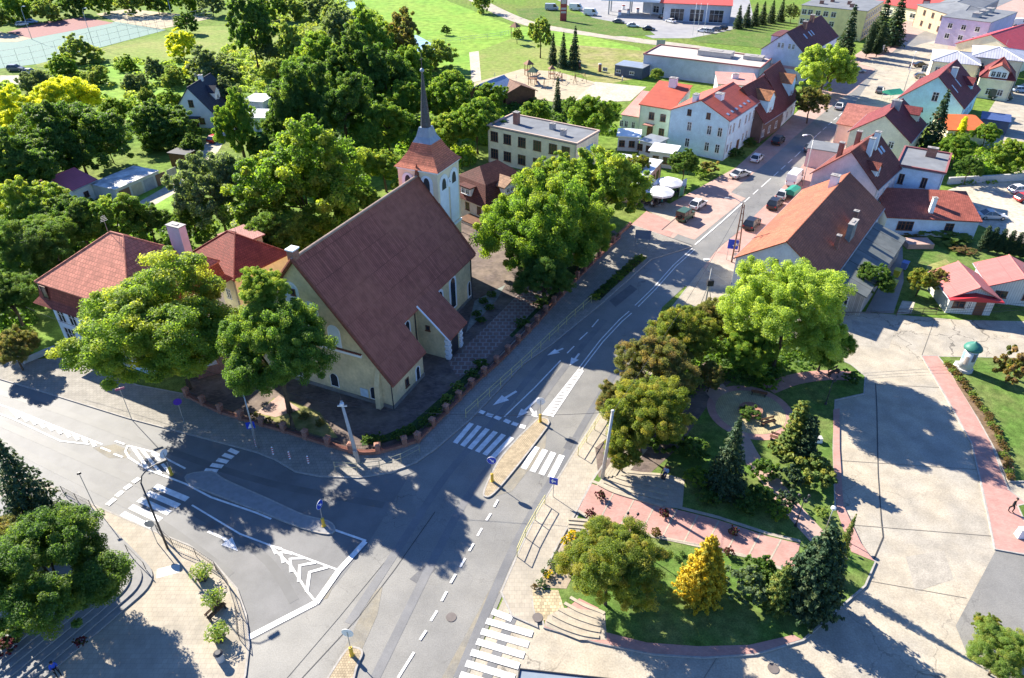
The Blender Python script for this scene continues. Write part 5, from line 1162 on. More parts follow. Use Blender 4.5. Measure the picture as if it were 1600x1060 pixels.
def crown_broad(seed, R0=5.0, nclump=110, per=170, leaf=0.34, asp=0.9, name='crown', droop=False):
    rng = np.random.default_rng(seed)
    # a few big limbs' lobes, then clumps on them: an uneven outline
    nl = 18
    ld = rng.normal(size=(nl, 3)); ld[:, 2] = np.abs(ld[:, 2]) * 1.0 - .42; ld /= np.linalg.norm(ld, axis=1, keepdims=True)
    lobes = np.concatenate([ld * rng.uniform(.42, .76, (nl, 1)), [[0, 0, -.1], [0, 0, .4]]]); lr = np.concatenate([rng.uniform(.22, .40, nl), [.56, .42]])
    pts = []; 
    while len(pts) < nclump:
        k = rng.integers(len(lobes)); d = rng.normal(size=3); d /= np.linalg.norm(d)
        if d[2] < -0.75: continue
        p = lobes[k] + d * lr[k] * rng.uniform(.6, 1.18)
        # drop clumps buried deep inside other lobes most of the time
        dd = np.linalg.norm(lobes - p, axis=1) / lr
        if (dd < .62).any() and rng.random() < .8: continue
        if p[2] < -.85: continue
        pts.append(p)
    pts = np.array(pts) * R0
    pts[:, 2] *= asp
    cl = rng.uniform(0, 1, nclump)
    cr = rng.uniform(.06, .13, nclump) * R0 * (1.25 if nclump < 250 else 1.0)
    idx = np.repeat(np.arange(nclump), per); n = len(idx)
    d = rng.normal(size=(n, 3)); d /= np.linalg.norm(d, axis=1, keepdims=True)
    rad = rng.uniform(0, 1, n) ** .45
    off = d * (cr[idx] * rad)[:, None]; off[:, 2] *= .75
    if droop: off[:, 2] = -np.abs(off[:, 2]) * 2.2 + cr[idx] * .3
    c = pts[idx] + off
    nr = d * .6 + rng.normal(size=(n, 3)) * .5 + np.array([0, 0, .55])
    return leaf_cloud(c, nr, leaf, cl[idx], rng, name), lobes * R0 * np.array([1, 1, asp])
def crown_conifer(seed, H0=10.0, R0=3.0, n_w=34, leaf=.3, per=26, name='crown', power=.85, droop=.25):
    rng = np.random.default_rng(seed); C_ = []; N_ = []; K_ = []
    for i in range(n_w):
        f = (i + rng.uniform(-.3, .3)) / n_w
        z = H0 * (.04 + .96 * f); r = R0 * (max(0.02, 1 - f)) ** power
        nb = max(4, int(13 * (1 - f) + 4))
        a0 = rng.uniform(0, 6.28)
        for k in range(nb):
            a = a0 + 6.283 * k / nb + rng.uniform(-.2, .2); L = r * rng.uniform(.65, 1.12); cl = rng.uniform()
            m = max(4, int(per * (L / R0) + 4))
            t = rng.uniform(.12, 1, m) ** .7
            wv = (1 - t) * L * .3 + .06 * R0 * .6
            lat = rng.uniform(-1, 1, m) * wv
            x = np.cos(a) * L * t - np.sin(a) * lat; y = np.sin(a) * L * t + np.cos(a) * lat
            zz = z - droop * L * t + .12 * L * t ** 2 + rng.uniform(-.12, .05, m) * R0 * .35
            C_.append(np.stack([x, y, zz], 1)); N_.append(np.stack([np.cos(a) * np.ones(m) * .5, np.sin(a) * np.ones(m) * .5, np.ones(m)], 1) + rng.normal(size=(m, 3)) * .45); K_.append(np.full(m, cl))
    c = np.concatenate(C_); nr = np.concatenate(N_); cl = np.concatenate(K_)
    return leaf_cloud(c, nr, leaf, cl, rng, name, .45)
def trunk_mesh(seed, H0, r0, lobes, name='trunk', base=0.0):
    rnd = random.Random(seed); mb = MB()
    top = Vector((rnd.uniform(-.3, .3), rnd.uniform(-.3, .3), H0))
    mid = Vector((rnd.uniform(-.15, .15), rnd.uniform(-.15, .15), H0 * .5))
    mb.tube([(0, 0, -.1), (0, 0, .3), mid, top], r0, 8, r0 * .45)
    for l in lobes:
        st = mid.lerp(top, rnd.uniform(.2, 1.0)); e = Vector((float(l[0]), float(l[1]), float(l[2]) + base))
        if e.z < st.z: e.z = st.z + .4
        m = st.lerp(e, .5) + Vector((0, 0, .35)); mb.tube([st, m, e], r0 * .4, 6, r0 * .1)
    me = mb.build(name, BARK); d = me.data; bpy.data.objects.remove(me); return d
# prototypes: crown radius 5, crown centre at z = 0
PB_BIG = [crown_broad(11 + i, 5, 620, 330, .145, .95, 'crown_mesh') for i in range(4)]
PB_MID = [crown_broad(31 + i, 5, 430, 190, .225, .95, 'crown_mesh') for i in range(4)]
PB_FAR = [crown_broad(51 + i, 5, 260, 95, .38, 1.0, 'crown_mesh') for i in range(4)]
PC = [crown_conifer(71 + i, 10, 3, 38, .36, 30) for i in range(2)]
PC_FAR = [crown_conifer(81, 10, 3, 24, .7, 12)]
PG = [crown_conifer(91, 10, 4.2, 40, .5, 60, power=.6, droop=.05)]
PT = [crown_conifer(95, 10, 1.5, 40, .4, 20, power=.35, droop=-.5)]
PS = [crown_broad(61 + i, 5, 70, 60, .8, .75, 'foliage_mesh') for i in range(2)]
_tr = {}
def put_leaf(parent, me, m, loc, sc, rz, name='crown'):
    if not me.materials: me.materials.append(m)
    o = bpy.data.objects.new(name, me); C.objects.link(o); o.parent = parent; o.location = loc; o.scale = sc; o.rotation_euler = (0, 0, rz)
    o.material_slots[0].link = 'OBJECT'; o.material_slots[0].material = m
    return o
TREES = []
def tree(cx, cy, rpx, H, col, label, asp=.9, kind='broad', group=None, cat='tree', name='broadleaf_tree', seed=None, ground_z=0.0, free=False):
    """crown centre seen at (cx, cy), half width rpx, height H metres: stands on the ground below its crown"""
    i = len(TREES); rnd = random.Random(i * 17 + 5 if seed is None else seed)
    zc = H * .6
    for _ in range(6):
        p = P(cx, cy, zc); rad = rpx * depth(p) / FPX; zc = (H - rad * asp if free else min(max(H - rad * asp, H * .3), rad * asp * 1.12 + .7)) if kind == 'broad' else H * .5
    D = depth(p)
    root = tag(empty(name, (p.x, p.y, ground_z)), label, cat, group)
    rz = rnd.uniform(0, 6.28); s = rad / (4.75 if D < 120 else 5.1)
    if kind == 'broad':
        big = rpx > 42; pool = PB_BIG if (D < 105 and rpx > 30) else (PB_MID if D < 190 else PB_FAR)
        me, lobes = pool[rnd.randrange(len(pool))]
        put_leaf(root, me, LM[col], (0, 0, zc), (s, s, s * asp / .9), rz)
        key = ('t', me.name)
        hh = max(1.0, zc - rad * .2)
        cr, sr = math.cos(rz), math.sin(rz)
        lb = [((l[0] * cr - l[1] * sr) * s * .8, (l[0] * sr + l[1] * cr) * s * .8, l[2] * s * .8 + zc) for l in lobes[:7]]
        td = trunk_mesh(i, hh, max(.12, H * .024), lb)
        t = bpy.data.objects.new('trunk', td); C.objects.link(t); t.parent = root
    else:
        pool = {'conifer': PC if D < 130 else PC_FAR, 'golden': PG, 'column': PT}[kind]; me = pool[rnd.randrange(len(pool))]
        base = {'conifer': 3.0, 'golden': 4.2, 'column': 1.5}[kind]
        put_leaf(root, me, LM[col], (0, 0, H * .04), (rad / base, rad / base, H / 10 * .96), rz)
        t = MB().tube([(0, 0, -.1), (0, 0, H * .9)], max(.08, H * .015), 8, .03).build('trunk', BARK, root)
    TREES.append(root)
    return root
def shrub(cx, cy, rpx, h, col, label, group=None, name='shrub', cat='shrub', gz=0.14, asp=None):
    i = len(TREES); rnd = random.Random(i * 7 + 3)
    p = P(cx, cy, h * .5 + gz); rad = rpx * depth(p) / FPX
    me, _ = PS[rnd.randrange(2)]
    root = tag(empty(name, (p.x, p.y, gz)), label, cat, group)
    put_leaf(root, me, LM[col], (0, 0, h * .5), (rad / 4.4, rad / 4.4, h / 7.0), rnd.uniform(0, 6), 'foliage')
    MB().tube([(0, 0, -.05), (0, 0, h * .6)], .05, 6, .02).build('stem', BARK, root)
    TREES.append(root); return root
T = tree
# near the church and the villa
T(264, 506, 128, 15.6, 'Y', 'big spreading yellow green maple covering the front of the villa', .76, free=True)
T(430, 548, 84, 15.8, 'DG', 'dark round tree in the churchyard in front of the church gable', 1.0, free=True)
T(410, 455, 38, 17.5, 'Y', 'yellow green tree top rising behind the dark churchyard tree', free=True)
T(478, 305, 110, 17, 'G', 'large green tree behind the church roof, left of the tower', .95)
T(555, 262, 42, 14, 'Y', 'yellow tipped tree between the church roof and the dark wood')
T(400, 380, 42, 13, 'G', 'green tree squeezed between the villa wing and the church')
T(338, 300, 64, 14, 'S', 'grey green willow beside the lane above the villa', 1.1)
T(372, 200, 36, 18, 'G', 'tall slim tree in front of the black roofed house', 1.6)
T(250, 205, 58, 9, 'D', 'round dark green tree below the black roofed house', .8)
T(118, 222, 80, 15, 'D', 'huge dark tree with yellow neighbours on the left', .9)
T(34, 188, 58, 12, 'YY', 'bright yellow tree at the left edge behind the huge dark tree', .9)
T(108, 158, 50, 13, 'YY', 'second bright yellow tree just behind the huge dark tree', .8)
T(25, 262, 62, 13, 'D', 'dark tree at the left edge below the yellow tree')
T(48, 330, 55, 15, 'Y', 'tall tree with yellow patches, left edge above the villa roof')
T(40, 395, 58, 14, 'D', 'dark tree at the left edge beside the villa roof')
T(18, 470, 48, 12, 'D', 'dark tree at the left edge beside the villa wall')
T(20, 545, 34, 6, 'O', 'low olive tree between the villa and the left road')
T(122, 345, 50, 13, 'D', 'dark green tree behind the villa roof peak')
T(180, 345, 48, 13, 'G', 'green tree behind the villa, left of the lane')
T(232, 345, 34, 8, 'D', 'small dark tree where the lane passes behind the villa')
T(80, 430, 30, 10, 'D', 'dark tree behind the left corner of the villa roof')
T(560, 322, 36, 12, 'G', 'green tree just behind the middle of the church ridge'); T(432, 372, 46, 13, 'DG', 'green tree behind the left end of the church roof')
T(80, 375, 46, 12, 'DG', 'mid green tree above the left part of the villa roof'); T(300, 340, 30, 8, 'DG', 'small green tree between the villa chimney and the willow')
# upper left
T(392, 46, 42, 20, 'D', 'tall dark tree beside the sports field', 1.2)
T(333, 112, 44, 7, 'S', 'pale grey green willow bush tree below the sports field', .8)
T(284, 74, 28, 8, 'YY', 'round bright yellow tree on the sports field', .85)
T(290, 38, 20, 7, 'D', 'small dark tree behind the round yellow tree')
T(128, 86, 34, 7, 'L', 'pale feathery tree in front of the green court', .8)
T(98, 108, 26, 6, 'G', 'green tree below the green court, left of the pale one')
for k, (x, y, r, h, c, lb) in enumerate([
 (150, 122, 22, 5, 'L', 'allotment tree below the green court, leftmost of the middle row'), (198, 104, 18, 4, 'G', 'small green tree behind the allotments in the middle row'),
 (212, 132, 22, 4, 'S', 'silvery allotment tree left of the black roofed house'), (245, 112, 24, 6, 'S', 'silver green tree between sports field and allotments'),
 (270, 125, 24, 5, 'L', 'pale allotment tree above the black roofed house'), (182, 172, 24, 6, 'G', 'dark tree between the allotments and the huge dark tree'),
 (300, 110, 16, 3, 'YY', 'yellow bush above the black roofed house'), (432, 112, 26, 8, 'L', 'pale green tree left of the dark wood'),
 (420, 80, 26, 9, 'S', 'silver tree between the tall dark tree and the wood'), (228, 150, 14, 3, 'L', 'small green tree in the garden left of the black roofed house'),
 (265, 160, 22, 6, 'G', 'green tree just left of the black roofed house'), (300, 228, 20, 5, 'D', 'small dark tree by the garage row'),
 (355, 150, 30, 8, 'S', 'silver tree behind the black roof'), (412, 235, 30, 8, 'D', 'dark tree by the lane below the white shed'), (170, 230, 24, 6, 'S', 'small silver tree above the plum roofed cottage'),
 (55, 130, 26, 6, 'S', 'low silver tree below the parked cars at the left edge'), (300, 265, 0, 0, 'D', '')]):
    if r: T(x, y, r, h, c, lb)
for k, (x, y, r, h, c) in enumerate(sorted([(18, 22, 34, 9, 'G'), (72, 22, 26, 8, 'L'), (112, 10, 26, 9, 'D'), (160, 6, 24, 9, 'G'), (205, 8, 24, 9, 'L'), (245, 6, 24, 9, 'D'), (290, 6, 26, 9, 'G'), (330, 8, 24, 9, 'S'), (60, 2, 26, 9, 'D'), (-10, 30, 24, 9, 'D')])):
    T(x, y, r, h, c, ordn(k) + ' tree from the left in the row behind the sports courts', group='trees behind the sports courts')
# dark wood
for k, (x, y, r, h, c, lb) in enumerate([
 (470, 155, 62, 20, 'D', 'largest dark tree of the wood, nearest the church'), (535, 170, 55, 21, 'D', 'dark tree in the middle of the wood above the church roof'),
 (500, 105, 55, 21, 'G', 'tall tree in the wood with a lighter crown, left side'), (560, 110, 58, 23, 'D', 'tall dark tree at the centre of the wood'),
 (605, 130, 48, 22, 'D', 'dark tree on the right side of the wood, left of the spire'), (628, 60, 36, 24, 'O', 'tall olive brown poplar at the top right of the wood'),
 (580, 62, 42, 22, 'G', 'green tree at the top of the wood, left of the brown poplar'), (530, 50, 36, 16, 'S', 'silver tree at the top of the wood'),
 (460, 75, 34, 14, 'L', 'pale tree on the upper left side of the wood'), (645, 105, 34, 18, 'G', 'green tree between the spire and the wood'),
 (440, 195, 36, 15, 'D', 'dark tree at the lower left of the wood beside the white shed'), (495, 215, 36, 14, 'D', 'dark tree at the foot of the wood')]):
    T(x, y, r, h, c, lb, 1.1)
T(682, 94, 38, 8, 'L', 'round pale willow by the river', .8)
T(455, 20, 26, 8, 'L', 'pale tree at the top edge left of the wood'); T(498, 16, 26, 9, 'S', 'silver tree at the top edge above the wood'); T(425, 12, 26, 10, 'G', 'green tree at the top edge beside the tall dark tree'); T(520, 30, 24, 9, 'L', 'pale tree at the top edge by the stream')
# behind and right of the tower
for k, (x, y, r, h, c, lb) in enumerate([
 (605, 195, 44, 15, 'G', 'green tree just left of the spire'), (632, 158, 42, 15, 'G', 'green tree behind the spire'), (700, 150, 48, 15, 'G', 'green tree right of the spire'),
 (745, 190, 46, 14, 'G', 'green tree right of the tower roof, before the school'), (700, 205, 34, 12, 'Y', 'yellow green tree touching the tower roof'),
 (600, 262, 34, 13, 'Y', 'yellow green tree behind the church ridge, left of the tower'), (575, 222, 34, 13, 'G', 'green tree above the church ridge'), (768, 150, 26, 9, 'G', 'small green tree by the playground pavilion')]):
    T(x, y, r, h, c, lb)
T(850, 368, 92, 16, 'G', 'large green maple right of the church beside the street fence', 1.2)
T(942, 295, 70, 15, 'Y', 'large yellow tipped maple beside the cafe parasols', 1.0)
T(872, 282, 46, 15, 'Y', 'yellow green maple before the school, left of the cafe maple')
T(905, 372, 50, 10, 'G', 'green maple between the two large maples by the fence')
T(992, 262, 26, 10, 'A', 'autumn tinted maple top next to the cafe')
T(850, 440, 46, 8, 'D', 'dark lower tree by the church path')
T(928, 182, 40, 11, 'G', 'round green tree behind the school roof')
T(836, 178, 24, 7, 'G', 'small tree behind the school, left one'); T(895, 168, 18, 6, 'D', 'small dark tree behind the school roof')
T(871, 150, 10, 9, 'N', 'slim spruce behind the school roof', kind='conifer', name='spruce_tree')
T(845, 55, 21, 12, 'L', 'pale birch beside the playground spruces', 1.3)
for x, y, r, h, lb in ((864, 76, 9, 9, 'left spruce of three beside the birch'), (880, 78, 10, 10, 'middle spruce of three beside the birch'), (898, 74, 12, 12, 'right and tallest spruce of three beside the birch')):
    T(x, y, r, h, 'N', lb, kind='conifer', name='spruce_tree')
T(754, 8, 16, 8, 'L', 'young willow beside the access road at the top', 1.3); T(697, 48, 9, 3, 'D', 'lonely dark bush on the bright meadow', .8)
T(1027, 117, 12, 4, 'L', 'small pale tree before the grey hall'); T(808, 55, 10, 6, 'L', 'thin young tree on the playing lawn')
T(1070, 256, 26, 8, 'D', 'small dark tree below the ice blue house'); 
shrub(1108, 262, 16, 2.5, 'O', 'low olive shrub beside the small dark tree below the ice blue house'); shrub(1095, 270, 12, 1.6, 'G', 'green shrub below the ice blue house', gz=.02)
shrub(1150, 238, 14, 1.5, 'D', 'dark hedge shrub along the side wall of the ice blue house', gz=.02); shrub(1170, 222, 12, 1.5, 'D', 'dark hedge shrub farther along the ice blue side wall', gz=.02)
T(1290, 112, 47, 13, 'YG', 'large round yellow green tree beside the main street', .95); T(1268, 160, 28, 9, 'O', 'olive brown tree just below the round street tree')
for x, y, r, h, lb in ((1328, 48, 18, 15, 'tall dark spruce before the yellow school'), (1378, 38, 20, 16, 'tall spruce right of the yellow school'), (1402, 32, 22, 15, 'broad spruce at the road corner, top right')):
    T(x, y, r, h, 'N', lb, kind='conifer', name='spruce_tree')
for x, lb in ((1360, 'dark columnar thuja left of two by the yellow school'), (1376, 'dark columnar thuja right of two by the yellow school')): T(x, 62, 8, 10, 'N', lb, kind='column', name='thuja')
for i, x in enumerate((1155, 1168, 1181, 1193, 1207, 1222)): T(x, 26 - i * 2, 9, 8, 'N', ordn(i) + ' dark conifer from the left behind the petrol station lawn', kind='conifer', name='conifer', group='conifers by the petrol station')
T(1238, 20, 14, 7, 'S', 'grey green tree beside the row of conifers by the yellow school')
T(1465, 195, 24, 14, 'N', 'dark spruce between the maroon roofed house and the orange garage', kind='conifer', name='spruce_tree')
T(1496, 232, 30, 8, 'G', 'green tree behind the white flat roofed house'); T(1543, 210, 22, 6, 'G', 'small green tree right of the orange garage roof')
T(1585, 248, 34, 7, 'Y', 'yellow green tree at the right edge'); T(1502, 205, 8, 6, 'YY', 'small golden thuja by the orange garage', kind='column', name='thuja'); T(1516, 262, 22, 6, 'D', 'dark tree before the back yard')
for i, x in enumerate((1540, 1552, 1565, 1578, 1590, 1602)): T(x, 373 + i * 2.5, 7.5, 4.2, 'N', ordn(i) + ' slim thuja from the left in the garden row', kind='column', name='thuja', group='thujas along the garden')
shrub(1480, 368, 34, 1.3, 'L', 'low pale green hedge before the red roofed bungalow', gz=.05, name='hedge', cat='hedge'); shrub(1505, 390, 18, .7, 'B', 'low brown flower clump on the garden lawn', gz=.05)
shrub(1428, 372, 14, .8, 'B', 'heap of brown cuttings behind the felt roofed house', gz=.05)
T(1365, 438, 30, 7, 'D', 'dark tree before the felt roofed house'); T(1440, 438, 22, 5.5, 'A', 'small autumn tinted tree left of the coral roofed kiosk'); T(1470, 440, 20, 4, 'O', 'olive bush tree against the kiosk wall')
# park
T(1230, 490, 94, 14, 'YG', 'largest bright yellow green tree of the park', .95)
T(1290, 540, 42, 10, 'G', 'green tree at the right end of the park by the concrete road'); T(1180, 552, 42, 9, 'G', 'green lower tree beneath the largest park tree')
T(1118, 500, 44, 9, 'O', 'olive tree at the street side behind the park'); T(1068, 520, 54, 10, 'A', 'green and olive tree on the street side of the park')
T(1022, 578, 60, 10, 'O', 'olive brown tree leaning over the street'); T(1008, 652, 68, 10, 'A', 'dense olive green tree by the tall concrete pole')
T(1042, 560, 36, 8, 'O', 'brownish tree between the street and the paved circle'); T(1040, 640, 26, 5, 'D', 'dark green tree left of the paved circle')
T(1110, 588, 24, 5, 'O', 'small olive tree at the edge of the paved circle')
T(965, 625, 36, 8, 'O', 'olive brown tree edge leaning over the kerb above the concrete pole'); T(975, 705, 34, 6, 'A', 'low bushy tree just right of the concrete pole top')
T(1060, 600, 30, 6, 'A', 'small green tree between the olive tree mass and the circle')
T(1143, 712, 38, 9.5, 'N', 'dark spruce in the middle of the park', kind='conifer', name='spruce_tree')
T(1245, 672, 22, 7, 'NL', 'columnar yellow green cypress, left of the pair', kind='column', name='cypress'); T(1262, 690, 18, 6, 'N', 'columnar darker cypress, right of the pair', kind='column', name='cypress')
shrub(1268, 735, 36, 2.6, 'NL', 'wide yellow tipped juniper by the concrete road', name='juniper'); shrub(1172, 645, 17, 1.2, 'D', 'round green bush in the middle of the paved circle')
shrub(1235, 745, 20, 2.2, 'N', 'dark juniper behind the yellow tipped one', name='juniper')
T(952, 893, 82, 8.5, 'A', 'wide autumn tinted tree at the lower corner of the park', .8); T(945, 845, 38, 5.5, 'A', 'thin yellowish tree behind the wide autumn tinted one')
T(1103, 888, 42, 7.5, 'GO', 'golden yellow conifer on the park lawn', kind='golden', name='golden_conifer')
shrub(1165, 915, 34, 2.8, 'S', 'grey green shrub right of the golden conifer'); shrub(1190, 890, 24, 2.2, 'D', 'dark shrub between golden conifer and large conifer')
T(1280, 890, 56, 9.5, 'N', 'large dark conifer at the lower right of the park', kind='golden', name='conifer'); T(1222, 918, 30, 5, 'NL', 'light green cypress left of the large conifer', kind='golden', name='cypress')
T(1318, 855, 18, 8, 'NL', 'slim golden green conifer behind the large dark conifer', kind='conifer', name='conifer')
T(1568, 1020, 52, 5.5, 'L', 'light yellow green tree in the lower right corner', .8); T(1540, 978, 22, 4, 'A', 'thin yellowish shrub tree beside the light one, lower right')
shrub(1583, 575, 26, 4.2, 'B', 'large reddish brown bush on the right lawn')
# bottom left
T(38, 770, 62, 13, 'N', 'tall dark spruce at the left edge below the road', kind='conifer', name='spruce_tree')
T(75, 893, 112, 12, 'D', 'large dark green tree over the plaza steps', .85); T(20, 860, 60, 11, 'O', 'olive green tree at the left edge of the plaza')
shrub(20, 985, 24, 1.5, 'L', 'pale flowering hedge at the lower left corner', gz=.9)
shrub(8, 1010, 18, 1.2, 'M', 'dark red bush at the lower left corner', gz=.9); shrub(126, 1003, 9, 1.0, 'M', 'magenta flowers at the foot of the large plaza tree', gz=.8)
for (x, y, r, h, c, lb) in [(1195, 735, 22, 2.2, 'D', 'dark shrub between the spruce and the straight path'), (1085, 700, 24, 2.0, 'D', 'dark shrub left of the park spruce'), (1090, 745, 20, 1.6, 'G', 'green shrub below left of the park spruce'),
      (1190, 775, 22, 1.8, 'D', 'dark shrub below right of the park spruce'), (1215, 800, 16, 1.4, 'G', 'green shrub where path and pink walk meet'), (1165, 790, 18, 1.3, 'D', 'low dark shrub above the pink walk'), (1110, 775, 20, 1.3, 'D', 'low dark shrub above the pink walk near the steps'),
      (1285, 800, 12, 1.0, 'L', 'pale flower clump beside the white lamp'), (1228, 780, 16, 1.6, 'N', 'dark juniper at the straight path'), (1330, 590, 14, 1.2, 'D', 'dark shrub at the right tip of the park'), (1200, 600, 16, 1.6, 'G', 'green shrub above the paved circle'),
      (1040, 690, 26, 2.4, 'D', 'dark shrub beneath the dense olive tree'), (1215, 700, 14, 1.4, 'NL', 'yellow green shrub left of the cypress pair'), (1060, 900, 0, 0, 'D', '')]:
    if r: shrub(x, y, r, h, c, lb)
# flowers, small shrubs
for px, lb in (((922, 803), 'magenta rose bush at the left end of the pink walk'), ((1146, 830), 'magenta rose bush near the middle of the pink walk'), ((1038, 802), 'dark red bush at the upper edge of the pink walk'), ((1025, 832), 'brownish rose bush on the pink walk'), ((938, 774), 'dark rose bush by the curved steps'), ((1139, 862), 'pale red bush beside the golden conifer')):
    shrub(px[0], px[1], 8, .9, 'M' if 'brown' not in lb else 'B', lb, gz=.16, name='rose_bush')
for i, (x, y, r, c) in enumerate([(896, 836, 10, 'F'), (884, 845, 8, 'F'), (857, 897, 8, 'F'), (872, 868, 8, 'S'), (862, 880, 7, 'S'), (880, 880, 7, 'S'), (846, 912, 8, 'S'), (888, 862, 7, 'S'), (835, 917, 5, 'B'), (850, 893, 5, 'S'), (897, 872, 7, 'B'), (912, 850, 8, 'B'), (868, 890, 6, 'S')]):
    shrub(x, y, r, .6, c, {'F': 'yellow flowering cushion in the corner bed', 'S': 'grey green cushion plant in the corner bed', 'B': 'reddish low plant in the corner bed'}[c], gz=.15, name='cushion_plant', cat='plant', group={'F': 'yellow cushions in the corner bed', 'S': 'grey green cushions in the corner bed', 'B': 'reddish plants in the corner bed'}[c])
for i in range(26):
    t = i / 25; a = P(1484, 572).lerp(P(1578, 748), t) if False else None
    pts = [(1480, 568), (1500, 592), (1540, 645), (1562, 690), (1580, 745)]
    k = min(3, int(t * 4)); f = t * 4 - k; x = pts[k][0] * (1 - f) + pts[k + 1][0] * f; y = pts[k][1] * (1 - f) + pts[k + 1][1] * f
    shrub(x + random.uniform(-1, 5), y, 6.5, .7, 'B' if i % 3 else 'L', ordn(i) + ' dry perennial from the advertising column along the pink pavement', gz=.15, name='perennial', cat='plant', group='perennials along the pink pavement')
for i, (x, y) in enumerate([(575, 690), (592, 690), (622, 684), (640, 676), (664, 664), (680, 648), (699, 628), (716, 610), (738, 590), (752, 572), (815, 508), (845, 478), (880, 440), (915, 402), (945, 376)]):
    shrub(x, y - 4, 11, 1.1, 'L' if i in (6, 7) else 'D', ordn(i) + (' shrub behind the churchyard fence from the corner, pale flowering' if i in (6, 7) else ' shrub behind the churchyard fence from the corner, dark'), gz=.17, name='fence_shrub', group='pale shrubs inside the churchyard fence' if i in (6, 7) else 'dark shrubs inside the churchyard fence')
for i in range(9):
    t = i / 8; x = 930 + 68 * t; y = 464 - 60 * t
    shrub(x, y, 9, .9, 'D' if i % 4 else 'Y', ordn(i) + (' dark hedge plant of the strip beside the street' if i % 4 else ' hedge plant of the strip beside the street, yellowish'), gz=.13, name='hedge_plant', cat='plant', group='dark hedge plants in the strip' if i % 4 else 'yellowish hedge plants in the strip')
for i, (x, y) in enumerate([(400, 655), (418, 662), (440, 668), (475, 655), (500, 665)]): shrub(x, y - 4, 8, .8, 'O', ordn(i) + ' small bush from the left on the churchyard lawn', gz=.17, group='small bushes on the churchyard lawn')
for i, (x, y) in enumerate([(1036, 869), (1040, 865), (1058, 872), (1066, 866)]): shrub(x, y, 5, .35, 'D', 'tiny dark plant on the lower park lawn', gz=.15, name='low_plant', cat='plant', group='tiny plants on the lower park lawn')
for i, (x, y) in enumerate([(755, 470), (765, 480), (745, 490), (768, 460), (752, 500)]): shrub(x, y, 8, .7, 'D', ordn(i) + ' small shrub on the gravel beside the church', gz=.17, group='small shrubs on the church gravel')

# undergrowth: masses nobody could count
def thicket(name, label, poly, n, hmax, col, seed, leaf=.8, ncl=None):
    rng = np.random.default_rng(seed); xs = [p[0] for p in poly]; ys = [p[1] for p in poly]
    w = [P(*p) for p in poly]; x0, x1 = min(p.x for p in w), max(p.x for p in w); y0, y1 = min(p.y for p in w), max(p.y for p in w)
    def inside(x, y):
        c = False; j = len(w) - 1
        for i in range(len(w)):
            if (w[i].y > y) != (w[j].y > y) and x < (w[j].x - w[i].x) * (y - w[i].y) / (w[j].y - w[i].y) + w[i].x: c = not c
            j = i
        return c
    cs = []; ns = []; kk = []
    while len(cs) < n:
        x, y = rng.uniform(x0, x1), rng.uniform(y0, y1)
        if not inside(x, y): continue
        r = rng.uniform(.8, 2.2); h = rng.uniform(.35, 1) * hmax; m = int(46 * r)
        d = rng.normal(size=(m, 3)); d /= np.linalg.norm(d, axis=1, keepdims=True); d[:, 2] = np.abs(d[:, 2])
        cs.append(np.array([x, y, 0]) + d * np.array([r, r, h]) * rng.uniform(.75, 1.05, (m, 1))); ns.append(d + rng.normal(size=(m, 3)) * .4); kk.append(np.full(m, rng.uniform()))
    me = leaf_cloud(np.concatenate(cs), np.concatenate(ns), leaf, np.concatenate(kk), rng, name)
    me.materials.append(LM[col]); o = bpy.data.objects.new(name, me); C.objects.link(o)
    tag(o, label, 'undergrowth', kind='stuff'); return o
thicket('undergrowth', 'mixed bushes and rough growth filling the allotment gardens on the left', [(-60, 150), (100, 95), (400, 90), (440, 150), (320, 215), (200, 190), (150, 270), (60, 290), (-60, 330)], 240, 1.5, 'L', 1)
thicket('undergrowth', 'silvery rough scrub between the sports field and the wood', [(300, 100), (390, 60), (440, 0), (560, 0), (600, 30), (470, 60), (430, 130), (400, 150)], 230, 2.0, 'L', 2, .8)
thicket('undergrowth', 'dark undergrowth beneath the wood behind the church', [(420, 150), (500, 70), (640, 70), (690, 160), (560, 250), (420, 260)], 300, 3.0, 'D', 3)
thicket('undergrowth', 'dark undergrowth beneath the trees above the villa', [(-80, 250), (60, 290), (200, 340), (330, 350), (300, 400), (60, 430), (40, 560), (-80, 560)], 330, 2.2, 'D', 4)
thicket('undergrowth', 'undergrowth beneath the trees behind the tower', [(560, 250), (680, 120), (790, 150), (800, 230), (720, 260), (640, 300)], 200, 2.4, 'G', 5)
thicket('undergrowth', 'shrubbery behind the school roof', [(800, 160), (900, 165), (960, 165), (965, 215), (880, 200), (800, 200)], 90, 2.2, 'D', 6)
thicket('undergrowth', 'ground cover under the park trees', [(1000, 600), (1080, 520), (1180, 500), (1300, 560), (1180, 600), (1100, 590), (1040, 640)], 120, 1.0, 'D', 7, .5)
thicket('undergrowth', 'greenery around the back yard on the right', [(1480, 250), (1540, 225), (1600, 255), (1600, 285), (1500, 285)], 60, 1.6, 'G', 8, .6)
thicket('undergrowth', 'rough scrub behind the sports courts at the top edge', [(-120, 30), (120, 10), (400, 5), (400, -15), (-120, -10)], 200, 4.0, 'G', 9, 1.4)
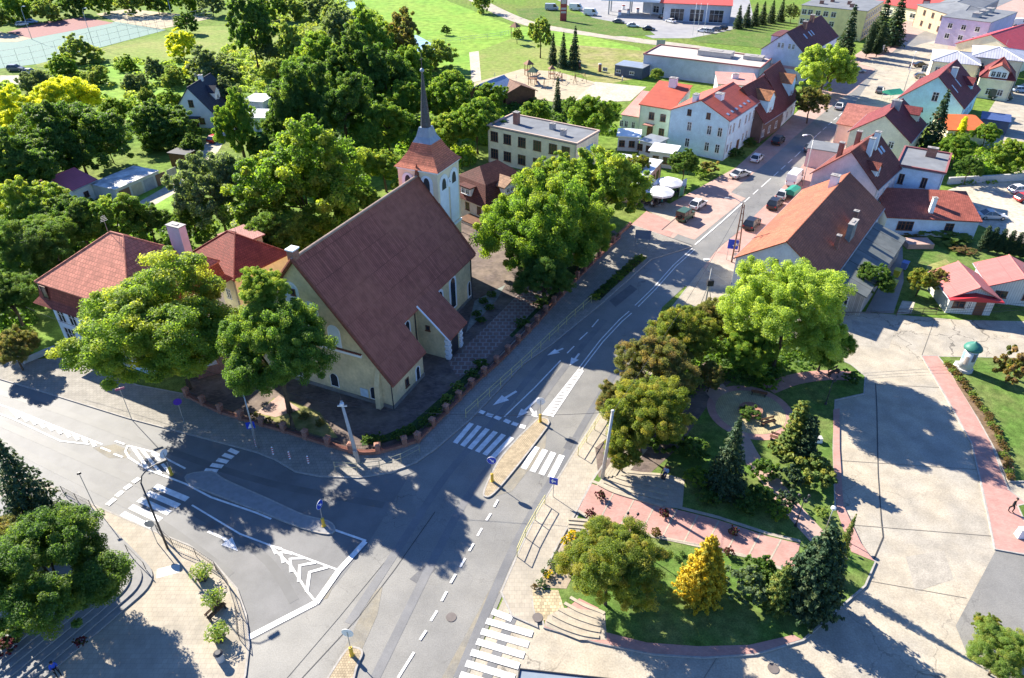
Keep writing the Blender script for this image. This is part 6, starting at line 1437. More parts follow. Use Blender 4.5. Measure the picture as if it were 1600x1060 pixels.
# ================================================================ FENCES, RAILS, POLES, SIGNS
YEL_P = mat('rail_yellow', (0.55, 0.50, 0.22), 0.6, 0.12, 2.0); GREY_P = mat('galvanised_steel', (0.40, 0.41, 0.40), 0.45, 0.1, 2.0, 0.5, metal=0.5)
BLUE_S = mat('sign_blue', (0.02, 0.06, 0.45), 0.4, 0.0); WHITE_S = mat('sign_white', (0.75, 0.75, 0.75), 0.4, 0.0); RED_S = mat('sign_red', (0.55, 0.03, 0.03), 0.4, 0.0)
BOLL_Y = mat('bollard_yellow', (0.65, 0.42, 0.05), 0.5, 0.05); CONP = mat('pole_concrete', (0.45, 0.44, 0.42), 0.9, 0.08, 2.0)
def resample(path, step):
    out = [path[0]]; acc = 0
    for a, b in zip(path[:-1], path[1:]):
        L = (b - a).length; t = step - acc
        while t <= L: out.append(a + (b - a) * (t / L)); t += step
        acc = (acc + L) % step if L else acc
    return out
def wall_fence(name, label, px, step, wallh, pillarh, z0=.12, group=None):
    path = [Vector((p.x, p.y)) for p in smooth(W(px, z0), 4, False)]
    root = tag(empty(name, (path[0].x, path[0].y, z0)), label, 'fence', group); o = Vector((path[0].x, path[0].y))
    loc = [p - o for p in path]
    MB().prism(strip(loc, .34, 0), 0, wallh).build('low_wall', BRICK, root)
    MB().prism(strip(loc, .42, 0), wallh, wallh + .07).build('coping', mat('brick_coping', (0.24, 0.10, 0.07), 0.9, 0.15), root)
    pts = resample(loc, step)
    for i, p in enumerate(pts):
        a = pts[min(i + 1, len(pts) - 1)] - pts[max(i - 1, 0)]; rz = math.atan2(a.y, a.x)
        MB().box((0, 0, pillarh / 2), (.5, .5, pillarh)).taper((0, 0, pillarh), (.66, .66), (.3, .3), .16).build('pillar', BRICK, root, loc=(p.x, p.y, .003)).rotation_euler = (0, 0, rz)
        if i < len(pts) - 1 and pillarh - wallh > .6:
            q = pts[i + 1]; m = MB(); d = (q - p); n = int(d.length / .16)
            for zz in (wallh + .15, pillarh - .15): m.tube([(p.x, p.y, zz), (q.x, q.y, zz)], .025, 4)
            for k in range(1, n): r_ = p.lerp(q, k / n); m.box((r_.x, r_.y, (wallh + pillarh) / 2), (.02, .02, pillarh - wallh - .2))
            m.build('rail_panel', DARK, root)
    return root
wall_fence('churchyard_fence', 'low brick wall with red brick pillars round the churchyard along the main street', [(653, 690), (700, 643), (740, 602), (780, 566), (830, 515), (871, 470), (920, 418), (968, 372)], 2.6, .35, 1.15)
wall_fence('churchyard_fence', 'low brick wall with red brick pillars round the street corner before the church', [(293, 620), (340, 643), (389, 659), (448, 676), (505, 694), (560, 709), (600, 706), (650, 691)], 2.75, .35, 1.15)
def railing(name, label, px, m, h=1.1, step=1.5, z0=.12, r=.03, mids=1, sm=4, mesh=False):
    w = W(px, z0); path = [Vector((p.x, p.y)) for p in (smooth(w, sm, False) if sm else w)]
    root = tag(empty(name, (path[0].x, path[0].y, z0)), label, 'railing'); o = path[0].copy(); loc = [p - o for p in path]
    pts = resample(loc, step)
    for p in pts: MB().tube([(0, 0, 0), (0, 0, h)], r * 1.1, 6).build('post', m, root, loc=(p.x, p.y, 0))
    b = MB()
    for zz in [h] + [h * (k + 1) / (mids + 1) for k in range(mids)]: b.tube([(p.x, p.y, zz) for p in pts], r, 6)
    b.build('rail', m, root)
    if mesh:
        g = MB()
        for a, c2 in zip(pts[:-1], pts[1:]):
            n = 10
            for k in range(1, n): q = a.lerp(c2, k / n); g.tube([(q.x, q.y, .12), (q.x, q.y, h)], .011, 4)
        g.build('infill_bars', m, root)
    return root
railing('guard_rail', 'long yellow guard rail on the church side kerb of the main street', [(728, 653), (780, 606), (826, 564), (880, 512), (925, 472)], YEL_P, 1.15, 2.2)
railing('guard_rail', 'grey yellow guard rail round the street corner below the churchyard', [(524, 736), (560, 738), (590, 735), (630, 722), (670, 700)], mat('rail_dull', (0.3, 0.3, 0.2), 0.6, 0.1), 1.15, 2.2)
railing('guard_rail', 'pale yellow guard rail beside the tall concrete pole', [(903, 712), (921, 684), (946, 645)], YEL_P, 1.15, 2.2, r=.035)
railing('guard_rail', 'pale yellow guard rail beside the blue banner, on the kerb opposite the golden conifer', [(808, 870), (822, 838), (840, 806), (862, 770)], YEL_P, 1.15, 2.2, r=.035)
railing('plaza_railing', 'dark curved railing with bars along the plaza kerb', [(247, 832), (262, 850), (300, 866), (335, 888), (358, 918), (372, 962), (375, 1005), (366, 1045)], DARK, 1.1, 2.6, mesh=True)
railing('plaza_railing', 'straight dark railing at the upper left kerb of the plaza', [(100, 772), (130, 788), (160, 802)], DARK, 1.1, 2.0, mesh=True)
railing('stair_handrail', 'thin dark handrail going down the plaza steps', [(200, 862), (243, 905)], DARK, .95, 3.0, z0=.3, mids=0, sm=0)
railing('court_fence', 'tall thin wire fence on posts along the green sports court', [(-40, 118), (60, 100), (160, 74), (262, 48)], GREY_P, 5.0, 4.0, z0=0, r=.04, mids=2, sm=0)
railing('court_fence', 'tall thin wire fence behind the sand court', [(178, 36), (262, 48), (335, 29)], GREY_P, 4.0, 4.0, z0=0, r=.04, mids=2, sm=0)
railing('meadow_fence', 'long thin wire fence across the bright meadow', [(650, 72), (720, 66), (790, 58), (800, 52)], GREY_P, 1.5, 5.0, z0=0, r=.04, mids=1, sm=0)
railing('garden_fence', 'low wooden fence between the garden and the side street', [(1400, 494), (1440, 492), (1478, 492)], WOOD, 1.0, 1.8, z0=.02, sm=0)
# low concrete wall before the villa
def lowwall(name, label, px, h, t, m, z0=.1):
    w = [Vector((p.x, p.y)) for p in W(px, z0)]
    o = MB().prism(strip(w, t, 0), z0, z0 + h).build(name, m); tag(o, label, 'wall'); return o
lowwall('retaining_wall', 'low pale concrete retaining wall left of the villa', [(-60, 528), (0, 552), (40, 568), (70, 555), (88, 548)], .7, .3, CONP)
lowwall('retaining_wall', 'long low stone wall along the back yard at the right edge', [(1480, 288), (1540, 285), (1620, 280)], 1.3, .4, CONP, 0)
lowwall('retaining_wall', 'low dark wall at the end of the street fence by the cafe', [(966, 370), (985, 352)], .6, .3, BRICK)

def pole(name, label, base, h, r0, r1, m, arm=None, cat='pole', group=None, lean=(0, 0), z=.12):
    p = P(base[0], base[1], z); root = tag(empty(name, p), label, cat, group)
    top = Vector((lean[0], lean[1], h)); MB().tube([(0, 0, -.1), tuple(top)], r0, 10, r1).build('pole', m, root, smooth=True)
    return root, top
# tall concrete pole in the sun
r_, t_ = pole('concrete_pole', 'tall round concrete pole standing by the kerb at the park', (941, 747), 8.4, .19, .13, CONP, lean=(.35, .0))
MB().lathe([(.16, 0), (.17, .12), (.1, .2)], (.35, 0, 8.35)).build('pole_cap', CONP, r_)
r_, t_ = pole('utility_pole', 'leaning pale concrete utility pole with fittings at the street corner before the church', (560, 722), 7.6, .22, .13, CONP, lean=(-.75, .25))
MB().box((-.72, .25, 7.0), (.9, .12, .12)).box((-.7, .1, 7.3), (.35, .3, .3)).build('cable_fitting', WHITE_S, r_)
MB().box((-.1, -.28, 1.5), (.35, .22, .6)).build('switch_box', GREY_P, r_)
MB().tube([(-.75, .25, 7.5), (-.78, .27, 8.3)], .04, 6).build('antenna', DARK, r_)
# lattice pole right of the street
r_, t_ = pole('lattice_pole', 'tall rusty double leg pole beside the blue parking sign', (1143, 410), 9.5, .13, .08, mat('rust_brown', (0.16, 0.09, 0.06), 0.8, 0.2), z=0)
b = MB().tube([(.9, -.1, -.1), (.25, 0, 9.2)], .12, 8, .07)
for k in range(9): b.box((.43 - .035 * k, 0, .8 + k), (.85 - .085 * k, .06, .08))
b.build('second_leg', MATS['rust_brown'], r_)
MB().tube([(0, 0, 9.4), (-1.0, .4, 9.9), (-1.9, .8, 9.8)], .045, 6).build('lamp_arm', GREY_P, r_); MB().box((-2.1, .9, 9.8), (.6, .25, .12)).build('lamp_head', GREY_P, r_)
r_, t_ = pole('transformer_pole', 'pole with a white lamp and dark box at the street edge behind the park', (1101, 482), 6.0, .12, .08, CONP, z=.1)
MB().box((.1, -.1, 4.0), (.8, .6, .8)).build('switch_box', DARK, r_); MB().tube([(0, 0, 5.9), (-.3, .2, 6.6), (-.6, .4, 7.0)], .04, 6).build('lamp_arm', GREY_P, r_); MB().box((-.7, .5, 7.05), (.7, .35, .16)).build('lamp_head', WHITE_S, r_)
MB().tube([(-.9, -.3, 0), (0, 0, 3.8)], .05, 6).tube([(.9, -.3, 0), (0, 0, 3.8)], .05, 6).build('stay', GREY_P, r_)
def lamp(name, label, base, h, reach, direction, m=DARK, group=None, z=.12, head=WHITE_S):
    r_, t_ = pole(name, label, base, h, .1, .06, m, cat='street lamp', group=group, z=z)
    a = R(direction); c_, s_ = math.cos(a), math.sin(a)
    MB().tube([(0, 0, h - .05), (c_ * reach * .15, s_ * reach * .15, h + .6), (c_ * reach * .5, s_ * reach * .5, h + 1.05), (c_ * reach, s_ * reach, h + 1.15)], .05, 6).build('lamp_arm', m, r_)
    MB().taper((c_ * (reach + .35), s_ * (reach + .35), h + 1.05), (.9, .34), (.7, .24), .16, rz=a).build('lamp_head', head, r_)
    return r_
lamp('street_lamp', 'dark curved street lamp at the plaza kerb, bottom left', (262, 857), 8.0, 1.6, 40, head=DARK)
lamp('street_lamp', 'grey street lamp before the churchyard wall left of the church', (403, 700), 7.0, 1.2, 150, GREY_P)
lamp('street_lamp', 'slim grey street lamp beside the junction at the top right', (1410, 150), 9.0, 2.0, 60, GREY_P, z=.02)
lamp('street_lamp', 'slim street lamp by the blue car in front of the pink house', (1254, 290), 8.5, 1.8, 200, GREY_P, z=.02)
lamp('street_lamp', 'thin mast lamp behind the green sports court, left', (50, 62), 9.0, .8, 0, GREY_P, z=0); lamp('street_lamp', 'thin mast lamp between the sports courts', (146, 72), 10.0, .8, 0, GREY_P, z=0); lamp('street_lamp', 'thin mast lamp beside the sand court', (272, 40), 9.5, .8, 0, GREY_P, z=0)
# small three-armed park lamps
def parklamp(label, base):
    r_, t_ = pole('park_lamp', label, base, 3.6, .05, .04, DARK, cat='park lamp', z=.15)
    for k in range(3):
        a = 2.1 * k + .4; MB().tube([(0, 0, 3.3), (.3 * math.cos(a), .3 * math.sin(a), 3.25), (.48 * math.cos(a), .48 * math.sin(a), 3.5)], .025, 6).build('lamp_arm', DARK, r_)
        MB().lathe([(.06, 0), (.13, .1), (.11, .24), (.03, .3)], (.48 * math.cos(a), .48 * math.sin(a), 3.5), 10).build('lamp_shade', DARK, r_)
    MB().lathe([(.15, 0), (.12, .25), (.06, .35)], (0, 0, 0), 10).build('lamp_foot', DARK, r_)
parklamp('dark three armed park lamp on the lower edge of the pink walk', (983, 851)); parklamp('dark park lamp beside the straight path at the right of the park', (1243, 822)); parklamp('dark park lamp among the shrubs left of the concrete road', (1290, 632))
r_, _t = pole('park_lamp', 'white topped park lamp beside the large dark conifer', (1290, 828), 2.6, .04, .04, GREY_P, cat='park lamp', z=.15); MB().lathe([(.1, 0), (.22, .12), (.2, .3), (.05, .38)], (0, 0, 2.6), 12).build('lamp_shade', WHITE_S, r_)

# signs
def disc(mb, c, r, n, t=.03, seg=20):
    c = Vector(c); n = Vector(n).normalized(); a = n.cross(Vector((0, 0, 1))).normalized(); b = n.cross(a)
    f = [c + (a * math.cos(2 * math.pi * k / seg) + b * math.sin(2 * math.pi * k / seg)) * r for k in range(seg)]
    g = [p - n * t for p in f]
    return mb.add(f + g, [tuple(range(seg)), tuple(range(2 * seg - 1, seg - 1, -1))] + [(k, (k + 1) % seg, seg + (k + 1) % seg, seg + k) for k in range(seg)])
def keep_right(label, base, facing=-95, z=.14):
    p = P(base[0], base[1], z); root = tag(empty('keep_right_sign', p), label, 'road sign', None)
    n = Vector((math.cos(R(facing)), math.sin(R(facing)), 0)); a = Vector((-n.y, n.x, 0))
    MB().lathe([(.2, 0), (.2, .05), (.15, .08), (.15, .95), (.12, 1.0)], (0, 0, 0), 14).build('bollard', BOLL_Y, root, smooth=False)
    MB().tube([(0, 0, .9), (0, 0, 2.9)], .035, 8).build('post', GREY_P, root)
    d = disc(MB(), n * .05 + Vector((0, 0, 2.75)), .46, n).build('sign_rim', WHITE_S, root); disc(MB(), n * .056 + Vector((0, 0, 2.75)), .43, n, .02).build('sign_disc', BLUE_S, d)
    # white arrow pointing down to the right
    c = n * .062 + Vector((0, 0, 2.75)); R_ = -a if False else a
    u = (R_ * 1 + Vector((0, 0, -1))).normalized(); v = (R_ * 1 + Vector((0, 0, 1))).normalized()
    MB().add([c - u * .28 + v * .05, c + u * .08 + v * .05, c + u * .08 - v * .05, c - u * .28 - v * .05], [(0, 1, 2, 3)]).add([c + u * .06 + v * .17, c + u * .32, c + u * .06 - v * .17], [(0, 1, 2)]).build('arrow', WHITE_S, d, fix=False)
    return root
keep_right('blue keep right sign on yellow bollard at the lower end of the long traffic island', (769, 752))
keep_right('blue round sign on yellow bollard at the upper end of the long traffic island', (844, 659), 85)
keep_right('round sign on yellow bollard at the bottom traffic island', (550, 1024), 80)
keep_right('blue keep right sign at the right end of the left road island', (506, 822), -20)
keep_right('round sign with yellow bollard at the left end of the left road island', (268, 742), 160)
def post_sign(name, label, base, h, w_, hh, m, facing=-90, two=False, rim=None, cat='sign', z=.12, legs=1, m2=None):
    p = P(base[0], base[1], z); root = tag(empty(name, p, R(facing + 90)), label, cat)
    if legs == 1: MB().tube([(0, .04, 0), (0, .04, h)], .035, 8).build('post', GREY_P, root)
    else:
        for x in (-w_ * .38, w_ * .38): MB().tube([(x, .04, 0), (x, .04, h)], .04, 8).build('post', GREY_P, root)
    d = MB().box((0, 0, h - hh / 2), (w_, .04, hh)).build('sign_panel', m, root)
    return root, d
r_, d = post_sign('parking_sign', 'large blue information sign on two posts by the old tiled house', (1141, 407), 3.4, 1.5, 1.5, BLUE_S, -105, legs=2, z=0)
MB().box((.28, -.024, 2.5), (.7, .01, .12)).box((.35, -.024, 2.72), (.4, .01, .3)).box((.15, -.026, 2.4), (.16, .01, .14)).build('pictogram', WHITE_S, d)
r_, d = post_sign('info_board', 'big slate blue board on legs at the left kerb, seen from behind', (1003, 384), 2.6, 2.4, 1.5, mat('board_slate', (0.13, 0.17, 0.25), 0.6, 0.05), -100, legs=2)
r_, d = post_sign('square_sign', 'small blue and white sign above the pale yellow railing', (864, 777), 2.5, .8, .8, BLUE_S, -110); MB().box((0, -.024, 2.1), (.45, .01, .16)).box((-.1, -.026, 2.1), (.12, .01, .45)).build('pictogram', WHITE_S, d)
r_, d = post_sign('square_sign', 'blue sign with white triangle in the tree shade on the corner pavement', (398, 690), 2.6, .85, .85, BLUE_S, -75)
MB().add([(-.3, -.024, 1.85), (.3, -.024, 1.85), (0, -.024, 2.45)], [(0, 1, 2)]).build('pictogram', WHITE_S, d, fix=False)
r_, d = post_sign('round_sign', 'purple blue round sign on the left pavement beneath the maple', (288, 660), 3.0, .05, .05, GREY_P, -60)
disc(MB(), Vector((0, -.03, 2.8)), .42, (0, -1, 0)).build('sign_disc', mat('sign_violet', (0.10, 0.04, 0.35), 0.4, 0.0), d)
r_, d = post_sign('street_name_sign', 'slim pole with a pinkish top sign on the left pavement', (206, 656), 4.3, .9, .25, mat('sign_pink', (0.4, 0.12, 0.2), 0.5, 0.0), -60)
r_, d = post_sign('tall_sign_post', 'slim dark post with small board at the plaza kerb, far left', (147, 790), 4.2, .35, .2, DARK, -60)
r_, d = post_sign('blue_box_sign', 'blue rectangular sign with white lettering at the lower right corner', (1527, 1015), 2.2, 1.3, .9, BLUE_S, -110, legs=2)
MB().box((0, -.024, 1.95), (.9, .01, .09)).box((0, -.024, 1.7), (.9, .01, .09)).box((-.1, -.024, 1.5), (.5, .01, .07)).build('lettering', WHITE_S, d)
r_, d = post_sign('white_board', 'white board before the dark thujas by the junction', (1372, 84), 2.6, 2.6, 1.8, WHITE_S, -110, legs=2, z=.02)
r_, d = post_sign('grey_board', 'grey slatted board behind the petrol station lawn', (1031, 82), 3.6, 2.6, 3.0, ZINC, -100, legs=2, z=.02)
r_, d = post_sign('round_sign', 'small round sign on the plaza pavement beside the dark lamp', (246, 848), 2.6, .05, .05, GREY_P, 100); disc(MB(), Vector((0, .1, 2.5)), .4, (0, 1, 0)).build('sign_disc', ZINC, d)
for i, (x, y) in enumerate([(401, 698), (427, 710), (453, 717), (482, 724)]):
    p = P(x, y, .12); root = tag(empty('kerb_bollard', p), ordn(i) + ' striped bollard from the left along the shaded corner kerb', 'bollard', 'striped bollards along the corner kerb')
    MB().lathe([(.09, 0), (.09, .9), (.05, 1.0)], (0, 0, 0), 10).build('bollard_post', WHITE_S, root)
    b = MB()
    for k in range(3): b.lathe([(.095, .2 + k * .28), (.095, .32 + k * .28)], (0, 0, 0), 10)
    b.build('stripe', RED_S, root)
b = None
# flag poles at the petrol station
for i, x in enumerate((1082, 1089, 1099)):
    r_, _t = pole('flag_pole', ordn(i) + ' slim white flag pole from the left beside the forecourt', (x, 56), 10.0, .07, .04, WHITE_S, group='flag poles beside the forecourt', z=.03); MB().lathe([(.0, 0), (.1, .08), (0, .16)], (0, 0, 9.95), 8).build('pole_knob', WHITE_S, r_)
# advertising column
ac = tag(empty('advertising_column', P(1506, 578, .14)), 'round white advertising column with a green domed cap on the right lawn', 'advertising column')
MB().lathe([(.9, 0), (.9, .35), (.75, .4)], (0, 0, 0), 24).build('plinth', CONP, ac)
MB().lathe([(.75, .38), (.75, 3.0)], (0, 0, 0), 24).build('drum', mat('poster_drum', (0.6, 0.62, 0.62), 0.7, 0.06), ac, smooth=True)
MB().lathe([(.98, 3.0), (1.0, 3.12), (.9, 3.35), (.6, 3.65), (.25, 3.8), (.06, 4.0), (0, 4.1)], (0, 0, 0), 24).build('cap', mat('cap_green', (0.04, 0.17, 0.13), 0.5, 0.1), ac, smooth=True)
PC_ = [mat('poster_blue', (0.2, 0.32, 0.45), 0.6, 0.1), mat('poster_cream', (0.6, 0.5, 0.4), 0.6, 0.1), mat('poster_dark', (0.14, 0.14, 0.16), 0.6, 0.1)]
for k in range(7):
    a0 = k * .9; seg = 5; vs = []
    z0 = 1.1 + (k % 2) * .5; hh = 1.1
    for i in range(seg + 1):
        a = a0 + .6 * i / seg; vs += [(.757 * math.cos(a), .757 * math.sin(a), z0), (.757 * math.cos(a), .757 * math.sin(a), z0 + hh)]
    MB().add(vs, [(2 * i, 2 * i + 2, 2 * i + 3, 2 * i + 1) for i in range(seg)]).build('poster', PC_[k % 3], ac, fix=False)
# stone blocks on the lawn beside
for (x, y), lb in (((1496, 572), 'small white stone block left of the advertising column'), ((1593, 838), 'white litter bin at the right edge by the pink pavement'), ((1278, 690), 'white stone ornament beside the cypress pair')):
    nm = 'litter_bin' if 'bin' in lb else 'stone_block'
    o = tag(empty(nm, P(x, y, .14)), lb, 'litter bin' if 'bin' in lb else 'stone'); MB().taper((0, 0, 0), (.7, .6), (.6, .5), .9 if 'bin' in lb else .5).build('body', WHITE_S, o); MB().box((0, 0, .95 if 'bin' in lb else .53), (.66, .56, .07)).build('lid', CONP, o)
# benches
def bench(label, px, rz, z=.15):
    b_ = tag(empty('park_bench', P(px[0], px[1], z), R(rz)), label, 'bench')
    s_ = MB()
    for k in range(3): s_.box((0, -.14 + .14 * k, .45), (1.7, .11, .04))
    s_.build('seat', WOOD, b_); s_ = MB()
    for k in range(2): s_.box((0, .27, .62 + .16 * k), (1.7, .04, .11))
    s_.build('backrest', WOOD, b_)
    for x in (-.7, .7): MB().box((x, 0, .22), (.08, .42, .43)).box((x, .25, .6), (.06, .05, .42)).build('leg', DARK, b_)
    return b_
BN = [((1200, 664), 20, 'wooden bench at the right rim of the paved circle'), ((1185, 618), 160, 'wooden bench at the upper rim of the paved circle'), ((1040, 742), 60, 'wooden bench in the park shade where a person sits'), ((1215, 690), -30, 'reddish bench near the cypress pair'), ((1302, 585), 30, 'pale bench at the right tip of the park path'), ((340, 960), 60, 'slim bench by the plaza planters')]
for px, rz, lb in BN: bench(lb, px, rz)
# circle planter ring, kerbs of the circle
o = tag(empty('round_planter', P(1172, 652, .17)), 'low round red brick planter in the middle of the paved circle', 'planter')
MB().lathe([(1.25, 0), (1.25, .35), (1.0, .37)], (0, 0, 0), 28).build('planter_ring', BRICK, o)
o.location = (cc.x, cc.y, .17)
# brick planter box before the villa tree
o = tag(empty('brick_well', P(326, 580, .17), R(30)), 'square brick enclosure with pale cover beneath the big maple', 'enclosure')
MB().box((0, 0, .6), (2.6, 2.2, 1.2)).build('brick_wall', BRICK, o); MB().box((0, 0, 1.26), (2.2, 1.8, .1)).build('cover', CONP, o); MB().box((.2, -.1, 1.36), (.9, .8, .1)).build('hatch', DARK, o)
# planters on the plaza
for i, ((x, y), lb) in enumerate([((318, 905), 'plaza planter with green palm like plant nearest the dark lamp'), ((338, 947), 'middle plaza planter with green palm like plant'), ((344, 1000), 'lower plaza planter with bushy green plant, above the litter bin')]):
    o = tag(empty('plaza_planter', P(x, y, .12)), lb, 'planter'); MB().taper((0, 0, 0), (.6, .6), (.8, .8), .6).build('tub', DARK, o)
    rng = np.random.default_rng(i); m = 260; a = rng.uniform(0, 6.28, m); t = rng.uniform(.1, 1, m); L = .95
    c2 = np.stack([np.cos(a) * t * L, np.sin(a) * t * L, .6 + .9 * t - .75 * t ** 2.2 + rng.uniform(0, .5, m)], 1)
    me = leaf_cloud(c2, np.stack([np.cos(a) * .3, np.sin(a) * .3, np.ones(m)], 1) + rng.normal(size=(m, 3)) * .3, .34, rng.uniform(0, 1, m), rng, 'plant', .3)
    me.materials.append(LM['Y']); pl = bpy.data.objects.new('plant', me); C.objects.link(pl); pl.parent = o
o = tag(empty('litter_bin', P(345, 1032, .12)), 'grey litter bin at the lower end of the plaza railing', 'litter bin'); MB().lathe([(.28, 0), (.32, .9)], (0, 0, 0), 14).build('body', CONP, o); MB().lathe([(.36, .9), (.2, 1.02)], (0, 0, 0), 14).build('lid', DARK, o)
o = MB().sheet([(-.9, -.5), (.9, -.5), (.9, .5), (-.9, .5)], 0).build('pale_slab', mat('white_slab', (0.6, 0.58, 0.53), 0.8, 0.05)); o.location = P(263, 892, .128); o.rotation_euler = (0, 0, R(20)); structure(o)
# parapet of the structure at the bottom edge
o = tag(empty('shelter_roof', P(930, 1062, 0)), 'dark edged flat bus shelter roof cut by the bottom edge', 'shelter')
a, b2 = P(812, 1046, 2.6), P(975, 1064, 2.6); base = o.location.copy()
pts = [(a.x - base.x, a.y - base.y), (b2.x - base.x, b2.y - base.y), (b2.x - base.x - .6, b2.y - base.y - 2.4), (a.x - base.x - .4, a.y - base.y - 2.4)]
MB().prism(pts, 2.45, 2.6).build('roof_panel', mat('shelter_blue_grey', (0.2, 0.24, 0.28), 0.5, 0.05), o)
k = MB(); 
for i in range(4): p, q_ = pts[i], pts[(i + 1) % 4]; k.tube([(p[0], p[1], 2.66), (q_[0], q_[1], 2.66)], .06, 6)
k.build('roof_edge', DARK, o)
for p in pts: MB().tube([(p[0], p[1], 0), (p[0], p[1], 2.45)], .05, 6).build('post', DARK, o)

# overhead wires
def wire(label, a, b, sag=.8):
    pts = []
    for i in range(13):
        t = i / 12; p = Vector(a).lerp(Vector(b), t); p.z -= sag * 4 * t * (1 - t); pts.append(p)
    return tag(MB().tube(pts, .022, 4).build('overhead_wire', DARK), label, 'wire')
pt = P(560, 722, .12) + Vector((-.75, .25, 7.1)); pl_ = P(941, 747, .12) + Vector((.35, 0, 8.3)); lp = P(1143, 410) + Vector((0, 0, 9.2)); far = P(-120, 500, 8)
wire('overhead wire from the leaning utility pole to the tall concrete pole', pt, pl_); wire('overhead wire from the leaning utility pole past the villa', pt, P(40, 480, 7.5), 1.2); wire('overhead wire from the concrete pole to the rusty lattice pole', pl_, lp, 1.2)
for i in range(3): wire('overhead wire above the side street before the kiosk', P(1101, 482, 6.2) + Vector((0, 0, .3 * i)), P(1640, 470 + 6 * i, 5.5), 1.0)['group'] = 'parallel wires above the side street'

# ================================================================ VEHICLES
TYRE = mat('tyre_rubber', (0.02, 0.02, 0.02), 0.8, 0.05); RIM = mat('rim_alloy', (0.45, 0.45, 0.46), 0.3, 0, metal=.8); CGL = mat('car_glass', (0.02, 0.025, 0.03), 0.08, 0, spec=.7)
LAMPW = mat('headlight_glass', (0.7, 0.7, 0.68), 0.15, 0); LAMPR = mat('tail_light_red', (0.35, 0.01, 0.01), 0.3, 0)
def paint(name, col): return mat('car_paint_' + name, col, 0.28, 0.0, 1, 0.6)
CP = {'black': paint('black', (0.02, 0.02, 0.022)), 'white': paint('white', (0.70, 0.70, 0.70)), 'silver': paint('silver', (0.42, 0.43, 0.44)), 'grey': paint('grey', (0.12, 0.125, 0.135)), 'blue': paint('blue', (0.03, 0.06, 0.42)),
      'green': paint('green', (0.05, 0.10, 0.06)), 'red': paint('red', (0.45, 0.03, 0.03)), 'lightblue': paint('light_blue', (0.25, 0.36, 0.5)), 'dgreen': paint('dark_green', (0.02, 0.05, 0.04))}
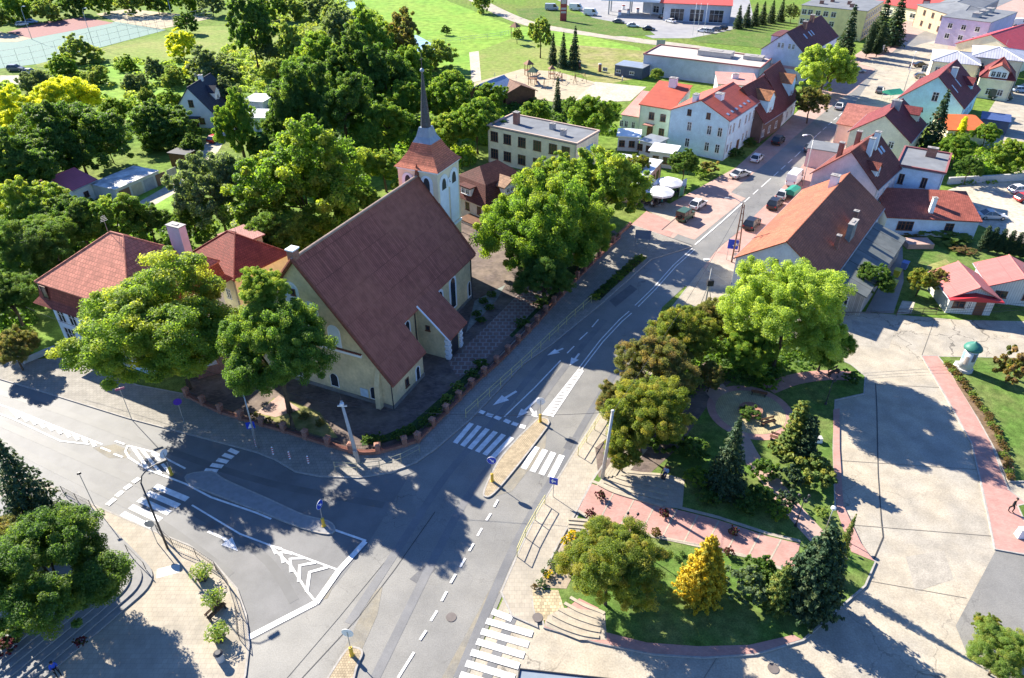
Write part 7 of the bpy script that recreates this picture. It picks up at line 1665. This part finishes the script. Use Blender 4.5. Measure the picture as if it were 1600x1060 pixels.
def car_meshes(kind):
    """x forward, origin on the ground below the centre; body lofted from side profile stations"""
    L, Wd, H_ = {'hatch': (4.1, 1.75, 1.48), 'sedan': (4.6, 1.8, 1.44), 'suv': (4.5, 1.86, 1.72), 'van': (5.4, 2.0, 2.45), 'jeep': (4.0, 1.8, 1.95)}[kind]
    h = L / 2; bl = H_ * {'hatch': .60, 'sedan': .60, 'suv': .62, 'van': .55, 'jeep': .58}[kind]
    nose = {'hatch': .80, 'sedan': .78, 'suv': .88, 'van': .95, 'jeep': .97}[kind]
    st = [(-h, .42, bl * .80, .84), (-h + .12, .28, bl * .98, .93), (-h + .7, .22, bl, 1.0), (0, .2, bl, 1.0), (h * .42, .2, bl * .99, 1.0), (h - .55, .24, bl * nose, .98), (h - .15, .3, bl * nose * .9, .9), (h, .42, bl * nose * .72, .78)]
    def loft(st):
        vs = []; fs = []
        for x, zb, zt, wf in st:
            w2 = Wd / 2 * wf; m = zb + (zt - zb) * .45
            vs += [(x, -w2 * .9, zb), (x, -w2, m), (x, -w2 * .96, zt * .985), (x, -w2 * .8, zt), (x, w2 * .8, zt), (x, w2 * .96, zt * .985), (x, w2, m), (x, w2 * .9, zb)]
        n = 8
        for i in range(len(st) - 1):
            for k in range(n): fs.append((i * n + k, i * n + (k + 1) % n, (i + 1) * n + (k + 1) % n, (i + 1) * n + k))
        fs += [tuple(range(n)), tuple((len(st) - 1) * n + k for k in range(n))]
        return MB().add(vs, fs)
    body = loft(st)
    if kind == 'hatch': g = [(-h + .10, -h + .75), (h * .48, h * .06)]
    elif kind == 'sedan': g = [(-h + .55, -h + 1.35), (h * .45, h * .02)]
    elif kind == 'suv': g = [(-h + .08, -h + .55), (h * .46, h * .1)]
    elif kind == 'van': g = [(-h + .03, -h + .15), (h * .82, h * .5)]
    else: g = [(-h + .03, -h + .08), (h * .32, h * .22)]
    (xb, xrb), (xf, xrf) = g; wb, wt = Wd / 2 * .93, Wd / 2 * (.74 if kind not in ('van', 'jeep') else .88)
    zb, zt = bl - .02, H_ - .05
    glass = MB().add([(xb, -wb, zb), (xf, -wb, zb), (xf, wb, zb), (xb, wb, zb), (xrb, -wt, zt), (xrf, -wt, zt), (xrf, wt, zt), (xrb, wt, zt)], [(0, 3, 2, 1), (4, 5, 6, 7), (0, 1, 5, 4), (1, 2, 6, 5), (2, 3, 7, 6), (3, 0, 4, 7)])
    roof = MB(); mx, w3 = (xrb + xrf) / 2, wt * 1.01
    roof.add([(xrb - .03, -w3, zt - .02), (xrf + .03, -w3, zt - .02), (xrf + .03, w3, zt - .02), (xrb - .03, w3, zt - .02), (xrb + .1, -w3 * .9, H_), (xrf - .1, -w3 * .9, H_), (xrf - .1, w3 * .9, H_), (xrb + .1, w3 * .9, H_)], [(0, 3, 2, 1), (4, 5, 6, 7), (0, 1, 5, 4), (1, 2, 6, 5), (2, 3, 7, 6), (3, 0, 4, 7)])
    for sg in (-1, 1):       # pillars
        for (x0, x1) in ((xb, xrb), (xf, xrf), ((xb + xf) / 2 - .05, (xrb + xrf) / 2 - .05)):
            roof.tube([(x0, sg * wb * 1.0, zb), (x1, sg * wt * 1.0, zt)], .045, 4)
    if kind == 'van':       # closed cargo sides
        for sg in (-1, 1): roof.add([(xb, sg * (wb + .015), zb), (h * .25, sg * (wb + .015), zb), (h * .2, sg * (wt + .015), zt), (xrb, sg * (wt + .015), zt)], [(0, 1, 2, 3)])
        roof.add([(xb - .015, -wb, zb), (xb - .015, wb, zb), (xrb - .015, wt, zt), (xrb - .015, -wt, zt)], [(0, 1, 2, 3)])
    return dict(L=L, W=Wd, H=H_, body=body, glass=glass, roof=roof, bl=bl, kind=kind)
_cars = {}
def car(kind, px, heading, colour, label, group=None, cat='car', z=.03, name='parked_car'):
    p = P(px[0], px[1], z + .5); p.z = z; col = CP[colour]
    if kind not in _cars:
        d = car_meshes(kind); L, Wd = d['L'], d['W']; r = .33 if kind not in ('jeep', 'suv', 'van') else .37
        root = empty(name); b = d['body'].build('body', col, root, smooth=False); d['glass'].build('windows', CGL, root); rf_ = d['roof'].build('roof_and_pillars', col, root)
        for sx in (-1, 1):
            for sy in (-1, 1):
                w_ = MB().extrude([(r * math.cos(a), r * math.sin(a)) for a in [2 * math.pi * k / 16 for k in range(16)]], lambda q: (q[0], sy * -.11, q[1]), lambda q: (q[0], sy * .11, q[1])).build('tyre', TYRE, None)
                wh = empty('wheel'); wh.parent = root; wh.location = (sx * L * .305, sy * (Wd / 2 - .1), r); w_.parent = wh
                MB().extrude([(r * .6 * math.cos(a), r * .6 * math.sin(a)) for a in [2 * math.pi * k / 12 for k in range(12)]], lambda q: (q[0], sy * .1, q[1]), lambda q: (q[0], sy * .118, q[1])).build('rim', RIM, wh)
        for sy in (-1, 1):
            MB().box((L / 2 - .1, sy * Wd * .33, d['bl'] * .68), (.2, .34, .14)).build('headlight', LAMPW, root); MB().box((-L / 2 + .03, sy * Wd * .37, d['bl'] * .78), (.1, .24, .18)).build('tail_light', LAMPR, root)
            MB().box((L * .17, sy * (Wd / 2 + .07), d['bl'] + .06), (.12, .18, .12)).build('mirror', TYRE, root)
        MB().box((L / 2 - .02, 0, .5), (.06, .5, .11)).build('number_plate', WHITE_S, root)
        if kind == 'jeep':
            MB().extrude([(.36 * math.cos(a), .36 * math.sin(a)) for a in [2 * math.pi * k / 16 for k in range(16)]], lambda q: (-L / 2 - .2, q[0], 1.0 + q[1]), lambda q: (-L / 2 - .02, q[0], 1.0 + q[1])).build('spare_wheel', TYRE, root)
        _cars[kind] = root; c2 = root
    else: c2 = copy_tree(_cars[kind]); 
    for ch_ in kids(c2):
        if ch_.name.split('.')[0] in ('body', 'roof_and_pillars'): ch_.material_slots[0].link = 'OBJECT'; ch_.material_slots[0].material = col
    c2.name = name; c2.location = p; c2.rotation_euler = (0, 0, R(heading)); tag(c2, label, cat)
    if group: c2['group'] = group
    elif 'group' in c2: del c2['group']
    return c2
car('suv', (1175, 350), 55, 'black', 'black estate car parked nearest the old tiled house')
car('suv', (1211, 319), 55, 'black', 'dark car parked behind the green tarpaulin trailer')
car('hatch', (1224, 304), 55, 'silver', 'pale blue silver car between the white van and the green trailer')
car('hatch', (1183, 247), 55, 'white', 'white hatchback in the street shade before the ice blue house')
car('sedan', (1157, 272), 35, 'silver', 'silver saloon crossing onto the paved parking')
car('hatch', (1091, 319), 50, 'white', 'white estate car parked behind the green jeep')
car('jeep', (1071, 338), 50, 'green', 'dark green jeep with pale roof and spare wheel')
car('van', (1241, 282), 55, 'white', 'white box van parked on the right side of the street', cat='van', name='parked_van')
car('suv', (1216, 220), 55, 'black', 'black car beside the pavement near the timber row houses')
car('suv', (1270, 232), 40, 'grey', 'dark grey car in front of the low pink annex'); car('hatch', (1282, 246), 60, 'blue', 'bright blue car beside the low pink annex')
car('sedan', (1312, 166), 60, 'silver', 'silver car driving on the street past the round tree', name='driving_car'); car('sedan', (1375, 141), 60, 'grey', 'dark car driving by the town junction', name='driving_car')
car('hatch', (1341, 110), -20, 'silver', 'small white blue car at the junction left side', name='driving_car'); car('sedan', (1440, 102), -10, 'black', 'dark car crossing the junction on the right', name='driving_car'); car('hatch', (1441, 120), -10, 'grey', 'dark car before the silver roofed house')
car('sedan', (1550, 337), -5, 'silver', 'silver blue car in the back yard shade behind the bungalow'); car('hatch', (1594, 297), 10, 'white', 'white car at the right edge beside the stone wall'); car('hatch', (1604, 310), 10, 'red', 'reddish car at the right edge below the white one')
car('hatch', (1596, 141), -5, 'lightblue', 'pale blue car at the right edge before the gable front house'); car('van', (1562, 152), -20, 'dgreen', 'dark green van parked left of the pale blue car', cat='van', name='parked_van')
car('van', (1592, 38), 0, 'white', 'white van at the top right edge', cat='van', name='parked_van')
car('sedan', (967, 34), -20, 'grey', 'dark car parked at the forecourt lawn, leftmost of three'); car('sedan', (989, 40), -10, 'white', 'white car parked at the forecourt lawn between two dark cars'); car('sedan', (1014, 45), -10, 'black', 'dark car parked at the forecourt lawn, rightmost of three')
car('hatch', (1034, 27), 100, 'black', 'black car driving on the forecourt', name='driving_car'); car('sedan', (1048, 33), 120, 'white', 'white car driving on the forecourt', name='driving_car')
car('hatch', (1098, 48), 140, 'white', 'white car at the flag poles, left one'); car('hatch', (1107, 49), 140, 'silver', 'silver car at the flag poles, second from left'); car('hatch', (1118, 46), 140, 'grey', 'dark grey car at the flag poles, third from left'); car('hatch', (1128, 44), 140, 'black', 'black car at the flag poles, rightmost')
car('van', (862, 14), -5, 'silver', 'silver tanker van parked left of the red totem', cat='van', name='parked_van'); car('van', (900, 14), -15, 'white', 'white delivery van right of the red totem', cat='van', name='parked_van'); car('van', (923, 22), -15, 'white', 'white lorry parked on the forecourt right of the delivery van', cat='van', name='parked_van')
car('hatch', (337, 217), 70, 'red', 'red and white car beside the black roofed house'); car('hatch', (34, 38), 40, 'white', 'white car behind the red sports court, left of two', z=.04); car('sedan', (49, 34), 10, 'lightblue', 'pale blue car behind the red sports court, right of two', z=.04)
car('suv', (25, 108), 0, 'grey', 'grey car parked at the left edge below the green court'); car('hatch', (48, 113), 0, 'silver', 'silver car parked at the left edge below the green court')
# trailer with green cover
tr_ = tag(empty('tarpaulin_trailer', P(1236, 309, .03), R(50)), 'trailer with bright green tarpaulin cover between parked cars', 'trailer')
MB().box((0, 0, .75), (3.0, 1.7, .5)).build('trailer_bed', DARK, tr_); MB().extrude([(-.85, 1.0), (.85, 1.0), (.85, 1.7), (0, 1.95), (-.85, 1.7)], lambda p: (-1.5, *p), lambda p: (1.5, *p)).build('tarpaulin', mat('tarp_green', (0.03, 0.22, 0.15), 0.5, 0.05), tr_)
for sy in (-1, 1): MB().extrude([(.3 * math.cos(a), .3 * math.sin(a)) for a in [2 * math.pi * k / 12 for k in range(12)]], lambda q: (q[0], sy * .85, .3 + q[1]), lambda q: (q[0], sy * 1.0, .3 + q[1])).build('wheel', TYRE, tr_)
MB().tube([(1.5, 0, .55), (2.5, 0, .5)], .05, 6).build('drawbar', DARK, tr_)
g_ = tag(empty('tarpaulin_stall', P(1392, 156, .02), R(20)), 'green covered stall beside the sky blue house', 'stall'); MB().extrude([(-1.5, 1.6), (1.5, 1.6), (1.5, 1.9), (0, 2.6), (-1.5, 1.9)], lambda p: (-2, *p), lambda p: (2, *p)).build('cover', MATS['tarp_green'], g_)
for sx in (-1.8, 1.8):
    for sy in (-1.3, 1.3): MB().box((sx, sy, .8), (.08, .08, 1.6)).build('post', GREY_P, g_)

# ================================================================ CAFE TERRACE
UMB = mat('parasol_cloth', (0.68, 0.68, 0.66), 0.85, 0.04)
def parasol(label, px, r):
    p = P(px[0], px[1], 2.6); u = tag(empty('parasol', (p.x, p.y, .05)), label, 'parasol')
    MB().tube([(0, 0, 0), (0, 0, 3.2)], .05, 8).build('pole', GREY_P, u); MB().box((0, 0, .06), (.9, .9, .12)).build('base', CONP, u)
    n = 8; vs = [(0, 0, 3.35)]; fs = []
    for k in range(n * 2): a = math.pi * k / n; rr = r * (1.0 if k % 2 == 0 else .955); vs.append((rr * .5 * math.cos(a), rr * .5 * math.sin(a), 3.0)); vs.append((rr * math.cos(a), rr * math.sin(a), 2.5 if k % 2 == 0 else 2.56)); vs.append((rr * math.cos(a), rr * math.sin(a), 2.22))
    m = 2 * n
    for k in range(m):
        a, b = 1 + 3 * k, 1 + 3 * ((k + 1) % m); fs += [(0, a, b), (a, a + 1, b + 1, b), (a + 1, a + 2, b + 2, b + 1)]
    MB().add(vs, fs).build('canopy', UMB, u)
    rb = MB()
    for k in range(n): a = 2 * math.pi * k / n; rb.tube([(0, 0, 3.28), (r * .98 * math.cos(a), r * .98 * math.sin(a), 2.47)], .018, 4)
    rb.build('ribs', WOOD, u)
    return u
parasol('large white parasol nearest the street at the cafe', (1031, 299), 2.5); parasol('large white parasol behind the front one at the cafe', (1046, 284), 2.4); parasol('small white parasol top beside the cafe trees', (1015, 284), 1.6)
def cafe_table(px, k):
    t = tag(empty('cafe_table', P(px[0], px[1], .05)), 'round dark cafe table beneath the parasols', 'table', 'cafe tables beneath the parasols')
    MB().lathe([(.4, .72), (.4, .75)], (0, 0, 0), 16).build('tabletop', DARK, t); MB().lathe([(.25, 0), (.05, .05), (.04, .72)], (0, 0, 0), 10).build('leg', DARK, t); return t
def cafe_chair(loc, rz):
    global _ch0
    if _ch0 is None:
        c = empty('cafe_chair'); MB().box((0, 0, .45), (.42, .42, .04)).build('seat', DARK, c); MB().box((0, .2, .68), (.42, .03, .4)).build('backrest', DARK, c)
        for x in (-.18, .18):
            for y in (-.18, .18): MB().box((x, y, .22), (.03, .03, .44)).build('leg', DARK, c)
        _ch0 = c
    else: c = copy_tree(_ch0)
    c.location = loc; c.rotation_euler = (0, 0, rz); tag(c, 'dark cafe chair around the parasol tables', 'chair', 'chairs on the cafe terrace'); return c
_ch0 = None
TS_ = [(1008, 318), (1020, 322), (1030, 318), (1040, 314), (1054, 306), (1064, 298), (1012, 308)]
for k, px in enumerate(TS_):
    t = cafe_table(px, k)
    for j in range(4): a = k + j * 1.57; cafe_chair((t.location.x + .75 * math.cos(a), t.location.y + .75 * math.sin(a), .05), a - math.pi / 2)
CLP = mat('clothes_teal', (0.05, 0.25, 0.25), 0.9, 0.05)
for (x, y), lb, m in (((1064, 308), 'green cloth banner stand at the cafe edge', mat('banner_green', (0.05, 0.2, 0.12), 0.7, 0.05)), ((1068, 296), 'pale blue cloth banner stand at the cafe edge', mat('banner_blue', (0.3, 0.45, 0.6), 0.7, 0.05))):
    o = tag(empty('banner_stand', P(x, y, .05), R(40)), lb, 'banner'); MB().box((0, 0, 1.1), (1.2, .04, 1.7)).build('banner_cloth', m, o); MB().box((-.6, 0, 1.0), (.05, .05, 2.0)).box((.6, 0, 1.0), (.05, .05, 2.0)).build('banner_frame', GREY_P, o)
# wheeled bins and clutter in the alley behind the felt roof
for (x, y), c_, lb in (((1400, 432), (0.45, 0.45, 0.05), 'yellow wheeled bin beside the felt roofed house, upper'), ((1394, 450), (0.45, 0.45, 0.05), 'yellow wheeled bin beside the felt roofed house, lower'), ((1412, 420), (0.12, 0.2, 0.45), 'blue stacked crates in the alley by the garden')):
    o = tag(empty('wheeled_bin', P(x, y, .06), R(50)), lb, 'bin'); MB().taper((0, 0, .05), (.9, .7), (1.1, .85), 1.0).build('body', mat('bin_%d' % int(c_[0] * 100), c_, 0.5, 0.05), o); MB().box((0, 0, 1.1), (1.15, .9, .08)).build('lid', mat('bin_%d' % int(c_[0] * 100), c_), o)
o = tag(empty('brick_stack', P(1432, 384, .05), R(0)), 'flat stack of pale pink bricks behind the felt roofed house', 'stack of bricks'); MB().box((0, 0, .4), (4.0, 2.4, .8)).build('bricks', PINK2, o)
for k_, (x, y) in enumerate([(1418, 78), (1424, 84)]): pass
# playground
PG_W = mat('play_timber', (0.22, 0.12, 0.07), 0.8, 0.15); PG_G = mat('play_roof_green', (0.08, 0.14, 0.08), 0.6, 0.1)
def playtower(label, px, s=1.0, roofm=PG_W):
    o = tag(empty('play_tower', P(px[0], px[1], .02), R(random.uniform(0, 90))), label, 'play tower')
    for x in (-.8, .8):
        for y in (-.8, .8): MB().box((x * s, y * s, 1.6 * s), (.14, .14, 3.2 * s)).build('post', PG_W, o)
    MB().box((0, 0, 1.4 * s), (1.9 * s, 1.9 * s, .12)).build('platform', PG_W, o); MB().add([(-1.2 * s, -1.2 * s, 3.0 * s), (1.2 * s, -1.2 * s, 3.0 * s), (1.2 * s, 1.2 * s, 3.0 * s), (-1.2 * s, 1.2 * s, 3.0 * s), (0, 0, 4.2 * s)], [(0, 1, 4), (1, 2, 4), (2, 3, 4), (3, 0, 4), (0, 3, 2, 1)]).build('tower_roof', roofm, o)
    MB().add([(.95 * s, -.35, 1.4 * s), (.95 * s, .35, 1.4 * s), (3.6 * s, .35, .2), (3.6 * s, -.35, .2), (.95 * s, -.35, 1.3 * s), (.95 * s, .35, 1.3 * s), (3.6 * s, .35, .1), (3.6 * s, -.35, .1)], [(0, 1, 2, 3), (7, 6, 5, 4), (0, 3, 7, 4), (1, 5, 6, 2)]).build('slide', RED_S, o)
    for sx in (-1,): 
        for kk in range(5): MB().box((sx * 1.05 * s, 0, .25 + .27 * kk), (.06, .7, .06)).build('ladder_rung', PG_W, o)
playtower('timber play tower at the left of the playground sand', (826, 118)); playtower('larger play tower with slide in the middle of the sand', (832, 132), 1.1, PG_G); playtower('small dark play tower at the centre of the playground', (862, 122), .8); playtower('wooden lookout tower beside the thin young tree', (805, 60), 1.2)
def swing(label, px, rz):
    o = tag(empty('swing_set', P(px[0], px[1], .02), R(rz)), label, 'swing')
    b = MB()
    for x in (-1.8, 1.8): b.tube([(x, -.8, 0), (x, 0, 2.3)], .06, 6).tube([(x, .8, 0), (x, 0, 2.3)], .06, 6)
    b.tube([(-1.9, 0, 2.3), (1.9, 0, 2.3)], .06, 6); b.build('frame', PG_W, o)
    for x in (-.8, .8): MB().box((x, 0, .55), (.5, .22, .06)).tube([(x - .2, 0, .55), (x - .2, 0, 2.3)], .015, 4).tube([(x + .2, 0, .55), (x + .2, 0, 2.3)], .015, 4).build('swing_seat', DARK, o)
swing('wooden swing frame on the right of the playground', (888, 128), 10); swing('wooden swing frame in the upper playground', (872, 128), 70); swing('wooden swing frame near the play tower, lower row', (860, 138), 20); swing('climbing swing frame at the right end of the sand', (906, 130), 40)
for (x, y), lb in (((818, 145), 'grey notice post at the lower left of the playground'), ((905, 108), 'brick pillar beside the spruces left'), ((937, 112), 'brick pillar beside the dry ground right')):
    o = tag(empty('gate_pillar', P(x, y, 0)), lb, 'pillar'); MB().box((0, 0, 1.0), (.8, .8, 2.0)).build('pillar_body', BRICK if 'brick' in lb else CONP, o); MB().taper((0, 0, 2.0), (1.0, 1.0), (.5, .5), .2).build('pillar_cap', CONP, o)

# ================================================================ PEOPLE
SKIN = mat('skin', (0.45, 0.27, 0.19), 0.6, 0.03); HAIR = mat('dark_hair', (0.03, 0.02, 0.015), 0.7, 0.1)
def person(label, px, heading, top, legs, pose='walk', z=.12, seat=0.0):
    m = bpy.data.meshes.new('person'); J = {}; E_ = []
    def j(n, co, r, par=None): J[n] = (len(J), co, r); (E_.append((J[par][0], J[n][0])) if par else None)
    if pose == 'walk':
        j('pel', (0, 0, .95), .14); j('wst', (0, 0, 1.12), .13, 'pel'); j('chs', (.01, 0, 1.32), .16, 'wst'); j('nck', (.02, 0, 1.50), .06, 'chs'); j('hd0', (.04, 0, 1.58), .085, 'nck'); j('hd1', (.05, 0, 1.70), .10, 'hd0'); j('hd2', (.04, 0, 1.77), .07, 'hd1')
        for s_, k in (('l', 1), ('r', -1)):
            j('sh' + s_, (0, .18 * k, 1.42), .065, 'chs'); j('el' + s_, (-.06 * k, .25 * k, 1.15), .045, 'sh' + s_); j('wr' + s_, (.08 * k, .26 * k, .92), .033, 'el' + s_); j('pm' + s_, (.11 * k, .26 * k, .85), .036, 'wr' + s_)
            j('hp' + s_, (0, .09 * k, .88), .10, 'pel'); j('kn' + s_, (.16 * k, .1 * k, .50), .065, 'hp' + s_); j('an' + s_, (.12 * k, .1 * k, .10), .045, 'kn' + s_); j('ft' + s_, (.12 * k + .2, .1 * k, .045), .042, 'an' + s_)
    else:
        j('pel', (0, 0, .52), .15); j('wst', (.02, 0, .70), .13, 'pel'); j('chs', (.05, 0, .92), .16, 'wst'); j('nck', (.09, 0, 1.09), .06, 'chs'); j('hd0', (.12, 0, 1.17), .085, 'nck'); j('hd1', (.14, 0, 1.28), .10, 'hd0'); j('hd2', (.13, 0, 1.35), .07, 'hd1')
        for s_, k in (('l', 1), ('r', -1)):
            j('sh' + s_, (.04, .18 * k, 1.01), .065, 'chs'); j('el' + s_, (.08, .24 * k, .76), .045, 'sh' + s_); j('wr' + s_, (.30, .16 * k, .66), .033, 'el' + s_); j('pm' + s_, (.37, .13 * k, .64), .036, 'wr' + s_)
            j('hp' + s_, (.06, .10 * k, .52), .10, 'pel'); j('kn' + s_, (.46, .12 * k, .52), .068, 'hp' + s_); j('an' + s_, (.48, .12 * k, .12), .045, 'kn' + s_); j('ft' + s_, (.68, .12 * k, .05), .042, 'an' + s_)
    for s_, k in (('l', 1), ('r', -1)):
        b = Vector(J['pm' + s_][1]); d = (b - Vector(J['wr' + s_][1])).normalized()
        for f_ in range(4): j('f%d%s' % (f_, s_), tuple(b + d * (.075 + .01 * (f_ in (1, 2))) + Vector((0, 0, 0)) + d.cross(Vector((0, 1, 0))).normalized() * (.03 - .02 * f_)), .009, 'pm' + s_)
        j('th' + s_, tuple(b + d * .02 + d.cross(Vector((0, 1, 0))).normalized() * .06), .010, 'pm' + s_)
    vs = [v[1] for v in J.values()]; m.from_pydata(vs, E_, []); o = bpy.data.objects.new('body', m); C.objects.link(o)
    md = o.modifiers.new('skin', 'SKIN'); md.use_smooth_shade = True
    for i, v in enumerate(J.values()): m.skin_vertices[0].data[i].radius = (v[2], v[2])
    m.skin_vertices[0].data[0].use_root = True
    o.modifiers.new('sub', 'SUBSURF').levels = 1; o.modifiers['sub'].render_levels = 1
    dg = bpy.context.evaluated_depsgraph_get(); me = bpy.data.meshes.new_from_object(o.evaluated_get(dg)); o.modifiers.clear(); o.data = me
    for x in (SKIN, top, legs, TYRE): me.materials.append(x)
    hz = J['nck'][1][2]; wz = J['wst'][1][2] - .05
    sit = pose != 'walk'
    for f in me.polygons:
        c = f.center
        arm = abs(c.y) > .2 and c.z < J['ell'][1][2] - .1 if not sit else (c.x > .24 and c.z > .6 and c.z < .9)
        if c.z > hz or arm: f.material_index = 0
        elif c.z < .12: f.material_index = 3
        elif c.z > wz and not (sit and c.x > .3): f.material_index = 1
        else: f.material_index = 2
    root = tag(empty('person', P(px[0], px[1], z) + Vector((0, 0, seat)), R(heading)), label, 'person'); o.parent = root
    h = J['hd1'][1]; hr = MB().lathe([(.0, -.02), (.09, .0), (.115, .05), (.10, .11), (.05, .145), (0, .155)], (h[0] - .02, 0, h[2] - .01), 14).build('hair', HAIR, root, smooth=True)
    fc = MB()
    for k in (-1, 1): fc.box((h[0] + .092, .035 * k, h[2] - .01), (.02, .02, .012))
    fc.build('eyes', HAIR, root); MB().taper((h[0] + .105, 0, h[2] - .06), (.03, .03), (.012, .012), .05).build('nose', SKIN, root); MB().box((h[0] + .095, 0, h[2] - .085), (.012, .045, .01)).build('mouth', RED_S, root)
    return root
CLB = mat('clothes_black', (0.02, 0.02, 0.022), 0.9, 0.1); CLN = mat('clothes_navy', (0.04, 0.06, 0.2), 0.9, 0.1); CLL = mat('clothes_light_blue', (0.35, 0.5, 0.65), 0.9, 0.05); CLW = mat('clothes_white', (0.65, 0.65, 0.63), 0.9, 0.05)
person('person in black walking on the pink pavement at the right edge', (1578, 800), -60, CLB, CLB)
person('person in light blue top sitting on the shaded park bench', (1040, 744), 240, CLL, CLN, 'sit', seat=.0)
person('person in bright blue sitting on the plaza steps, bottom left', (88, 1050), -40, mat('clothes_blue', (0.04, 0.1, 0.5), 0.9, 0.05), CLB, 'sit', z=.35)
person('person in white walking across the gravel yard by the grey hall', (972, 128), 200, CLW, CLN, z=.04)
person('person in dark clothes walking on the pavement beside the orange roof corner', (1420, 110), 80, CLB, CLN, z=.04)
person('person in white shirt sitting at the front cafe table', (1017, 325), 20, CLW, CLB, 'sit', z=.06); person('person in teal sitting at the cafe table under the front parasol', (1034, 321), 140, CLP, CLB, 'sit', z=.06)
# boundary stone slabs by the steps, bottom left lamp
